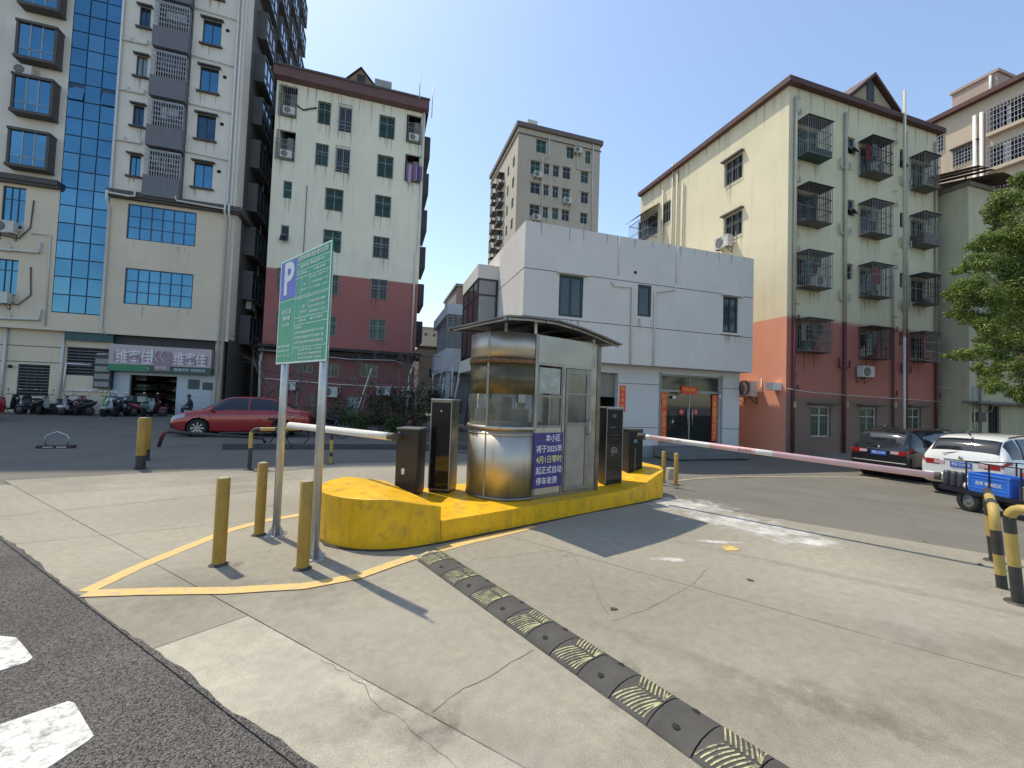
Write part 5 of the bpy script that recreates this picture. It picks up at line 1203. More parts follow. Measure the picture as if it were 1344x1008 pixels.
# booth glass: thin, see-through, slightly dirty
m_bth = bpy.data.materials.new('booth_glass'); m_bth.use_nodes = True; n, l, b = N(m_bth)
b.inputs['Base Color'].default_value = (.18,.20,.17,1); b.inputs['Roughness'].default_value = .04; b.inputs['Alpha'].default_value = .26; b.inputs['Specular IOR Level'].default_value = .8
Z1, Z2, Z3 = 1.06, 1.98, 2.43
shell('lower_panel', .04, Z1-.05, m_steelc)
shell('sill_band', Z1-.05, Z1, m_steelc, .018, .03); shell('sill_band', Z1-.13, Z1-.11, m_steelc, .006, .01)
shell('base_band', 0, .04, m_steel2, .008, .03)
shell('upper_panel', Z2+.07, Z3, m_steelc)
shell('rusty_band', Z2, Z2+.07, mat('rusty_edge',(.28,.15,.07),.6,.4,var=.3,scale=14), .014, .03)
shell('sun_film', 1.53, Z2-.002, m_film, .0, .004)
shell('pane', Z1, 1.528, m_bth, -.002, .006)
for k in (9, 19):   # seams
    (a,b_) = curve(.004)[k]; c = MB(); c.bar(BP(a,b_,.05), BP(a,b_,Z1-.06), .02, .012); c.bar(BP(a,b_,Z2+.08), BP(a,b_,Z3), .02, .012); c.bar(BP(a,b_,Z1), BP(a,b_,Z2), .03, .03); c.build('mullion', m_steel2, bo)
m_stb = mat('brown_steel', (.24,.20,.165), .4, .9, var=.3, scale=3)
m_std = mat('dark_steel_panel', (.34,.33,.30), .36, 1.0, var=.12, scale=1.5)
m_bfr = mat('booth_frame_metal', (.27,.265,.245), .45, .6, var=.15, scale=6)
# flat sides: corner posts
ex = math.cos(EA)
def FB(mb, a0, a1, b0, b1, z0, z1, mi=0):
    vs = [BP(a,b,z) for z in (z0,z1) for a,b in ((a0,b0),(a1,b0),(a1,b1),(a0,b1))]
    return mb.add(vs, [(3,2,1,0),(4,5,6,7),(0,1,5,4),(1,2,6,5),(2,3,7,6),(3,0,4,7)], mi)
c = MB()
for a in (-.0, .58, BL-.14): 
    w_ = .05 if a < .6 else .14
    FB(c, a, a+w_, -.012, .05, 0, Z3-.0)
    FB(c, a, a+w_, BD-.05, BD+.012, 0, Z3-.0)
FB(c, .05, BL-.14, -.0112, .04, Z3-.42, Z3-.001); FB(c, .05, BL-.14, BD-.04, BD+.01, Z3-.42, Z3-.001)
FB(c, .05, BL-.14, -.014, .045, Z3-.45, Z3-.42)
FB(c, .05, .58, -.008, .04, 0, .06); FB(c, .63, BL-.14, -.008, .04, 0, .05)
c.build('frame', m_steel2, bo)
c = MB(); FB(c, .05, .58, 0, .03, .06, Z1-.02); FB(c, BL-.03, BL, .05, BD-.05, 0, Z3-.001); FB(c, .05, BL-.14, BD-.03, BD, .06, Z1); FB(c,.0,BL-.03,.05,BD-.05,Z3-.04,Z3-.002); c.build('side_panel', m_steelc, bo)
c = MB(); FB(c,.05,BL-.14,-.016,-.0115,Z3-.41,Z3-.01); c.build('fascia_panel', m_std, bo)
c = MB(); FB(c, BL, BL+.09, -.02, .10, 0, Z3); FB(c, BL, BL+.02, .10, BD, 0, Z3); c.build('corner_panel', m_stb, bo)
c = MB(); FB(c,.05,.58,-.005,.035,1.50,1.54); FB(c,.05,.58,-.005,.035,Z1-.02,Z1+.02); FB(c,.30,.33,-.005,.03,Z1+.02,1.50); FB(c,.05,.08,-.006,.03,Z1+.02,Z3-.45); FB(c,.55,.58,-.006,.03,Z1+.02,Z3-.45); c.build('window_frame', m_bfr, bo)
c = MB(); FB(c,.08,.55,.01,.016,Z1+.02,1.50); c.build('pane', m_bth, bo)
c = MB(); FB(c,.10,.53,.004,.010,1.56,Z3-.48); c.build('pane', mat('milky_pane',(.42,.44,.41),.25,var=.25,scale=6), bo)
c = MB(); FB(c,.63,BL-.14,BD-.012,BD-.006,Z1,Z3-.45); FB(c,.05,.58,BD-.012,BD-.006,Z1,Z3-.45); c.build('pane', m_bth, bo)
# door
d0_, d1d = .64, BL-.15
c = MB(); FB(c,d0_,d0_+.05,-.02,.015,.06,Z3-.46); FB(c,d1d-.10,d1d,-.02,.015,.06,Z3-.46); FB(c,d0_+.05,d1d-.10,-.02,.015,.06,.12); FB(c,d0_+.05,d1d-.10,-.02,.015,Z3-.54,Z3-.46); FB(c,d0_+.05,d1d-.10,-.02,.015,1.06,1.12); FB(c,d0_+.05,d1d-.10,-.019,.012,1.56,1.59); door = c.build('door', m_bfr, bo)
c = MB(); FB(c,d0_+.05,d1d-.10,-.008,.002,.12,1.06); c.build('door_panel', mat('door_sheet',(.36,.34,.31),.45,.6,var=.12,scale=4,streak=.3), door)
c = MB(); FB(c,d0_+.05,d1d-.10,-.008,-.002,1.12,Z3-.54); c.build('pane', mat('dim_pane',(.16,.17,.15),.12,.2,var=.3,scale=4), door)
c = MB(); c.tube([BP(d1d-.05,-.025,.92),BP(d1d-.05,-.07,.95),BP(d1d-.05,-.07,1.14),BP(d1d-.05,-.025,1.17)], .012, 6); c.build('handle', m_galv, door)
# poster on the panel
pst = MB(); FB(pst,.0,.59,-.035,-.024,.16,.97); 
poster = pst.build('notice_poster', mat('poster_purple',(.055,.035,.20),.45,var=.06,scale=4)); tag(poster, 'purple poster with white and yellow Chinese text on the booth side', 'poster')
m_pw = mat('poster_white',(.8,.8,.8),.6,var=0); m_py = mat('poster_yellow',(.75,.75,.25),.6,var=0)
for i, (s_, al, m_) in enumerate((('本小区',.38,m_pw),('将于2025年',.31,m_pw),('4月1日零时',.31,m_py),('起正式自动',.31,m_pw),('停车收费',.27,m_pw))):
    q = BP(al,-.037,.885-.158*i); text(s_, .120, m_pw if i!=2 else m_py, poster, q, (PI/2,0,EA), width=(.30 if i==0 else .52 if i in (1,2,3) else .42), bold=.006, extrude=.0008)
# interior
c = MB(); FB(c,-.35,.5,.25,BD-.25,.68,.72); FB(c,-.3,.1,.4,.8,.72,1.12); FB(c,.15,.5,.7,.95,.72,1.3); c.build('desk', mat('desk_pale',(.55,.53,.48),.6,var=.15,scale=5), bo)
c = MB(); 
for q in range(9): a = random.uniform(-.4,.5); b_ = random.uniform(.7,BD-.1); w_ = random.uniform(.08,.25); FB(c,a,a+w_,b_,b_+.03,.75,random.uniform(1.05,1.5),q%2)
c.build('papers', [mat('paper_pale',(.80,.78,.70),.8,var=.1),mat('paper_grey',(.35,.34,.30),.8,var=.1)], bo)
# roof: bent sheet on short posts
RB0, RB1 = -.24, 1.42
def edgept(x, y):     # pixel on the near edge of the roof -> (a, z) in the booth's own frame
    d = ray(x, y); p0 = Vector(IL(BA, BB+RB0)); k = (p0-CAM).dot(Nn)/d.dot(Nn); q = CAM+d*k; return ((q-Vector(IL(BA,BB))).dot(E_), q.z)
RP_ = [edgept(*q) for q in ((667,415),(700,417),(735,422),(765,431),(790,441),(817,453))]
print('ROOF', RP_)
def rzat(a):
    if a <= RP_[0][0]: return RP_[0][1]
    for i in range(len(RP_)-1):
        if a <= RP_[i+1][0]: t = (a-RP_[i][0])/(RP_[i+1][0]-RP_[i][0]); return RP_[i][1]*(1-t)+RP_[i+1][1]*t
    return RP_[-1][1]
mb = MB(); hh = .022; n_ = len(RP_)
for dz in (0, hh): mb.add([IL(BA+a,BB+b,z+dz) for a,z in RP_ for b in (RB0,RB1)], [(2*i,2*i+2,2*i+3,2*i+1) for i in range(n_-1)])
for b in (RB0,RB1): mb.add([IL(BA+a,BB+b,z+dz) for a,z in RP_ for dz in (0,hh)], [(2*i,2*i+2,2*i+3,2*i+1) for i in range(n_-1)])
for a,z in (RP_[0],RP_[-1]): mb.add([IL(BA+a,BB+b,z+dz) for b,dz in ((RB0,0),(RB1,0),(RB1,hh),(RB0,hh))], [(0,1,2,3)])
roofb = mb.build('roof', [mat('roof_sheet',(.20,.19,.185),.45,.6,var=.2,scale=3)], bo)
c = MB()
for a in (-.3, .02, BL-.05):
    for b_ in ((.04, BD-.04) if a > 0 else (.35,.85)):
        p = IL(BA+a,BB+b_); MB().bar((p[0],p[1],BZ+Z3-.02),(p[0],p[1],rzat(a)+.004),.04).build('roof_post', m_white, bo)
c = MB()
for a in (RP_[0][0]+.06,.05,.62,1.1,1.5):
    za = rzat(a); c.bar(IL(BA+a,BB+RB0+.05,za-.02),IL(BA+a,BB+RB1-.05,za-.02),.035)
for b_ in (RB0+.08, RB1-.08):
    for i in range(n_-1): c.bar(IL(BA+RP_[i][0],BB+b_,RP_[i][1]-.02),IL(BA+RP_[i+1][0],BB+b_,RP_[i+1][1]-.02),.03)
c.build('roof_frame', m_steel2, roofb)
c = MB(); cvv = curve(.0); mbp = [BP(a,b,Z3) for a,b in cvv]+[BP(BL,BD,Z3),BP(BL,0,Z3)]; c.add(mbp, [tuple(range(len(mbp)))]); c.build('booth_top', m_rust, bo)
for p_ in ((.02,-.03,-.0),(.6,-.03,-.0)): pass

# gate machine builders
def cab(name, label, cat, pos, rz, w, d, h, front, side, cap=None, **kw):
    t = thing(name, label, cat, pos, rz); b = MB(); b.box(-w/2,w/2,-d/2,d/2,.03,h)
    o = b.build('body', side, t); bvv = o.modifiers.new('bevel','BEVEL'); bvv.width = .012; bvv.segments = 3
    b = MB(); b.box(-w/2+.02,w/2-.02,-d/2-.006,-d/2+.002,.06,h-.03); b.build('front_panel', front, t)
    b = MB(); b.box(-w/2-.012,w/2+.012,-d/2-.012,d/2+.012,h-.005,h+.022); o = b.build('lid', cap or side, t); bvv = o.modifiers.new('bevel','BEVEL'); bvv.width = .01; bvv.segments = 2
    b = MB(); b.box(-w/2+.01,w/2-.01,-d/2+.01,d/2-.01,0,.03); b.build('foot', m_blk, t)
    return t
def adopt(o, par):
    o.parent = par; o.matrix_parent_inverse = (Matrix.Translation(par.location) @ Matrix.Rotation(par.rotation_euler.z,4,'Z')).inverted(); return o
m_armw = mat('arm_white', (.72,.70,.66), .45, var=.06, scale=5, dirt=.15)
m_armp = mat('arm_pink', (.74,.46,.44), .5, var=.1, scale=2)
m_armr = mat('arm_red_faded', (.62,.30,.28), .5, var=.1, scale=4)
# left barrier gate cabinet, facing the near-left
gl_ = gz(531, 651, PH)
gp = Vector((gl_.x+.08, gl_.y+.17, PH))
gL = cab('barrier_gate', 'dark grey gate cabinet with a white lock cover at the island near end', 'barrier gate', gp, math.radians(-24), .34, .34, .96, m_char, m_blk, mat('lid_grey',(.14,.14,.13),.4,.3))
b = MB(); b.lathe([(0,-.185),(.022,-.185),(.028,-.18),(.028,-.17)], (-.05,0,.37), 'y', 14); b.box(-.07,-.03,-.183,-.17,.31,.37); b.build('lock_cover', m_white, gL)
b = MB(); b.lathe([(0,-.21),(.05,-.21),(.05,-.17)], (-.12,0,.87), 'y', 14); b.build('arm_hub', m_blk, gL)
def arm(label, a, b_, r, mats_, bands, cap=True):
    a, b_ = Vector(a), Vector(b_); d = b_-a; mb = MB(); ang = []
    fr = [0]+[f for f, _ in bands]+[1]; mi = [0]+[m for _, m in bands]
    for i in range(len(fr)-1):
        mb.tube([a+d*fr[i], a+d*fr[i+1]], r, 14, mi[i], caps=(i in (0,len(fr)-2)))
    o = mb.build('arm', mats_); return adopt(o, label)
sa = gz(514, 573, 1.08)
dirL = Vector(IL(0,1))-Vector(IL(0,0))
sL = Vector((gp.x-.13, gp.y-.1, 1.13))
eL = gz(380, 558, 1.12)
sL = gz(517, 573.5, 1.12)
arm(gL, sL, eL, .055, [m_armw, m_armr], [(.30,0),(.60,0)])
b = MB(); dv = (eL-sL).normalized(); b.tube([sL-dv*.03, sL+dv*.10], .056, 12); adopt(b.build('arm_socket', m_rub), gL)
# camera pillar left
cp_ = gz(574, 647, PH); cpp = Vector((cp_.x+.1, cp_.y+.16, PH))
pl = cab('camera_pillar', 'tall black gloss plate-reader pillar with silver edges left of the booth', 'pillar', cpp, math.radians(-30), .34, .34, 1.40, m_blkg, m_steel2, m_alu)
b = MB(); b.box(-.17,-.156,-.182,-.168,.06,1.38); b.box(.156,.17,-.182,-.168,.06,1.38); b.build('edge_strip', m_alu, pl)
b = MB(); b.lathe([(0,-.182),(.012,-.181),(.014,-.175)], (0,0,1.24), 'y', 12); b.build('lens', m_white, pl)
# right pay machine (tall, logo) and gate cabinet
pp = gz(803, 637, PH)
pr_ = cab('payment_terminal', 'slim black gloss ticket terminal with a round white logo right of the booth', 'terminal', (pp.x+.03,pp.y+.14,PH), math.radians(0), .33, .26, 1.36, m_blkg, m_blk, m_alu)
b = MB(); b.box(-.165,-.155,-.145,-.128,.04,1.36); b.box(.155,.165,-.145,-.128,.04,1.36); b.box(-.155,.155,-.145,-.128,1.345,1.36); b.build('edge_strip', m_alu, pr_)
m_lg = mat('logo_white',(.5,.5,.5),.5,var=0)
b = MB(); q = .55
b.tube([(.055*math.cos(t)+.0,-.138,q+.06+.055*math.sin(t)) for t in [math.radians(a) for a in range(-60,231,15)]], .005, 5)
b.tube([(-.05,-.138,q-.03),(-.02,-.138,q-.0),(-.02,-.138,q+.08),(.03,-.138,q+.08),(.03,-.138,q+.045),(-.05,-.138,q+.045)], .005, 5); b.build('logo', m_lg, pr_)
b = MB(); b.box(-.05,.03,-.1375,-.136,1.20,1.25); b.box(-.10,.02,-.1375,-.136,1.015,1.03); b.box(-.13,.12,-.1375,-.136,.88,.885); b.box(-.13,.12,-.1375,-.136,.82,.824); b.build('screen_marks', mat('screen_grey',(.12,.12,.12),.4), pr_)
gp2 = gz(832, 631, PH)
g2p = Vector((gp2.x+.02, gp2.y+.15, PH))
gR = cab('barrier_gate', 'black barrier gate cabinet with a blue emblem beside the ticket terminal', 'barrier gate', g2p, math.radians(2), .32, .30, .96, m_blkg, m_char, mat('lid_grey',(.14,.14,.13),.4,.3))
b = MB()
for k in range(6): t = PI*k/3; b.bar((-.02,-.158,.75),(-.02+.045*math.cos(t),-.158,.75+.045*math.sin(t)),.014)
b.build('emblem', mat('emblem_blue',(.12,.30,.42),.5,var=0), gR)
b = MB(); b.box(-.03,.0,-.157,-.154,.12,.62); b.build('slot', mat('slot_grey',(.08,.08,.09),.4), gR)
sR = gz(846, 573, 1.13); eR = None
dd = ray(1226, 624); k_ = (.97-CH)/dd.z; eR = CAM+dd*k_
armR = arm(gR, sR, eR, .042, [m_armw, m_armp, m_rub], [(.03,1),(.12,0),(.30,1),(.46,1),(.48,0),(.54,1)])
arm_txt = mat('arm_print', (.28,.16,.16), .6, var=0)
b = MB(); dv = (eR-sR).normalized(); b.tube([eR-dv*.0, eR+dv*.06], .046, 12); adopt(b.build('arm_cap', m_rub), gR); b = MB(); b.tube([sR-dv*.12, sR+dv*.02], .055, 12); adopt(b.build('arm_cap', m_rub), gR)
gRi = gR
# printed words on the arm
q = sR+(eR-sR)*.17; yaw_ = math.atan2(dv.y, dv.x)
for f_, s_ in ((.15,'禁止 冲杆'),(.44,'请勿靠近')):
    q = sR+(eR-sR)*f_; side = Vector((dv.y,-dv.x,0)).normalized()
    if side.dot(CAM-q) < 0: side = -side
    text(s_, .05, arm_txt, armR, q+side*.043, (PI/2, 0, math.atan2(dv.y,dv.x)+ (0 if Vector((dv.x,dv.y,0)).cross(Vector((0,0,1))).dot(side) > 0 else PI)), extrude=.001)

# ================================================================== P sign
def world_sign():
    bl_, br_ = gz(362,703), gz(412,733)
    t = thing('parking_sign', 'green parking tariff board with a blue P square on two grey steel poles', 'sign', (0,0,0))
    # pole tops through the board: the board hangs on the camera side of the poles
    d = Vector((br_.x-bl_.x, br_.y-bl_.y, 0)); L = d.length; e = d.normalized(); nrm = Vector((e.y, -e.x, 0))
    if nrm.dot(CAM-bl_) < 0: nrm = -nrm
    for p, tx in ((bl_, 377), (br_, 421)):
        # slight lean as in the photo
        top = None; ddv = ray(tx, 470)
        mb = MB(); lean = Vector((0,0,0))
        mb.tube([p, p+Vector((0,0,3.2))], .043, 16); mb.build('pole', m_galv, t)
        mb = MB(); mb.box(p.x-.1,p.x+.1,p.y-.1,p.y+.1,0.0,.012)
        for a in (0,PI/2,PI,3*PI/2):
            q = p+Vector((math.cos(a),math.sin(a),0))*.036; r = p+Vector((math.cos(a),math.sin(a),0))*.10; s = Vector((-math.sin(a),math.cos(a),0))*.004
            mb.add([q-s+Vector((0,0,.012)),r-s+Vector((0,0,.012)),q-s+Vector((0,0,.13)),q+s+Vector((0,0,.012)),r+s+Vector((0,0,.012)),q+s+Vector((0,0,.13))],[(0,1,2),(3,5,4),(0,3,4,1),(1,4,5,2),(0,2,5,3)])
        mb.build('foot_plate', m_galv, t)
        for sx in (-.085,.085):
            for sy in (-.085,.085): mb = MB(); mb.lathe([(0,.03),(.011,.03),(.011,.012)], (p.x+sx,p.y+sy,0), 'z', 6); mb.build('bolt', m_galv, t)
    # board plane: fit width so that its edges land where seen
    pl0 = bl_+nrm*.045
    def onplane(x, y):
        dv_ = ray(x, y); k = (pl0-CAM).dot(nrm)/dv_.dot(nrm); return CAM+dv_*k
    A = onplane(362.5,478); B_ = onplane(429,474); C_ = onplane(437,318); D_ = onplane(371,342)
    u0 = ((A-pl0).dot(e)+(D_-pl0).dot(e))/2; u1 = ((B_-pl0).dot(e)+(C_-pl0).dot(e))/2; z0 = (A.z+B_.z)/2; z1 = (C_.z+D_.z)/2
    print('SIGN u', u0, u1, 'z', A.z, B_.z, C_.z, D_.z, 'L', L)
    return t, pl0, e, nrm, u0, u1, z0, z1
ps, P0, se, snr, u0, u1, z0, z1 = world_sign()
srot = math.atan2(se.y, se.x)
if (Matrix.Rotation(srot,3,'Z') @ Vector((0,-1,0))).dot(snr) < 0: srot += PI
ex_ = Matrix.Rotation(srot,3,'Z') @ Vector((1,0,0)); flip = ex_.dot(se) < 0
brd = bpy.data.objects.new('board', None)
W_, H_ = u1-u0, z1-z0
org = P0+se*(u1 if flip else u0)+Vector((0,0,z0))
SM = Matrix.Translation(org) @ Matrix.Rotation(srot,4,'Z')      # local: x right, z up, -y to viewer
def sb_(name, x0,x1,z0_,z1_, y0,y1, m, parent):
    o = MB().box(x0,x1,y0,y1,z0_,z1_).build(name, m, parent); o.matrix_world = SM; return o
m_sg = mat('sign_green_sheet', (.012,.33,.165), .4, var=.04, scale=3); m_sb = mat('sign_blue_sheet', (.06,.08,.50), .35, var=.03); m_sln = mat('sign_line', (.72,.80,.76), .5, var=0)
bd = sb_('board', 0,W_,0,H_, -.006,.006, m_sg, ps)
def rim():
    b = MB()
    for x0,x1,za,zb in ((0,W_,0,.018),(0,W_,H_-.018,H_),(0,.018,.018,H_-.018),(W_-.018,W_,.018,H_-.018)): b.box(x0,x1,-.009,-.0065,za,zb)
    o = b.build('border', m_sln, bd); return o
rim()
def sline(x0,x1,za,zb): return (x0*W_,x1*W_,za*H_,zb*H_)
b = MB(); b.box(.025,.36*W_,-.009,-.0065,.62*H_,.975*H_); b.build('blue_square', m_sb, bd)
def stext(s, x, z, h, w=None, m=m_sln, bold=0.008): 
    return text(s, h, m, bd, (x*W_, -.0115, z*H_), (PI/2,0,0), width=w*W_ if w else None, bold=bold, extrude=.0006)
text('P', .40*H_*1.05, m_white, bd, (.195*W_,-.0115,.795*H_), (PI/2,0,0), width=.21*W_, bold=.03, extrude=.0006)
b = MB()
for x0,x1,z_ in ((.36,.98,.905),(.36,.98,.84),(.36,.98,.775),(.02,.98,.60),(.36,.98,.585),(.36,.98,.41),(.36,.98,.345),(.36,.98,.14)): b.box(x0*W_,x1*W_,-.009,-.0065,z_*H_-.003,z_*H_+.003)
for x_,za,zb in ((.365,.0,.60),(.365,.6,.98),(.47,.345,.84),(.62,.41,.84),(.44,0.02,.14)): b.box(x_*W_-.002,x_*W_+.002,-.0095,-.006,za*H_,zb*H_)
b.build('table_lines', m_sln, bd)
stext('深圳市停车场收费公示牌', .67, .945, .060, .56, m_white, .02)
stext('收费单位 物业服务中心', .67, .873, .042, .46)
stext('车型', .42, .807, .035); stext('收费标准', .53, .807, .032, .12); stext('小型车辆', .80, .807, .035, .22)
for i, s_ in enumerate(('首小时五元 之后每小时一元','二十四小时内最高二十元','不足一小时按一小时计')): stext(s_, .80, .745-.048*i, .030, .32)
stext('白天', .545, .70, .036); stext('临时停车', .545, .655, .030, .12)
for i, s_ in enumerate(('月保车辆按月缴费','固定车位每月三百元','非固定每月二百元')): stext(s_, .80, .53-.045*i, .030, .30)
stext('夜间', .545, .50, .036); stext('临时停车', .545, .455, .030, .12)
stext('月租车辆', .53, .377, .032, .14); stext('摩托车减半', .80, .377, .032, .24)
for i, s_ in enumerate(('注意事项','进出场请减速慢行按规定车位停放','贵重物品请随身携带离车锁好门窗','军警消防救护车辆免费停放')): stext(s_, .67 if i else .46, .315-.045*i, .030, .54 if i else .14)
for i, s_ in enumerate(('监督电话 12358','服务热线 物业管理处','价格主管部门监制')): stext(s_, .70, .112-.036*i, .026, .44)
stext('民用二类', .19, .49, .055, .20, m_white, .02); stext('停车场', .19, .425, .055, .16, m_white, .02); stext('公示牌', .19, .365, .04, .14)
for i, s_ in enumerate(('收费依据','停车场登记许可证号','编号二零二五')): stext(s_, .17, .165-.045*i, .026, .26)
for z_ in (.12,.5,.88):
    b = MB(); b.box(.02,W_-.02,.007,.022,z_*H_-.02,z_*H_+.02); b.build('rail', m_galv, bd)

# ================================================================== bollards, guards
m_bol = mat('bollard_ochre', (.43,.25,.035), .55, var=.12, scale=5, dirt=.3, bump=.15, bscale=30)
worn(m_bol, (.20,.11,.05), (.55,.75), 7)
m_bolc = mat('concrete_cap', (.42,.38,.30), .9, var=.15, scale=20)
m_bky = mat('guard_yellow', (.50,.36,.10), .6, var=.15, scale=6, dirt=.35); m_bkb = mat('guard_black', (.05,.048,.046), .6, var=.2, scale=8)
def bollard(label, px, h, r, black=0., group='yellow steel bollards round the island'):
    p = gz(*px); t = thing('bollard', label, 'bollard', (p.x,p.y,0), 0, group)
    b = MB(); b.lathe([(r,max(black,0.)+.0),(r,h-.01),(r-.008,h)], (0,0,0), 'z', 24); b.build('post', m_bol, t)
    if black: b = MB(); b.lathe([(r+.001,0),(r+.001,black)], (0,0,0), 'z', 24); b.build('black_band', m_bkb, t)
    b = MB(); b.lathe([(0,h+.008),(r*.6,h+.005),(r-.008,h-.002)], (0,0,0), 'z', 20); b.build('cap', m_bolc, t)
    b = MB(); b.lathe([(r+.03,0.0),(r+.02,.008),(r,.02)], (0,0,0), 'z', 20); b.build('base_dirt', m_joint, t)
    return t
bollard('thick ochre yellow bollard standing nearest the painted tip, left of the sign poles', (287,741), .84, .058)
bollard('yellow bollard just behind and left of the left sign pole', (340,702), .85, .055)
bollard('yellow bollard nearest the camera, in front of the right sign pole', (397,746), .84, .058)
bollard('taller yellow bollard with a black foot, front one of the pair on the left', (184,614), 1.05, .085, .26)
bollard('yellow bollard with a black foot half hidden behind its front twin', (190.5,603), .98, .08, .24)
bollard('slim yellow bollard right against the far end of the island', (870.5,633), .68, .042)
bollard('slim yellow bollard beside a concrete stub, right of the island end', (887,637), .68, .045)
p = gz(880,629); b = MB(); b.lathe([(0,.26),(.09,.26),(.10,.24),(.10,0)], (p.x,p.y,0), 'z', 18); tag(b.build('concrete_stub', m_bolc), 'short round concrete stub between two slim yellow bollards', 'stub')
def hoop(label, pa, pb, h, r, bands, zt=None, name='hoop_guard', group='yellow and black hoop guards'):
    a, b_ = Vector(pa), Vector(pb); t = thing(name, label, 'guard rail', (a.x,a.y,min(a.z,b_.z)), 0, group); b0 = b_-a
    rr = .12; d = b0.normalized(); pts = [Vector((0,0,0)), Vector((0,0,h-rr))]
    for k in range(1,6): th = PI/2*k/5; pts.append(d*rr*(1-math.cos(th))+Vector((0,0,h-rr+rr*math.sin(th))))
    for k in range(0,6): th = PI/2*k/5; pts.append(d*(b0.length-rr+rr*math.sin(th))+Vector((0,0,h-rr+rr*math.cos(th))))
    pts.append(b0*1.0)
    cum = [0]; 
    for i in range(1,len(pts)): cum.append(cum[-1]+(pts[i]-pts[i-1]).length)
    def at(s):
        for i in range(1,len(cum)):
            if s <= cum[i]: return pts[i-1].lerp(pts[i], (s-cum[i-1])/max(1e-6,cum[i]-cum[i-1]))
        return pts[-1]
    s = 0; i = 0
    while s < cum[-1]-.001:
        L_ = bands[i%len(bands)]; e = min(cum[-1], s+L_); seg = [at(s)]+[pts[k] for k in range(len(pts)) if s < cum[k] < e]+[at(e)]
        MB().tube(seg, r, 14, 0, caps=False).build('band', m_bkb if i%2==0 else m_bky, t); s = e; i += 1
    for q in (Vector((0,0,0)), b0): MB().lathe([(0,.014),(r+.05,.014),(r+.055,0)], q, 'z', 16).build('flange', m_bkb, t)
    return t
GA, GB_, GC = gz(1305,737,-.0), gz(1316,772,-.0), gz(1337,792,0)
hp1 = hoop('farther yellow and black hoop guard at the right edge, leaning slightly', (GA.x,GA.y,0), (GB_.x+.0,GB_.y,0), .86, .041, [.30,.24,.20,.26,.3,.26,.2])
hp2 = hoop('nearest yellow and black hoop guard, cut by the right edge of the picture', (GC.x,GC.y,0), (GC.x-.2,GC.y-1.2,0), .88, .043, [.34,.30,.16,.26,.3])
for h_ in (hp1, hp2): h_.rotation_euler = Matrix.Rotation(-math.radians(6), 3, Vector((CF.x,CF.y,0)).normalized()).to_euler()
la_, lb_ = gz(327,616), gz(434,609); hoop('yellow and black hoop guard seen behind the two sign poles', (la_.x,la_.y,0), (lb_.x,lb_.y,0), .86, .04, [.46,.34,.16,.3,.1,.4])
# low black wheel rail behind
ra, rb, rc = gz(208,586), gz(292,583), gz(560,583)
b = MB(); b.tube([(ra.x,ra.y,0),(ra.x+.1,ra.y,.38),(ra.x+.2,ra.y+.02,.42),(rb.x+1.0,rb.y+.4,.16),(rb.x+1.1,rb.y+.4,0)], .05, 8)
lr = thing('low_rail', 'low bent red and black wheel rail lying beside the red car', 'rail', (0,0,0))
b.build('tube', m_bkb, lr); MB().tube([(ra.x+.04,ra.y,.18),(ra.x+.1,ra.y,.38),(ra.x+.2,ra.y+.02,.42)], .053, 8).build('red_band', mat('faded_red',(.22,.05,.04),.6,var=.2), lr)
# planter kerb in front of the red block
k0, k1 = gz(350,586), gz(640,590)
pk = thing('planter_kerb', 'long low dark kerb bordering the overgrown bed in front of the red block', 'kerb', (0,0,0))
kn = gz(500,589); n0 = kn.y
nseg = 12
for i in range(nseg):
    x0_ = -4.2+ i*.9; MB().box(x0_+.01,x0_+.89,n0,n0+.22,-.05,.14).build('kerbstone', mat('kerb_dark',(.10,.10,.095),.85,var=.2,scale=4), pk)
# fold-down parking lock
pq = gz(74,587); lk = thing('parking_lock', 'raised parking lock with a chrome hoop standing alone on the dark asphalt', 'parking lock', (pq.x,pq.y,-.02), .1)
MB().box(-.36,.36,-.12,.12,0,.07).build('base', mat('lock_base',(.06,.02,.025),.5,var=.2), lk)
MB().tube([(-.22,0,.07),(-.24,0,.26),(-.20,0,.34),(0,0,.44),(.20,0,.34),(.24,0,.26),(.22,0,.07)], .016, 8).build('hoop', m_galv, lk)
MB().box(-.22,-.02,-.125,-.12,.02,.05).box(.05,.25,-.125,-.12,.02,.05).build('reflector', mat('reflector_white',(.6,.55,.55),.4), lk)

# ================================================================== speed bump
bs = Vector((.62,4.61,0)); bdv = Vector((.351,-.936,0)).normalized(); bn = Vector((-bdv.y,bdv.x,0)); BW = .34
prof = [(-.5,0),(-.47,.012),(-.36,.032),(-.2,.047),(0,.052),(.2,.047),(.36,.032),(.47,.012),(.5,0)]
def hz(v):
    for i in range(len(prof)-1):
        if prof[i][0] <= v <= prof[i+1][0]: t = (v-prof[i][0])/(prof[i+1][0]-prof[i][0]); return prof[i][1]+(prof[i+1][1]-prof[i][1])*t
    return 0
sbp = thing('speed_bump', 'black rubber speed bump with yellow chevron blocks running to the bottom right', 'speed bump', (bs.x,bs.y,.0), math.atan2(bdv.y,bdv.x))
m_chev = mat('chevron_yellow', (.52,.49,.26), .7, var=.15, scale=12); worn(m_chev, (.10,.095,.08), (.46,.60), 16)
def seg_mesh(L):
    b = MB(); n = len(prof); xs = [.004, L-.004]
    b.add([(x, v*BW, z+(0 if 0<i<n-1 else 0)) for x in xs for i,(v,z) in enumerate(prof)], [(i,i+1,n+i+1,n+i) for i in range(n-1)]+[tuple(range(n)), tuple(range(n,2*n))[::-1]])
    return b.mesh('segment', m_rub)
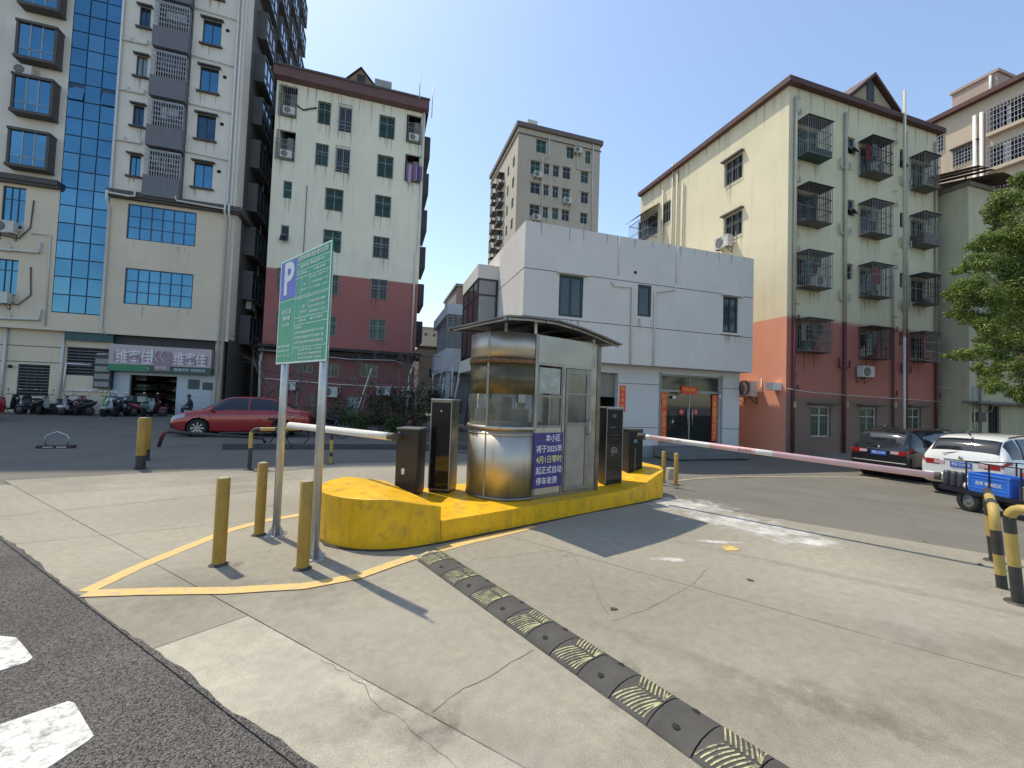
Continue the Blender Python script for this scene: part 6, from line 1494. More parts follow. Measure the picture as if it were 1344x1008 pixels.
def chev(L):
    b = MB()
    def rib(x0,v0,x1,v1,w=.0045):
        k = 6; P_ = [Vector((x0+(x1-x0)*i/k, (v0+(v1-v0)*i/k)*BW, hz(v0+(v1-v0)*i/k)+.0035)) for i in range(k+1)]
        d = (P_[-1]-P_[0]).normalized(); q = Vector((-d.y,d.x,0))*w
        vs = []
        for p in P_: vs += [p-q-Vector((0,0,.005)), p-q, p+q, p+q-Vector((0,0,.005))]
        fs = []
        for i in range(k):
            for j in range(3): fs.append((4*i+j,4*i+j+1,4*i+j+5,4*i+j+4))
        b.add(vs, fs)
    for i in range(9):
        x = .01+i*(L-.02)/9
        rib(x, -.44, min(L-.01,x+.07), -.03); rib(min(L-.01,x+.07), .03, x, .44)
    return b.mesh('chevrons', m_chev)
SA, SB = seg_mesh(.25), seg_mesh(.25); CH_ = chev(.25)
capb = MB(); n = len(prof)
for i in range(6):
    pass
pts_ = []
for k in range(9):
    t = PI*k/8; pts_.append((-.14*math.sin(t), -BW/2*math.cos(t)))
capv = [(a,b_,0) for a,b_ in pts_]+[(a*.55,b_*.6,.042) for a,b_ in pts_]+[(0,0,.052)]
capb.add(capv, [(i,i+1,i+10,i+9) for i in range(8)]+[(9+i,10+i,18) for i in range(8)]); capb.build('end_cap', m_chev, sbp)
for i in range(16):
    o = link('segment', SA, sbp, (i*.25,0,0), (0,0,random.uniform(-.008,.008)))
    if i%2 == 0: link('chevrons', CH_, o)
    else:
        for vx in (.3,-.25):
            b = MB(); b.lathe([(.0,.003),(.014,.004),(.018,.0),(.021,.004),(.024,0)], (.125,vx*BW,hz(vx)), 'z', 12); b.build('bolt', m_dark, o)

# ================================================================== vehicles
def interp(xs, ys, x):
    """smooth (monotone cubic) interpolation"""
    if x <= xs[0]: return ys[0]
    if x >= xs[-1]: return ys[-1]
    for i in range(len(xs)-1):
        if x <= xs[i+1]: break
    n = len(xs); h = [xs[k+1]-xs[k] for k in range(n-1)]; dl = [(ys[k+1]-ys[k])/h[k] for k in range(n-1)]
    def tg(k):
        if k == 0: return dl[0]
        if k == n-1: return dl[-1]
        return 0 if dl[k-1]*dl[k] <= 0 else 2*dl[k-1]*dl[k]/(dl[k-1]+dl[k])
    t = (x-xs[i])/h[i]; m0, m1 = tg(i)*h[i], tg(i+1)*h[i]
    return (2*t**3-3*t**2+1)*ys[i]+(t**3-2*t**2+t)*m0+(-2*t**3+3*t**2)*ys[i+1]+(t**3-t**2)*m1
m_tyre = mat('tyre', (.02,.02,.02), .8, var=.15, scale=9); m_rim = mat('alloy_rim', (.45,.45,.46), .35, .8, var=.05)
m_cglass = mat('car_glass', (.02,.024,.028), .05, .3, var=0, spec=.9); m_trim = mat('black_trim', (.02,.02,.02), .5, var=0); m_chrome = mat('chrome', (.6,.6,.6), .15, 1, var=0)
m_lamp = mat('headlamp', (.38,.40,.42), .1, .2, var=0); m_tail = mat('tail_lamp', (.32,.015,.015), .15, 0, var=0); m_tailc = mat('tail_clear', (.55,.40,.40), .15, 0, var=0)
m_plate = mat('plate_blue', (.03,.10,.45), .4, var=0)
def wheel_mesh(R, w, spokes=7):
    t = MB(); t.lathe([(R*.66,-w/2+.01),(R*.72,-w/2),(R*.96,-w/2),(R,-w/2+.03),(R,w/2-.03),(R*.96,w/2),(R*.72,w/2),(R*.66,w/2-.01)], (0,0,0), 'y', 28)
    r = MB(); r.lathe([(R*.68,-w/2+.008),(R*.62,-w/2+.02),(R*.60,-w/2+.09)], (0,0,0), 'y', 24); r.lathe([(0,-w/2+.012),(R*.16,-w/2+.014),(R*.17,-w/2+.04)], (0,0,0), 'y', 16)
    for k in range(spokes):
        a = 2*PI*k/spokes
        for da in (-.10,.10): r.bar((R*.14*math.cos(a),-w/2+.03,R*.14*math.sin(a)),(R*.64*math.cos(a+da),-w/2+.022,R*.64*math.sin(a+da)),R*.11,.03, up=(0,1,0))
    d = MB(); d.lathe([(0,-w/2+.09),(R*.64,-w/2+.09)], (0,0,0), 'y', 20)
    return t.mesh('tyre', m_tyre), r.mesh('rim', m_rim), d.mesh('brake_disc', m_dark)
def make_car(name, label, cat, paint, L, Wd, spec, loc, rz, dims, plate=True, suv=False, roofrails=False):
    """loft of cross-sections from tail (x=-L/2) to nose (x=+L/2); heights from the profile tables"""
    t = thing(name, label, cat, loc, rz); X = spec['x']
    def P_(x, v):
        zb = interp(X, spec['zb'], x); zw = interp(X, spec['belt'], x); zr = interp(X, spec['roof'], x); hw = interp(X, spec['hw'], x)*Wd/2; rw = interp(X, spec['rw'], x)*Wd/2
        has = sm((zr-zw-.03)/.12)
        zm = zb+(zw-zb)*.55
        ring = [(0,zb),(hw*.55,zb),(hw*.93,zb+.02),(hw*.985,zb+.12),(hw,zm),(hw*.985,zw-.12),(hw*.945,zw),((hw*.945+rw)/2+.015,(zw+zr)/2),(rw,zr-.05),(rw*.90,zr-.012),(rw*.5,zr+.012*has),(0,zr+.018)]
        k = v*(len(ring)-1); i = min(int(k), len(ring)-2); f = k-i
        # Catmull-Rom through the ring
        p0, p1, p2, p3 = ring[max(i-1,0)], ring[i], ring[i+1], ring[min(i+2,len(ring)-1)]
        q = [.5*((2*p1[c])+(-p0[c]+p2[c])*f+(2*p0[c]-5*p1[c]+4*p2[c]-p3[c])*f*f+(-p0[c]+3*p1[c]-3*p2[c]+p3[c])*f**3) for c in (0,1)]
        return Vector((x*L, max(0,q[0]), q[1]))
    NX, NV = 84, 44; R = dims['R']; wh = [dims['xr'], dims['xf']]; Ra = R+.06
    xs = [X[0]+(X[-1]-X[0])*i/NX for i in range(NX+1)]
    G_ = [[P_(x, j/NV) for j in range(NV+1)] for x in xs]
    for row in G_:      # snap to the arches
        for j, p in enumerate(row):
            for wx in wh:
                if p.y > Wd*.30 and p.z < R+Ra+.05:
                    d = math.hypot(p.x-wx, p.z-R)
                    if abs(d-Ra) < .030: k = Ra/d; p.x = wx+(p.x-wx)*k; p.z = R+(p.z-R)*k
    body, gl = MB(), MB()
    win = spec['win']
    fb, fg = [], []
    for sgn in (1,-1):
        vs = [(p.x,p.y*sgn,p.z) for row in G_ for p in row]; f_b, f_g = [], []
        for i in range(NX):
            for j in range(NV):
                c = (G_[i][j]+G_[i+1][j+1])/2
                if any(math.hypot(c.x-wx,c.z-R) < Ra and c.y > Wd*.28 for wx in wh): continue
                q = (i*(NX*0+NV+1)+j, i*(NV+1)+j+1, (i+1)*(NV+1)+j+1, (i+1)*(NV+1)+j)
                v = (j+.5)/NV*11; xm = (xs[i]+xs[i+1])/2; isg = False
                for (kind, xa, xb) in win:
                    if kind == 's' and xa < xm < xb and 6.15 < v < 7.95: isg = True
                    if kind in ('f','r') and xa < xm < xb and v > 8.25: isg = True
                (f_g if isg else f_b).append(q)
        body.add(vs, f_b, 0, True); gl.add(vs, f_g, 0, True)
    for e_ in (0, NX):
        ring = [(p.x,p.y,p.z) for p in G_[e_]]+[(p.x,-p.y,p.z) for p in reversed(G_[e_][:-1])]
        body.add(ring, [tuple(range(len(ring)))])
    bo_ = body.build('body', paint, t); g_o = gl.build('windows', m_cglass, t)
    b = MB()
    for wx in wh: b.lathe([(Ra+.005,-Wd*.48),(Ra+.005,-Wd*.27),(0,-Wd*.27)], (wx,0,R), 'y', 20); b.lathe([(Ra+.005,Wd*.48),(Ra+.005,Wd*.27),(0,Wd*.27)], (wx,0,R), 'y', 20)
    b.box(-L*.42,L*.42,-Wd*.40,Wd*.40,.17,.24); b.build('underbody', m_dark, t)
    tm, rm, dm = wheel_mesh(R, .21, dims.get('spokes',7))
    for wx in wh:
        for sg_ in (-1,1):
            w_ = bpy.data.objects.new('wheel', tm); COL.objects.link(w_); w_.parent = t; w_.location = (wx, sg_*(Wd/2-.115), R); w_.rotation_euler = (0,random.uniform(0,1),0 if sg_ < 0 else PI)
            link('rim', rm, w_); link('brake_disc', dm, w_)
    def surf(x, v, sgn, off=.004):
        p = P_(x, v/11); c_ = P_(min(.499,x+.004), v/11)-P_(x-.004, v/11); d_ = P_(x, min(1,v/11+.01))-P_(x, v/11-.01); n_ = c_.cross(d_).normalized()
        if n_.y < 0 or (abs(n_.y) < .05 and n_.z < 0): n_ = -n_
        p = p+n_*off; return Vector((p.x, p.y*sgn, p.z))
    b = MB()
    for xd in spec.get('seams', []):
        for sg_ in (1,-1):
            b.tube([surf(xd[0]+(xd[1]-xd[0])*k/8, 2.6+(6.2-2.6)*k/8, sg_, .0) for k in range(9)], .004, 4)
    b.build('door_gap', m_dark, t)
    b = MB()
    for xp_ in spec.get('pillars', []):
        for sg_ in (1,-1): b.tube([surf(xp_[0]+(xp_[1]-xp_[0])*k/4, 6.2+1.75*k/4, sg_, .002) for k in range(5)], .022, 4)
    b.build('window_pillar', m_trim, t)
    b = MB()
    for xd in spec.get('handles', []):
        for sg_ in (1,-1): b.tube([surf(xd-.018, 5.35, sg_, .02), surf(xd+.018, 5.4, sg_, .02)], .013, 6)
    b.build('handle', paint, t)
    for sg_ in (1,-1):
        m0 = surf(spec['mirror'], 6.1, sg_, 0); b = MB(); b.ell((m0.x,m0.y+sg_*.11,m0.z+.07),(.06,.10,.065),0,10,7); b.bar(m0,(m0.x,m0.y+sg_*.06,m0.z+.05),.03); b.build('mirror', paint, t)
    return t, P_, surf
def patch(mb, surf, x0, x1, v0, v1, sgn, off=.006, nx=5, nv=4, mi=0, shape=None):
    vs = []; 
    for i in range(nx+1):
        for j in range(nv+1):
            u, w_ = i/nx, j/nv
            if shape: u, w_ = shape(u, w_)
            vs.append(surf(x0+(x1-x0)*u, v0+(v1-v0)*w_, sgn, off))
    mb.add(vs, [(i*(nv+1)+j,(i+1)*(nv+1)+j,(i+1)*(nv+1)+j+1,i*(nv+1)+j+1) for i in range(nx) for j in range(nv)], mi, True)

# red sedan, nose to the left
m_redp = mat('red_car_paint', (.33,.015,.018), .25, .15, var=0, coat=1.)
sed = dict(x=[-.5,-.49,-.46,-.40,-.34,-.28,-.20,-.05,.06,.12,.18,.24,.30,.38,.44,.475,.495,.5],
    zb=[.42,.34,.26,.22,.20,.19,.18,.18,.18,.18,.18,.18,.18,.19,.21,.24,.30,.36],
    belt=[.70,.86,.93,.955,.96,.955,.945,.93,.92,.915,.905,.895,.875,.82,.75,.68,.58,.50],
    roof=[.71,.87,.98,1.04,1.14,1.30,1.43,1.48,1.47,1.42,1.30,1.13,.985,.91,.83,.75,.62,.52],
    hw=[.74,.86,.93,.97,.985,1,1,1,1,1,1,.995,.985,.96,.90,.83,.74,.68],
    rw=[.60,.66,.68,.67,.64,.64,.65,.67,.67,.67,.68,.71,.76,.78,.74,.68,.60,.54],
    win=[('s',-.30,-.045),('s',-.03,.215),('f',.13,.29),('r',-.38,-.24)],
    seams=[(-.235,-.245),(-.02,-.035),(.225,.215)], pillars=[(-.255,-.235)], handles=[-.20,.02], mirror=.205)
cl_ = gz(225,571); 
car1, Pc, sf = make_car('red_sedan', 'red sedan parked side-on behind the sign, its nose pointing left', 'car', m_redp, 4.55, 1.78, sed, (-4.75,18.75,-.02), PI+.03, dict(R=.315,xr=-1.33,xf=1.36,spokes=8))
for sg_ in (1,-1):
    b = MB(); patch(b, sf, .385, .478, 5.0, 6.35, sg_, .008, 6, 4, 0, lambda u, w: (u, w*(1-.35*(1-u))+.05)); b.build('headlight', m_lamp, car1)
    b = MB(); patch(b, sf, -.492, -.42, 4.9, 6.2, sg_, .008); b.build('tail_light', m_tail, car1)
    b = MB(); patch(b, sf, .455, .49, 2.6, 3.5, sg_, .006); b.build('fog_lamp', m_trim, car1)
b = MB(); b.box(2.23,2.29,-.45,.45,.42,.56); b.box(2.2,2.27,-.6,.6,.27,.36); b.build('grille', m_trim, car1)
b = MB(); b.box(2.275,2.29,-.22,.22,.40,.52); b.build('number_plate', m_plate, car1)

suv = dict(x=[-.5,-.49,-.47,-.44,-.40,-.32,-.2,-.05,.06,.14,.20,.26,.32,.39,.44,.475,.495,.5],
    zb=[.48,.40,.33,.29,.27,.26,.25,.25,.25,.25,.25,.25,.25,.26,.28,.31,.37,.42],
    belt=[.92,1.02,1.05,1.06,1.06,1.05,1.04,1.03,1.02,1.02,1.015,1.01,1.0,.96,.91,.85,.74,.66],
    roof=[.94,1.10,1.28,1.48,1.60,1.665,1.68,1.69,1.67,1.60,1.45,1.27,1.10,1.03,.98,.92,.80,.68],
    hw=[.84,.92,.955,.975,.985,1,1,1,1,1,1,.995,.985,.965,.92,.86,.78,.72],
    rw=[.74,.76,.745,.72,.70,.70,.71,.72,.72,.71,.72,.75,.79,.80,.77,.72,.64,.58],
    win=[('s',-.44,-.335),('s',-.31,-.075),('s',-.055,.205),('f',.115,.31),('r',-.478,-.415)],
    seams=[(-.275,-.30),(-.055,-.075),(.20,.19)], pillars=[(-.33,-.31)], handles=[-.23,-.01], mirror=.19)
m_bkp = mat('black_car_paint', (.012,.012,.014), .22, .2, var=0, coat=1.); m_whp = mat('white_car_paint', (.68,.68,.66), .3, 0, var=0, coat=.8)
def rear_kit(t, sf, L, Wd, lamps, plate_txt, bumper, lampmat):
    for sg_ in (1,-1):
        b = MB(); patch(b, sf, -.4985, -.45, 5.4, 6.0, sg_, .010, 6, 3); b.box(-L/2-.006,-L/2+.05,sg_*Wd*.24,sg_*Wd*.40,.83,.97); b.build('tail_light', m_tail, t)
        b = MB(); b.box(-L/2-.010,-L/2+.04,sg_*Wd*.18,sg_*Wd*.30,.86,.95); b.build('reverse_light', lampmat, t)
        b = MB(); b.box(-L/2-.03,-L/2+.05,sg_*Wd*.30,sg_*Wd*.40,.44,.50); b.build('reflector', m_tail, t)
    b = MB(); b.box(-L/2-.012,-L/2+.03,-.36,.36,.98,1.01); b.build('chrome_strip', m_chrome, t)
    b = MB(); b.box(-L/2-.05,-L/2+.12,-Wd*.43,Wd*.43,.40,.60); o = b.build('bumper', bumper, t); bv_ = o.modifiers.new('bevel','BEVEL'); bv_.width = .04; bv_.segments = 3
    b = MB(); b.box(-L/2-.016,-L/2+.01,-.22,.22,.80,.94); pt = b.build('number_plate', m_plate, t)
    text(plate_txt, .10, m_white, pt, (-L/2-.018,0,.87), (PI/2,0,-PI/2), width=.38, extrude=.0006)
    b = MB(); b.ell((-L/2-.012,0,1.06),(.012,.05,.05)); b.build('badge', m_chrome, t)
    b = MB(); b.bar((-L/2+.13,-.02,1.24),(-L/2+.03,.40,1.14),.015); b.build('wiper', m_trim, t)
    for sg_ in (1,-1): MB().tube([sf(-.36,8.45,sg_,.03),sf(-.25,8.45,sg_,.05),sf(-.05,8.45,sg_,.055),sf(.09,8.45,sg_,.03)], .018, 6).build('roof_rail', m_trim, t)
    b = MB(); b.bar((-L*.40,0,1.66),(-L*.43,0,1.76),.02,.05); b.build('antenna_fin', m_trim, t)
c1_, P1, s1f = make_car('black_suv', 'black SUV seen from behind, parked beside the maroon wall', 'car', m_bkp, 4.7, 1.86, suv, (0,0,0), 0, dict(R=.355,xr=-1.38,xf=1.40))
rear_kit(c1_, s1f, 4.7, 1.86, None, '粤B·5V69', m_bkp, m_tailc)
c2_, P2, s2f = make_car('white_suv', 'white SUV seen from behind beyond the cargo tricycle', 'car', m_whp, 4.75, 1.88, suv, (0,0,0), 0, dict(R=.36,xr=-1.40,xf=1.42))
rear_kit(c2_, s2f, 4.75, 1.88, None, '粤B·D3928', mat('silver_bumper',(.45,.45,.45),.35,.3,var=0), m_tailc)
def park(t, rear_px, z, head):
    p = gz(*rear_px, z); d = Vector((math.cos(head), math.sin(head), 0)); q = Vector((p.x,p.y,0))+d*2.35
    t.location = (q.x,q.y,z); t.rotation_euler = (0,0,head)
park(c1_, (1153,628), -.5, math.radians(4))
park(c2_, (1262,653), -.5, math.radians(2))
# dark red car cut by the left edge
car4 = copy_tree(car1); tag(car4, 'dark red car tail only just showing at the far left edge', 'car')
e = gz(0,553); car4.location = (e.x-3.1,e.y+.9,-.02); car4.rotation_euler = (0,0,PI-.05)

# ---------------- cargo tricycle with blue crate
HT_ = math.atan2(-.949,-.316); tz = terr(12.9,5.9)
tp = Vector((13.09,5.85,tz))
TR = thing('cargo_tricycle', 'flatbed cargo tricycle with dark rails standing at the right edge behind the hoop guards', 'tricycle', tuple(tp), HT_)
m_bed = mat('bed_dark_blue', (.02,.02,.035), .5, .2, var=.2, scale=4, dirt=.3)
b = MB(); b.box(-.66,1.6,-.56,.56,.40,.49); b.build('bed', m_bed, TR)
b = MB()
for x in (-.04,.42,1.0,1.58):
    for y in (-.55,.55): b.bar((x,y,.49),(x,y,1.12),.022)
for y in (-.55,.55): b.bar((-.04,y,1.12),(1.58,y,1.12),.02)
b.bar((-.04,-.55,1.12),(-.04,.55,1.12),.02); b.bar((1.58,-.55,1.12),(1.58,.55,1.12),.02); b.build('rail', m_trim, TR)
tw_ = MB(); tw_.lathe([(.14,-.06),(.22,-.07),(.25,-.05),(.25,.05),(.22,.07),(.14,.06)], (0,0,0), 'y', 22); twm = tw_.mesh('tyre', m_tyre)
tr_ = MB(); tr_.lathe([(.0,-.04),(.04,-.045),(.05,-.03),(.15,-.03)], (0,0,0), 'y', 18); trm = tr_.mesh('hub', m_alu)
for (x,y) in ((-.05,-.46),(-.05,.46)): w_ = link('wheel', twm, TR, (x,y,.25)); link('hub', trm, w_)
w_ = link('wheel', twm, TR, (2.5,0,.25)); link('hub', trm, w_)
b = MB(); b.tube([(1.6,0,.46),(2.15,0,.5),(2.35,0,.75),(2.25,0,1.05)], .03, 8); b.tube([(2.25,-.34,1.08),(2.27,0,1.05),(2.25,.34,1.08)], .015, 8); b.bar((2.37,0,.8),(2.5,0,.25),.04); b.build('fork', m_trim, TR)
b = MB(); b.box(1.70,2.05,-.18,.18,.62,.72); b.bar((1.85,0,.48),(1.85,0,.63),.05); b.build('saddle', m_trim, TR)
MB().bar((-.05,-.40,.25),(-.05,.40,.25),.05).build('axle', m_trim, TR)
MB().box(-.68,-.66,-.30,-.08,.36,.46).build('plate', m_alu, TR)
def onbed(name, label, cat, x, y, z, bld, m, parent=None):
    b = MB(); bld(b); o = b.build(name, m); o.location = tp+Matrix.Rotation(HT_,3,'Z') @ Vector((x,y,z)); o.rotation_euler = (0,0,HT_); return tag(o, label, cat)
m_crate = mat('crate_blue', (.03,.15,.62), .45, var=.08, scale=6)
cr_ = thing('blue_crate', 'bright blue plastic crate with white lettering on the tricycle bed', 'crate', tuple(tp), HT_)
b = MB(); x0_,x1_,y0_,y1_ = -.02,.80,-.535,-.12; z0_ = .492; hc = .40
b.box(x0_,x1_,y0_,y1_,z0_,z0_+.02); b.box(x0_,x1_,y0_,y0_+.015,z0_+.02,z0_+hc); b.box(x0_,x1_,y1_-.015,y1_,z0_+.02,z0_+hc); b.box(x0_,x0_+.015,y0_+.015,y1_-.015,z0_+.02,z0_+hc); b.box(x1_-.015,x1_,y0_+.015,y1_-.015,z0_+.02,z0_+hc)
b.build('shell', m_crate, cr_)
b = MB(); zt_ = z0_+hc
b.box(x0_-.012,x1_+.012,y0_-.012,y0_,zt_-.03,zt_+.01); b.box(x0_-.012,x1_+.012,y1_,y1_+.012,zt_-.03,zt_+.01); b.box(x0_-.012,x0_,y0_,y1_,zt_-.03,zt_+.01); b.box(x1_,x1_+.012,y0_,y1_,zt_-.03,zt_+.01)
for x in (x0_+.03,x1_-.03): b.box(x-.012,x+.012,y0_-.01,y0_,z0_+.03,zt_-.03)
b.box(x0_+.06,x1_-.06,y0_-.008,y0_,z0_+.08,z0_+.10); b.box(x0_+.06,x1_-.06,y0_-.008,y0_,zt_-.10,zt_-.08)
b.build('rim', mat('crate_blue_rim',(.05,.20,.70),.45,var=0), cr_)
text('蔬果 粮油配送', .085, m_white, cr_, ((x0_+x1_)/2,y0_-.004,z0_+.19), (PI/2,0,0), width=.50, extrude=.0008)
for i,(x,lb_) in enumerate(((-.57,'leftmost'),(-.41,'middle'),(-.25,'rightmost'))):
    o = onbed('black_canister', 'dark canister on the tricycle bed, %s of the three left of the blue crate' % lb_, 'canister', x, -.44, .491, lambda b: b.lathe([(0,0),(.065,0),(.074,.03),(.074,.30),(.055,.35),(0,.36)], (0,0,0), 'z', 14), mat('canister_dark',(.05,.05,.065),.5,var=.15)); o['group'] = 'dark canisters on the tricycle'
onbed('white_bag', 'small crumpled white bag tucked between the canisters and the blue crate', 'bag', -.09, -.48, .49, lambda b: b.ell((0,0,.08),(.065,.06,.08)), m_white)
onbed('red_bundle', 'dark red bundle on the tricycle bed behind the blue crate', 'bundle', .75, .22, .49, lambda b: b.ell((0,0,.30),(.45,.25,.30)), mat('bundle_red',(.26,.035,.03),.8,var=.25,scale=6))
onbed('cardboard_box', 'brown cardboard box at the right edge beyond the blue crate', 'box', 1.25, -.10, .492, lambda b: b.box(-.22,.3,-.2,.2,0,.62), mat('cardboard',(.25,.15,.10),.85,var=.15))
onbed('pink_box', 'pale pink box on the tricycle bed right of the blue crate', 'box', 1.12, -.46, .492, lambda b: b.box(-.16,.4,-.07,.07,0,.26), mat('pale_pink_box',(.60,.42,.40),.7,var=.1))

# ---------------- scooters
def make_scooter(name, label, cat, col, col2, box=None):
    t = thing(name, label, cat); pm_ = mat('scooter_'+name+'_'+str(len(MC)), col, .3, .1, var=0, coat=.6); p2 = mat('scooter_seat', (.02,.02,.02), .6)
    tm = MB(); tm.lathe([(.17,-.05),(.23,-.05),(.25,-.02),(.25,.02),(.23,.05),(.17,.05)], (0,0,0), 'y', 18); tm_ = tm.mesh('wheel', m_tyre); rm = MB(); rm.lathe([(0,-.04),(.10,-.035),(.17,-.02)], (0,0,0), 'y', 14); rm.lathe([(0,.04),(.10,.035),(.17,.02)], (0,0,0), 'y', 14); rm_ = rm.mesh('rim', mat('scooter_rim',(.07,.07,.075),.4,.5))
    for x in (-.62,.62): w_ = link('wheel', tm_, t, (x,0,.25)); link('rim', rm_, w_)
    b = MB()
    def loft(secs):
        vs, fs = [], []; K = 10
        for (x,z,w,h) in secs:
            for k in range(K): a = 2*PI*k/K; vs.append((x, w*math.cos(a), z+h*math.sin(a)))
        for i in range(len(secs)-1):
            for k in range(K): fs.append((i*K+k,i*K+(k+1)%K,(i+1)*K+(k+1)%K,(i+1)*K+k))
        fs += [tuple(range(K)), tuple(range((len(secs)-1)*K, len(secs)*K))]; b.add(vs, fs, 0, True)
    loft([(-.95,.72,.05,.04),(-.8,.64,.13,.12),(-.5,.56,.16,.17),(-.22,.48,.14,.18),(-.12,.36,.10,.10)])
    loft([(-.2,.30,.15,.05),(.1,.28,.16,.04),(.3,.30,.15,.05)])
    b.build('rear_body', mat('scooter_body_dark',(.03,.03,.035),.4,var=.1) if col2 is None else pm_, t)
    b = MB(); loft([(.30,.32,.12,.08),(.38,.55,.19,.10),(.44,.78,.20,.09),(.40,.95,.14,.06)]); b.ell((.62,0,.44),(.24,.075,.09)); b.build('front_shield', pm_, t)
    b = MB(); b.ell((-.45,0,.77),(.36,.15,.07)); b.build('seat', p2, t)
    b = MB(); b.tube([(.62,.0,.25),(.46,0,.75),(.38,0,1.0)], .028, 8); b.tube([(.30,-.33,1.03),(.38,-.12,1.0),(.38,.12,1.0),(.30,.33,1.03)], .015, 6)
    for s_ in (-1,1): b.tube([(.33,.22*s_,1.03),(.36,.28*s_,1.22)], .006, 5)
    b.build('handlebar', m_trim, t)
    for s_ in (-1,1): b = MB(); b.ell((.36,.30*s_,1.25),(.012,.06,.04)); b.build('mirror', m_chrome, t)
    b = MB(); b.ell((.50,0,.80),(.05,.07,.06)); b.build('headlight', m_lamp, t)
    b = MB(); b.tube([(-.12,.1,.28),(-.1,.22,.0)], .012, 5); b.build('kickstand', m_trim, t)
    if box: b = MB(); b.box(-1.05,-.72,-.17,.17,.80,1.08); o = b.build('top_box', mat('topbox_'+box[0],box[1],.5), t)
    return t
cols = [((.03,.03,.035),'black scooter with mirrors up, leftmost in the row by the tan wall',(8,543),-.3,None),
 ((.45,.45,.43),'pale grey scooter nose left, first of two under the barred window',(70,544),2.9,None),
 ((.03,.03,.04),'black scooter parked just behind the pale pair near the barred window',(80,541),2.5,None),
 ((.62,.62,.60),'white scooter with a pale front shield, second of the pair by the barred window',(98,545),3.0,None),
 ((.35,.16,.22),'small pink and white scooter between the white scooter and the green one',(124,543),1.9,None),
 ((.10,.45,.12),'bright green scooter at the left corner of the shop front',(143,545),2.2,None),
 ((.5,.52,.54),'silver scooter facing out in front of the shop doorway',(152,546),-1.9,('grey',(.1,.1,.1))),
 ((.03,.03,.035),'black scooter facing out beside the silver one at the shop',(164,546),-1.75,None),
 ((.06,.08,.14),'dark blue scooter at the left edge of the shop doorway',(175,544),-1.5,None),
 ((.22,.03,.05),'dark red scooter parked across the middle of the shop doorway',(204,545),.2,None),
 ((.30,.36,.34),'grey-green scooter by the right jamb of the shop doorway',(226,543),1.7,('pale',(.35,.38,.36)))]
for i,(c_,lb_,px,rz_,bx_) in enumerate(cols):
    t = make_scooter('scooter', lb_, 'scooter', c_, None if i in (0,1,3,5) else c_, bx_); p = gz(*px); t.location = (p.x, min(p.y, 30.2), -.02); t.rotation_euler = (0,0,rz_); t['group'] = 'scooters parked in front of the left block'; t.scale = (1.08,)*3

# ---------------- bicycles
def bicycle(label, pos, rz, col, lean=.12):
    t = thing('bicycle', label, 'bicycle', pos, rz, 'bicycles by the red block'); t.rotation_euler = (lean,0,rz)
    def ring(x):
        b = MB(); b.tube([(x+.32*math.cos(a),0,.33+.32*math.sin(a)) for a in (2*PI*k/20 for k in range(21))], .017, 6, caps=False)
        w_ = b.build('wheel', m_tyre, t); b = MB()
        for k in range(8): a = 2*PI*k/8; b.bar((x,0,.33),(x+.31*math.cos(a),0,.33+.31*math.sin(a)),.004)
        b.build('spokes', m_alu, w_)
    ring(-.5); ring(.52); b = MB()
    for a_,c_ in (((-.5,.33),(-.12,.30)),((-.12,.30),(-.2,.82)),((-.5,.33),(-.18,.70)),((-.18,.72),(.34,.74)),((-.12,.30),(.36,.62)),((.52,.33),(.33,.90))): b.tube([(a_[0],0,a_[1]),(c_[0],0,c_[1])], .016, 6)
    b.build('frame', mat('bike_paint_%s' % col[0], col[1], .4, .2), t)
    MB().box(-.34,-.08,-.07,.07,.84,.89).build('saddle', m_trim, t); MB().tube([(.28,-.27,.98),(.33,0,.93),(.28,.27,.98)], .012, 6).build('handlebar', m_chrome, t)
p = gz(366,585); bicycle('dark bicycle leaning by the kerb behind the left sign pole', (p.x,p.y,-.02), .3, ('dark',(.03,.03,.04)))
p = gz(548,568); bicycle('red bicycle leaning in the overgrown bed left of the pillar', (p.x,p.y+.4,-.02), .5, ('red',(.3,.04,.04)))
p = gz(432,575); bicycle('blue bicycle among the weeds behind the right sign pole', (p.x,p.y+.3,-.02), 2.6, ('blue',(.05,.1,.25)))

# ---------------- crouching person by the shop
pp_ = gz(256,547); PX, PY = pp_.x, min(pp_.y, 29.6)
me = bpy.data.meshes.new('person'); J = [((0,0,.52),.13),((0,.02,.80),.15),((0,.07,1.0),.11),((0,.10,1.10),.055),((0,.13,1.22),.095),
  ((.11,.02,.50),.09),((.14,.42,.55),.075),((.14,.34,.10),.05),((.14,.50,.04),.045),((-.11,.02,.50),.09),((-.14,.42,.55),.075),((-.14,.34,.10),.05),((-.14,.50,.04),.045),
  ((.19,.06,.96),.06),((.25,.18,.72),.045),((.14,.38,.66),.035),((-.19,.06,.96),.06),((-.25,.18,.72),.045),((-.14,.38,.66),.035)]
me.from_pydata([j[0] for j in J], [(0,1),(1,2),(2,3),(3,4),(0,5),(5,6),(6,7),(7,8),(0,9),(9,10),(10,11),(11,12),(2,13),(13,14),(14,15),(2,16),(16,17),(17,18)], [])
o = bpy.data.objects.new('person', me); COL.objects.link(o); o.modifiers.new('s','SKIN'); o.modifiers.new('d','SUBSURF').levels = 1
for i, v in enumerate(me.skin_vertices[0].data): v.radius = (J[i][1],)*2; v.use_root = (i == 0)
bpy.context.view_layer.update(); m2 = bpy.data.meshes.new_from_object(o.evaluated_get(bpy.context.evaluated_depsgraph_get())); bpy.data.objects.remove(o)
m2.materials.clear(); m2.materials.append(mat('dark_clothes',(.025,.03,.05),.85,var=.1))
for f in m2.polygons: f.use_smooth = True
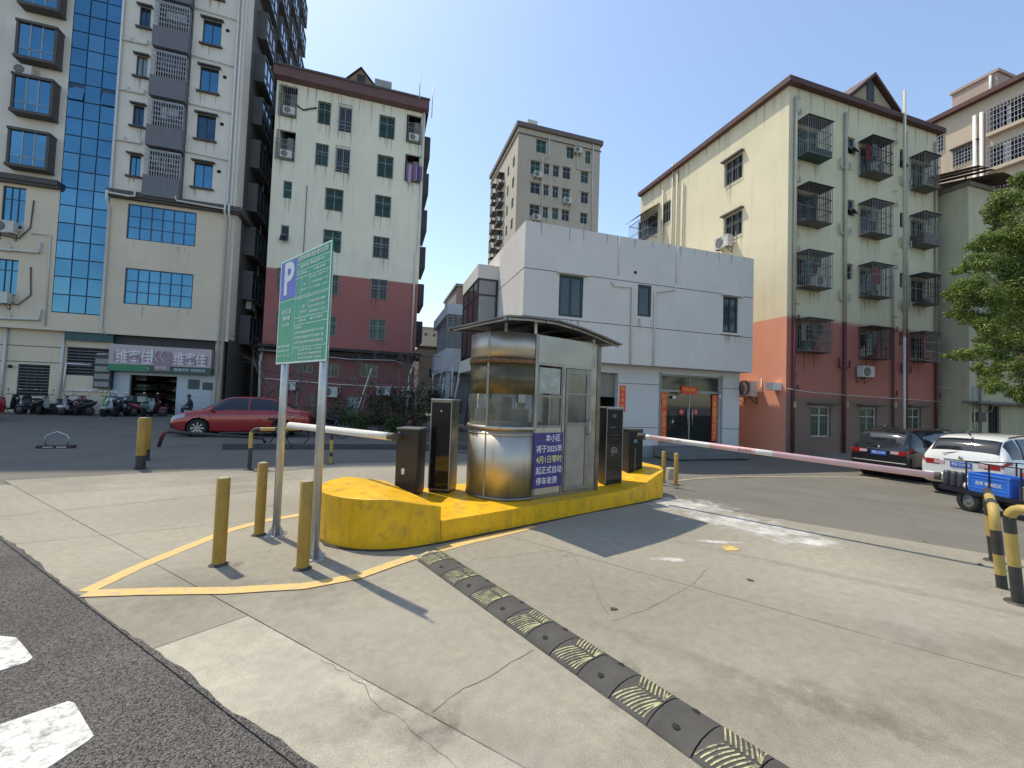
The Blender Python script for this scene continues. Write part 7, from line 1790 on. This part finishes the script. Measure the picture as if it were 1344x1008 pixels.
per = thing('person', 'person in dark clothes sitting hunched on a stool near the right side of the shop', 'person', (PX,PY,-.02), math.radians(120)); link('figure', m2, per)
MB().ell((0,.12,1.27),(.098,.105,.10)).build('hair', mat('hair_black',(.012,.011,.01),.6), per)
MB().ell((0,.145,1.215),(.078,.088,.10)).build('face', mat('skin',(.42,.26,.18),.6,var=.05), per)
for s_ in (-1,1): MB().ell((.14*s_,.41,.66),(.035,.045,.03)).build('hand', mat('skin',(.42,.26,.18),.6), per)
stl = thing('stool', 'low dark stool under the hunched person by the shop', 'stool', (PX,PY,-.02)); MB().box(-.16,.16,-.16,.16,.34,.385).build('seat', m_trim, stl)
for x in (-.13,.13):
    for y in (-.13,.13): MB().bar((x,y,0),(x,y,.34),.03).build('leg', m_trim, stl)
shp = hy(198,522,31.9); 
for x_, z_, c_ in ((-13.2,1.5,(.55,.5,.4)),): MB().lathe([(0,0),(.12,0),(.13,.5),(.05,.62),(0,.62)], (hy(198,540,32)[0],32.0,.0), 'z', 14).build('x', m_white) if False else None
# low planks / junk along the tan wall
p = gz(38,545); b = MB(); b.box(-.9,1.5,-.2,.2,0,.42); b.box(-.7,1.1,-.15,.15,.42,.6); o = b.build('bench', mat('junk_dark',(.05,.05,.05),.8,var=.2)); o.location = (p.x,30.6,-.02); tag(o, 'long low dark bench against the tan wall left of the scooters', 'bench')

# ================================================================== plants
def leaf_mass(name, centers, n, size, m, parent=None, seed=1, flat=.5, **k):
    rnd = random.Random(seed); vs, fs = [], []
    tot = sum(c[3]**2 for c in centers)
    for (cx,cy,cz,r,sq) in [(c[0],c[1],c[2],c[3],c[4] if len(c) > 4 else 1) for c in centers]:
        for _ in range(int(n*r*r/tot)):
            d = Vector((rnd.gauss(0,1),rnd.gauss(0,1),rnd.gauss(0,1))).normalized(); rr = r*(rnd.random()**.38)
            p = Vector((cx,cy,cz))+Vector((d.x*rr,d.y*rr,d.z*rr*sq)); nn = (d+Vector((rnd.gauss(0,.6),rnd.gauss(0,.6),rnd.gauss(0,.6)+.5))).normalized()
            a = nn.orthogonal().normalized(); a.rotate(Matrix.Rotation(rnd.random()*6.28, 3, nn)); b_ = nn.cross(a); s = size*rnd.uniform(.6,1.35); i = len(vs)
            droop = nn*s*.18
            vs += [p-a*s, p-b_*s*flat*.8+a*s*.1, p+a*s-droop, p+b_*s*flat*.8+a*s*.1]; fs.append((i,i+1,i+2,i+3))
    me = bpy.data.meshes.new(name); me.from_pydata([tuple(v) for v in vs], [], fs); me.materials.append(m); return link(name, me, parent, **k)
def leafmat(name, c1, c2, c3):
    m = bpy.data.materials.new(name); m.use_nodes = True; n, l, b = N(m); g = n.new('ShaderNodeNewGeometry'); r = n.new('ShaderNodeValToRGB')
    r.color_ramp.elements[0].color = (*c1,1); r.color_ramp.elements[1].color = (*c3,1); e = r.color_ramp.elements.new(.55); e.color = (*c2,1)
    l.new(g.outputs['Random Per Island'], r.inputs[0]); l.new(r.outputs[0], b.inputs['Base Color']); b.inputs['Roughness'].default_value = .42; b.inputs['Specular IOR Level'].default_value = .5
    tr = n.new('ShaderNodeBsdfTranslucent'); mxs = n.new('ShaderNodeMixShader'); mxs.inputs[0].default_value = .32; l.new(r.outputs[0], tr.inputs[0]); l.new(b.outputs[0], mxs.inputs[1]); l.new(tr.outputs[0], mxs.inputs[2]); l.new(mxs.outputs[0], n['Material Output'].inputs[0]); return m
m_leaf = leafmat('broad_leaf', (.05,.095,.012), (.13,.20,.03), (.33,.38,.08))
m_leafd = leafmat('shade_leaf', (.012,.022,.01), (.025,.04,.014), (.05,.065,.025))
tree = thing('street_tree', 'leafy green tree with drooping branches entering from the right edge', 'tree', (0,0,0))
def tp3(x, y, n): q = hy(x, y, n); return Vector((q[0], n, q[1]))
NTr = 8.6
tk = Vector((22.6, 7.4, terr(22.6,7.4)))
cl = []
spec_ = [(1322,268,30,.9),(1300,292,16,.8),(1342,300,40,.9),(1318,330,40,.9),(1290,318,20,.7),(1280,348,20,.7),(1262,352,11,.5),(1330,380,46,.9),(1292,380,34,.8),(1266,378,20,.7),(1250,388,13,.6),
 (1282,410,26,.8),(1262,412,14,.6),(1300,425,20,.7),(1345,440,48,.8),(1308,452,26,.8),(1278,462,20,.5),(1258,466,15,.45),(1244,468,8,.4),(1290,484,18,.5),(1325,490,34,.7),(1306,508,15,.6),(1345,515,26,.7),(1340,250,28,.8),(1345,350,50,.9),
 (1400,300,80,.9),(1420,430,80,.8),(1480,360,110,.9),(1400,380,80,.9)]
for i,(x,y,r,sq) in enumerate(spec_):
    n_ = NTr+.5*math.sin(i*2.3); p = tp3(x,y,n_); dep = p.x*.299+p.y*.954; cl.append((p.x,p.y,p.z,r*dep/F,sq))
rt_ = random.Random(8); sub = []
for (x,y,z,r,sq) in cl[:25]:
    for _ in range(11):
        d = Vector((rt_.gauss(0,1),rt_.gauss(0,1),rt_.gauss(0,1))).normalized()*r*rt_.uniform(.35,.95); sub.append((x+d.x,y+d.y,z+d.z*sq,r*rt_.uniform(.24,.46),.85))
leaf_mass('crown', sub, 95000, .040, m_leaf, tree, 11)
leaf_mass('crown', cl[25:], 26000, .085, m_leaf, tree, 12)
b = MB()
b.tube([tk+Vector((0,0,-.2)), tk+Vector((-.2,0,1.6)), Vector((21.6,7.8,3.4))], .24, 12, r2=.15); b.build('trunk', m_tree, tree)
b = MB(); root = Vector((21.6,7.8,3.4))
for q_, (x,y,r,sq) in zip(cl, spec_):
    p = Vector(q_[:3]); m_ = root.lerp(p,.55)+Vector((0,0,.35)); b.tube([root,root.lerp(m_,.5)+Vector((0,0,.1)),m_,p], .05 if r > 25 else .025, 6, r2=.008)
b.build('branch', m_tree, tree)

# overgrown bed in front of the red block
def plant(name, label, px, n, h, w, m, cnt=500, size=.10, cat='plant', seed=1, squash=1.3, stems=4, grp='plants in the overgrown bed'):
    p = hy(px, 560, n); t = thing(name, label, cat, (p[0], n, -.02), 0, grp); rnd = random.Random(seed)
    leaf_mass('leaves', [(rnd.uniform(-.3,.3)*w, rnd.uniform(-.3,.3)*w, h*rnd.uniform(.35,.75), w*rnd.uniform(.35,.6), squash) for _ in range(5)], cnt, size, m, t, seed, .35)
    b = MB()
    for _ in range(stems): x, y = rnd.uniform(-.3,.3)*w, rnd.uniform(-.3,.3)*w; b.tube([(x*.4,y*.4,0),(x*.7,y*.7,h*.5),(x,y,h*.9)], .018, 5, r2=.006)
    b.build('stem', m_tree, t); return t
m_gr = leafmat('weed_leaf', (.02,.04,.01), (.045,.085,.02), (.09,.13,.03)); m_dry = leafmat('dry_leaf', (.10,.08,.05), (.15,.12,.08), (.22,.19,.13))
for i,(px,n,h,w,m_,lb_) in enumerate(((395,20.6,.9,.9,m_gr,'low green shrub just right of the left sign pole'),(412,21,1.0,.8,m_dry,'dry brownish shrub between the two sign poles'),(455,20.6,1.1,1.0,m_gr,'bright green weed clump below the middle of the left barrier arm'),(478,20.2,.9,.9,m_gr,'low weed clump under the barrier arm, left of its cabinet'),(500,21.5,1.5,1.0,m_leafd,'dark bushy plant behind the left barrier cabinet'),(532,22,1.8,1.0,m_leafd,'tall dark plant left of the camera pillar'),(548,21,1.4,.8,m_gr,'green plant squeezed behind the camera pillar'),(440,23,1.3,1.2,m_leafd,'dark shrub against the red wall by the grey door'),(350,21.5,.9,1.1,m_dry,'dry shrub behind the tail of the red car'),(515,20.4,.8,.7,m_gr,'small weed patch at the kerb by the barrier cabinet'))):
    plant('shrub', lb_, px, n, h, w, m_, 480, .09, seed=20+i)
# bare trees
def bare(label, px, n, h, seed, lean=0.):
    p = hy(px,560,n); t = thing('bare_tree', label, 'tree', (p[0],n,-.02), 0, 'bare trees in front of the red block'); rnd = random.Random(seed); b = MB(); tk_ = MB()
    tk_.tube([(0,0,0),(lean*.3,0,h*.3),(lean*.6,.05,h*.55)], .07, 8, r2=.045); tk_.build('trunk', mat('pale_bark',(.20,.18,.15),.9,var=.2), t)
    def br_(p0, d, L, r, dep):
        p1 = p0+d*L*.5+Vector((rnd.gauss(0,.05),rnd.gauss(0,.05),.02)); p2 = p0+d*L; b.tube([p0,p1,p2], r, 5, r2=r*.55)
        if dep:
            for _ in range(rnd.randint(2,3)):
                d2 = (d+Vector((rnd.gauss(0,.5),rnd.gauss(0,.4),rnd.gauss(.15,.35)))).normalized(); br_(p0.lerp(p2,rnd.uniform(.5,1)), d2, L*rnd.uniform(.55,.8), r*.55, dep-1)
    s_ = Vector((lean*.6,.05,h*.55))
    for _ in range(4): br_(s_*rnd.uniform(.6,1), Vector((rnd.gauss(lean*.2,.5),rnd.gauss(0,.3),.8)).normalized(), h*.4, .035, 3)
    b.build('branch', mat('pale_bark',(.20,.18,.15),.9,var=.2), t)
bare('bare pale-branched tree left of the left sign pole', 352, 22.5, 3.4, 1)
bare('bare tree with forked branches between the sign poles', 388, 23, 3.2, 2)
bare('bare crooked tree behind the white barrier arm', 470, 23.5, 3.6, 3, .6)
bare('bare tree beside the drainpipe of the red block', 525, 23, 3.4, 4, -.3)
bare('thin bare tree just left of the camera pillar', 545, 21.5, 3.0, 5)
# big drooping dark palm-like fronds
def fronds(label, px, n, h, seed):
    p = hy(px,560,n); t = thing('fan_palm', label, 'palm', (p[0],n,-.02), 0, 'small palms'); rnd = random.Random(seed); tk_ = MB(); tk_.tube([(0,0,0),(.03,0,h*.6)], .09, 8, r2=.07); tk_.build('trunk', m_tree, t)
    for k in range(11):
        a = 2*PI*k/11+rnd.uniform(-.2,.2); L = h*.45*rnd.uniform(.8,1.1); pts = [Vector((math.cos(a)*L*s, math.sin(a)*L*s, h*.6+L*(.9*s-1.25*s*s))) for s in [i/7 for i in range(8)]]; b = MB(); b.tube(pts, .014, 4, r2=.004)
        for i in range(1,8):
            d = (pts[i]-pts[i-1]).normalized(); sd_ = d.cross(Vector((0,0,1))).normalized()
            for s_ in (-1,1):
                for q in (0,.5): o_ = pts[i-1].lerp(pts[i],q); tip = o_+sd_*s_*.22+d*.12-Vector((0,0,.16)); b.add([o_-d*.018,tip,o_+d*.018],[(0,1,2)])
        b.build('frond', m_leafd, t)
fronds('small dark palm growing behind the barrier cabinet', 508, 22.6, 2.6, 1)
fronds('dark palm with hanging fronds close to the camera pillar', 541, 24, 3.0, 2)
# clutter down the alley by the pillar
cu = thing('pipe_tangle', 'tangle of upright pipes and cables on the wall in the alley', 'pipes', (0,0,0))
rnd = random.Random(9)
for q in range(9): x = 3.3+rnd.uniform(0,2.2); MB().tube([(x,24.4+rnd.random(),0),(x+rnd.uniform(-.1,.1),24.6,1.8),(x+rnd.uniform(-.2,.2),24.6,rnd.uniform(2.8,3.8))], .045, 6).build('pipe', rnd.choice([m_alu,m_dbars,m_pvc]), cu)
# wires across the alley
wr_ = thing('overhead_cables', 'thin dark cables sagging across the alley at first floor height', 'cables', (0,0,0))
for (a_, b_) in (((-9.3,31.5,5.2),(9,27,4.6)),((-7.6,31.7,3.1),(6,26,2.9)),((2.4,31.8,4.1),(6,25.9,3.6))):
    a_, b_ = Vector(a_), Vector(b_); MB().tube([a_.lerp(b_,s)+Vector((0,0,-.5*4*s*(1-s))) for s in [i/10 for i in range(11)]], .018, 5).build('cable', m_trim, wr_)
# power pole line above black suv (thin cable to the annex)
wr2 = thing('service_cable', 'single pale cable strung from the salmon block to the annex ledge', 'cable', (0,0,0))
MB().tube([(28.4,14.8,3.15),(30.5,13.2,3.0),(33,13.2,2.95)], .02, 5).build('cable', m_pvc, wr2)
# small litter
lit = ((812,612,'left'),)
for i,(x,y,lb_) in enumerate(((805,800,'beside the speed bump'),(1215,712,'near the lane joint'),(985,762,'on the sunny lane'),(1286,741,'close to the hoop guards'))):
    p = gz(x,y); b = MB(); b.add([(-.03,-.015,.006),(.035,-.02,.012),(.03,.02,.004),(-.025,.02,.014)],[(0,1,2,3)]); o = b.build('dry_leaf', mat('dead_leaf',(.12,.06,.03),.8)); o.location = p; o.rotation_euler = (0,0,i*1.3); tag(o, 'small curled dead leaf on the concrete '+lb_, 'leaf')
bpy.context.view_layer.update()
# dense dark growth against the red block and in the alley
for i,(px,n,h,w,lb_) in enumerate(((490,26,2.6,1.5,'tall dark creeper behind the barrier cabinet'),(520,25.5,2.8,1.5,'tall dark creeper beside the corner drainpipe'),(550,25,3.0,1.4,'dark hanging creeper at the alley mouth'),(575,24,2.6,1.1,'dark creeper filling the gap left of the camera pillar'),(597,23,2.2,.9,'dark creeper between the camera pillar and the booth'))):
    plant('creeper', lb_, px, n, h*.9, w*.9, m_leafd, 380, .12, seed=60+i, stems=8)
for i,(px,n,h,lb_) in enumerate(((475,25,3.2,'pole leaning in the bed behind the barrier arm'),(560,24.5,3.0,'upright pole among creepers left of the camera pillar'))):
    p = hy(px,560,n); t = thing('leaning_pole', 'pale '+lb_, 'pole', (p[0],n,-.02)); MB().tube([(-.5+.8*i,0,0),(.35-.1*i,.2,h)], .035, 6).build('shaft', m_pvc, t)
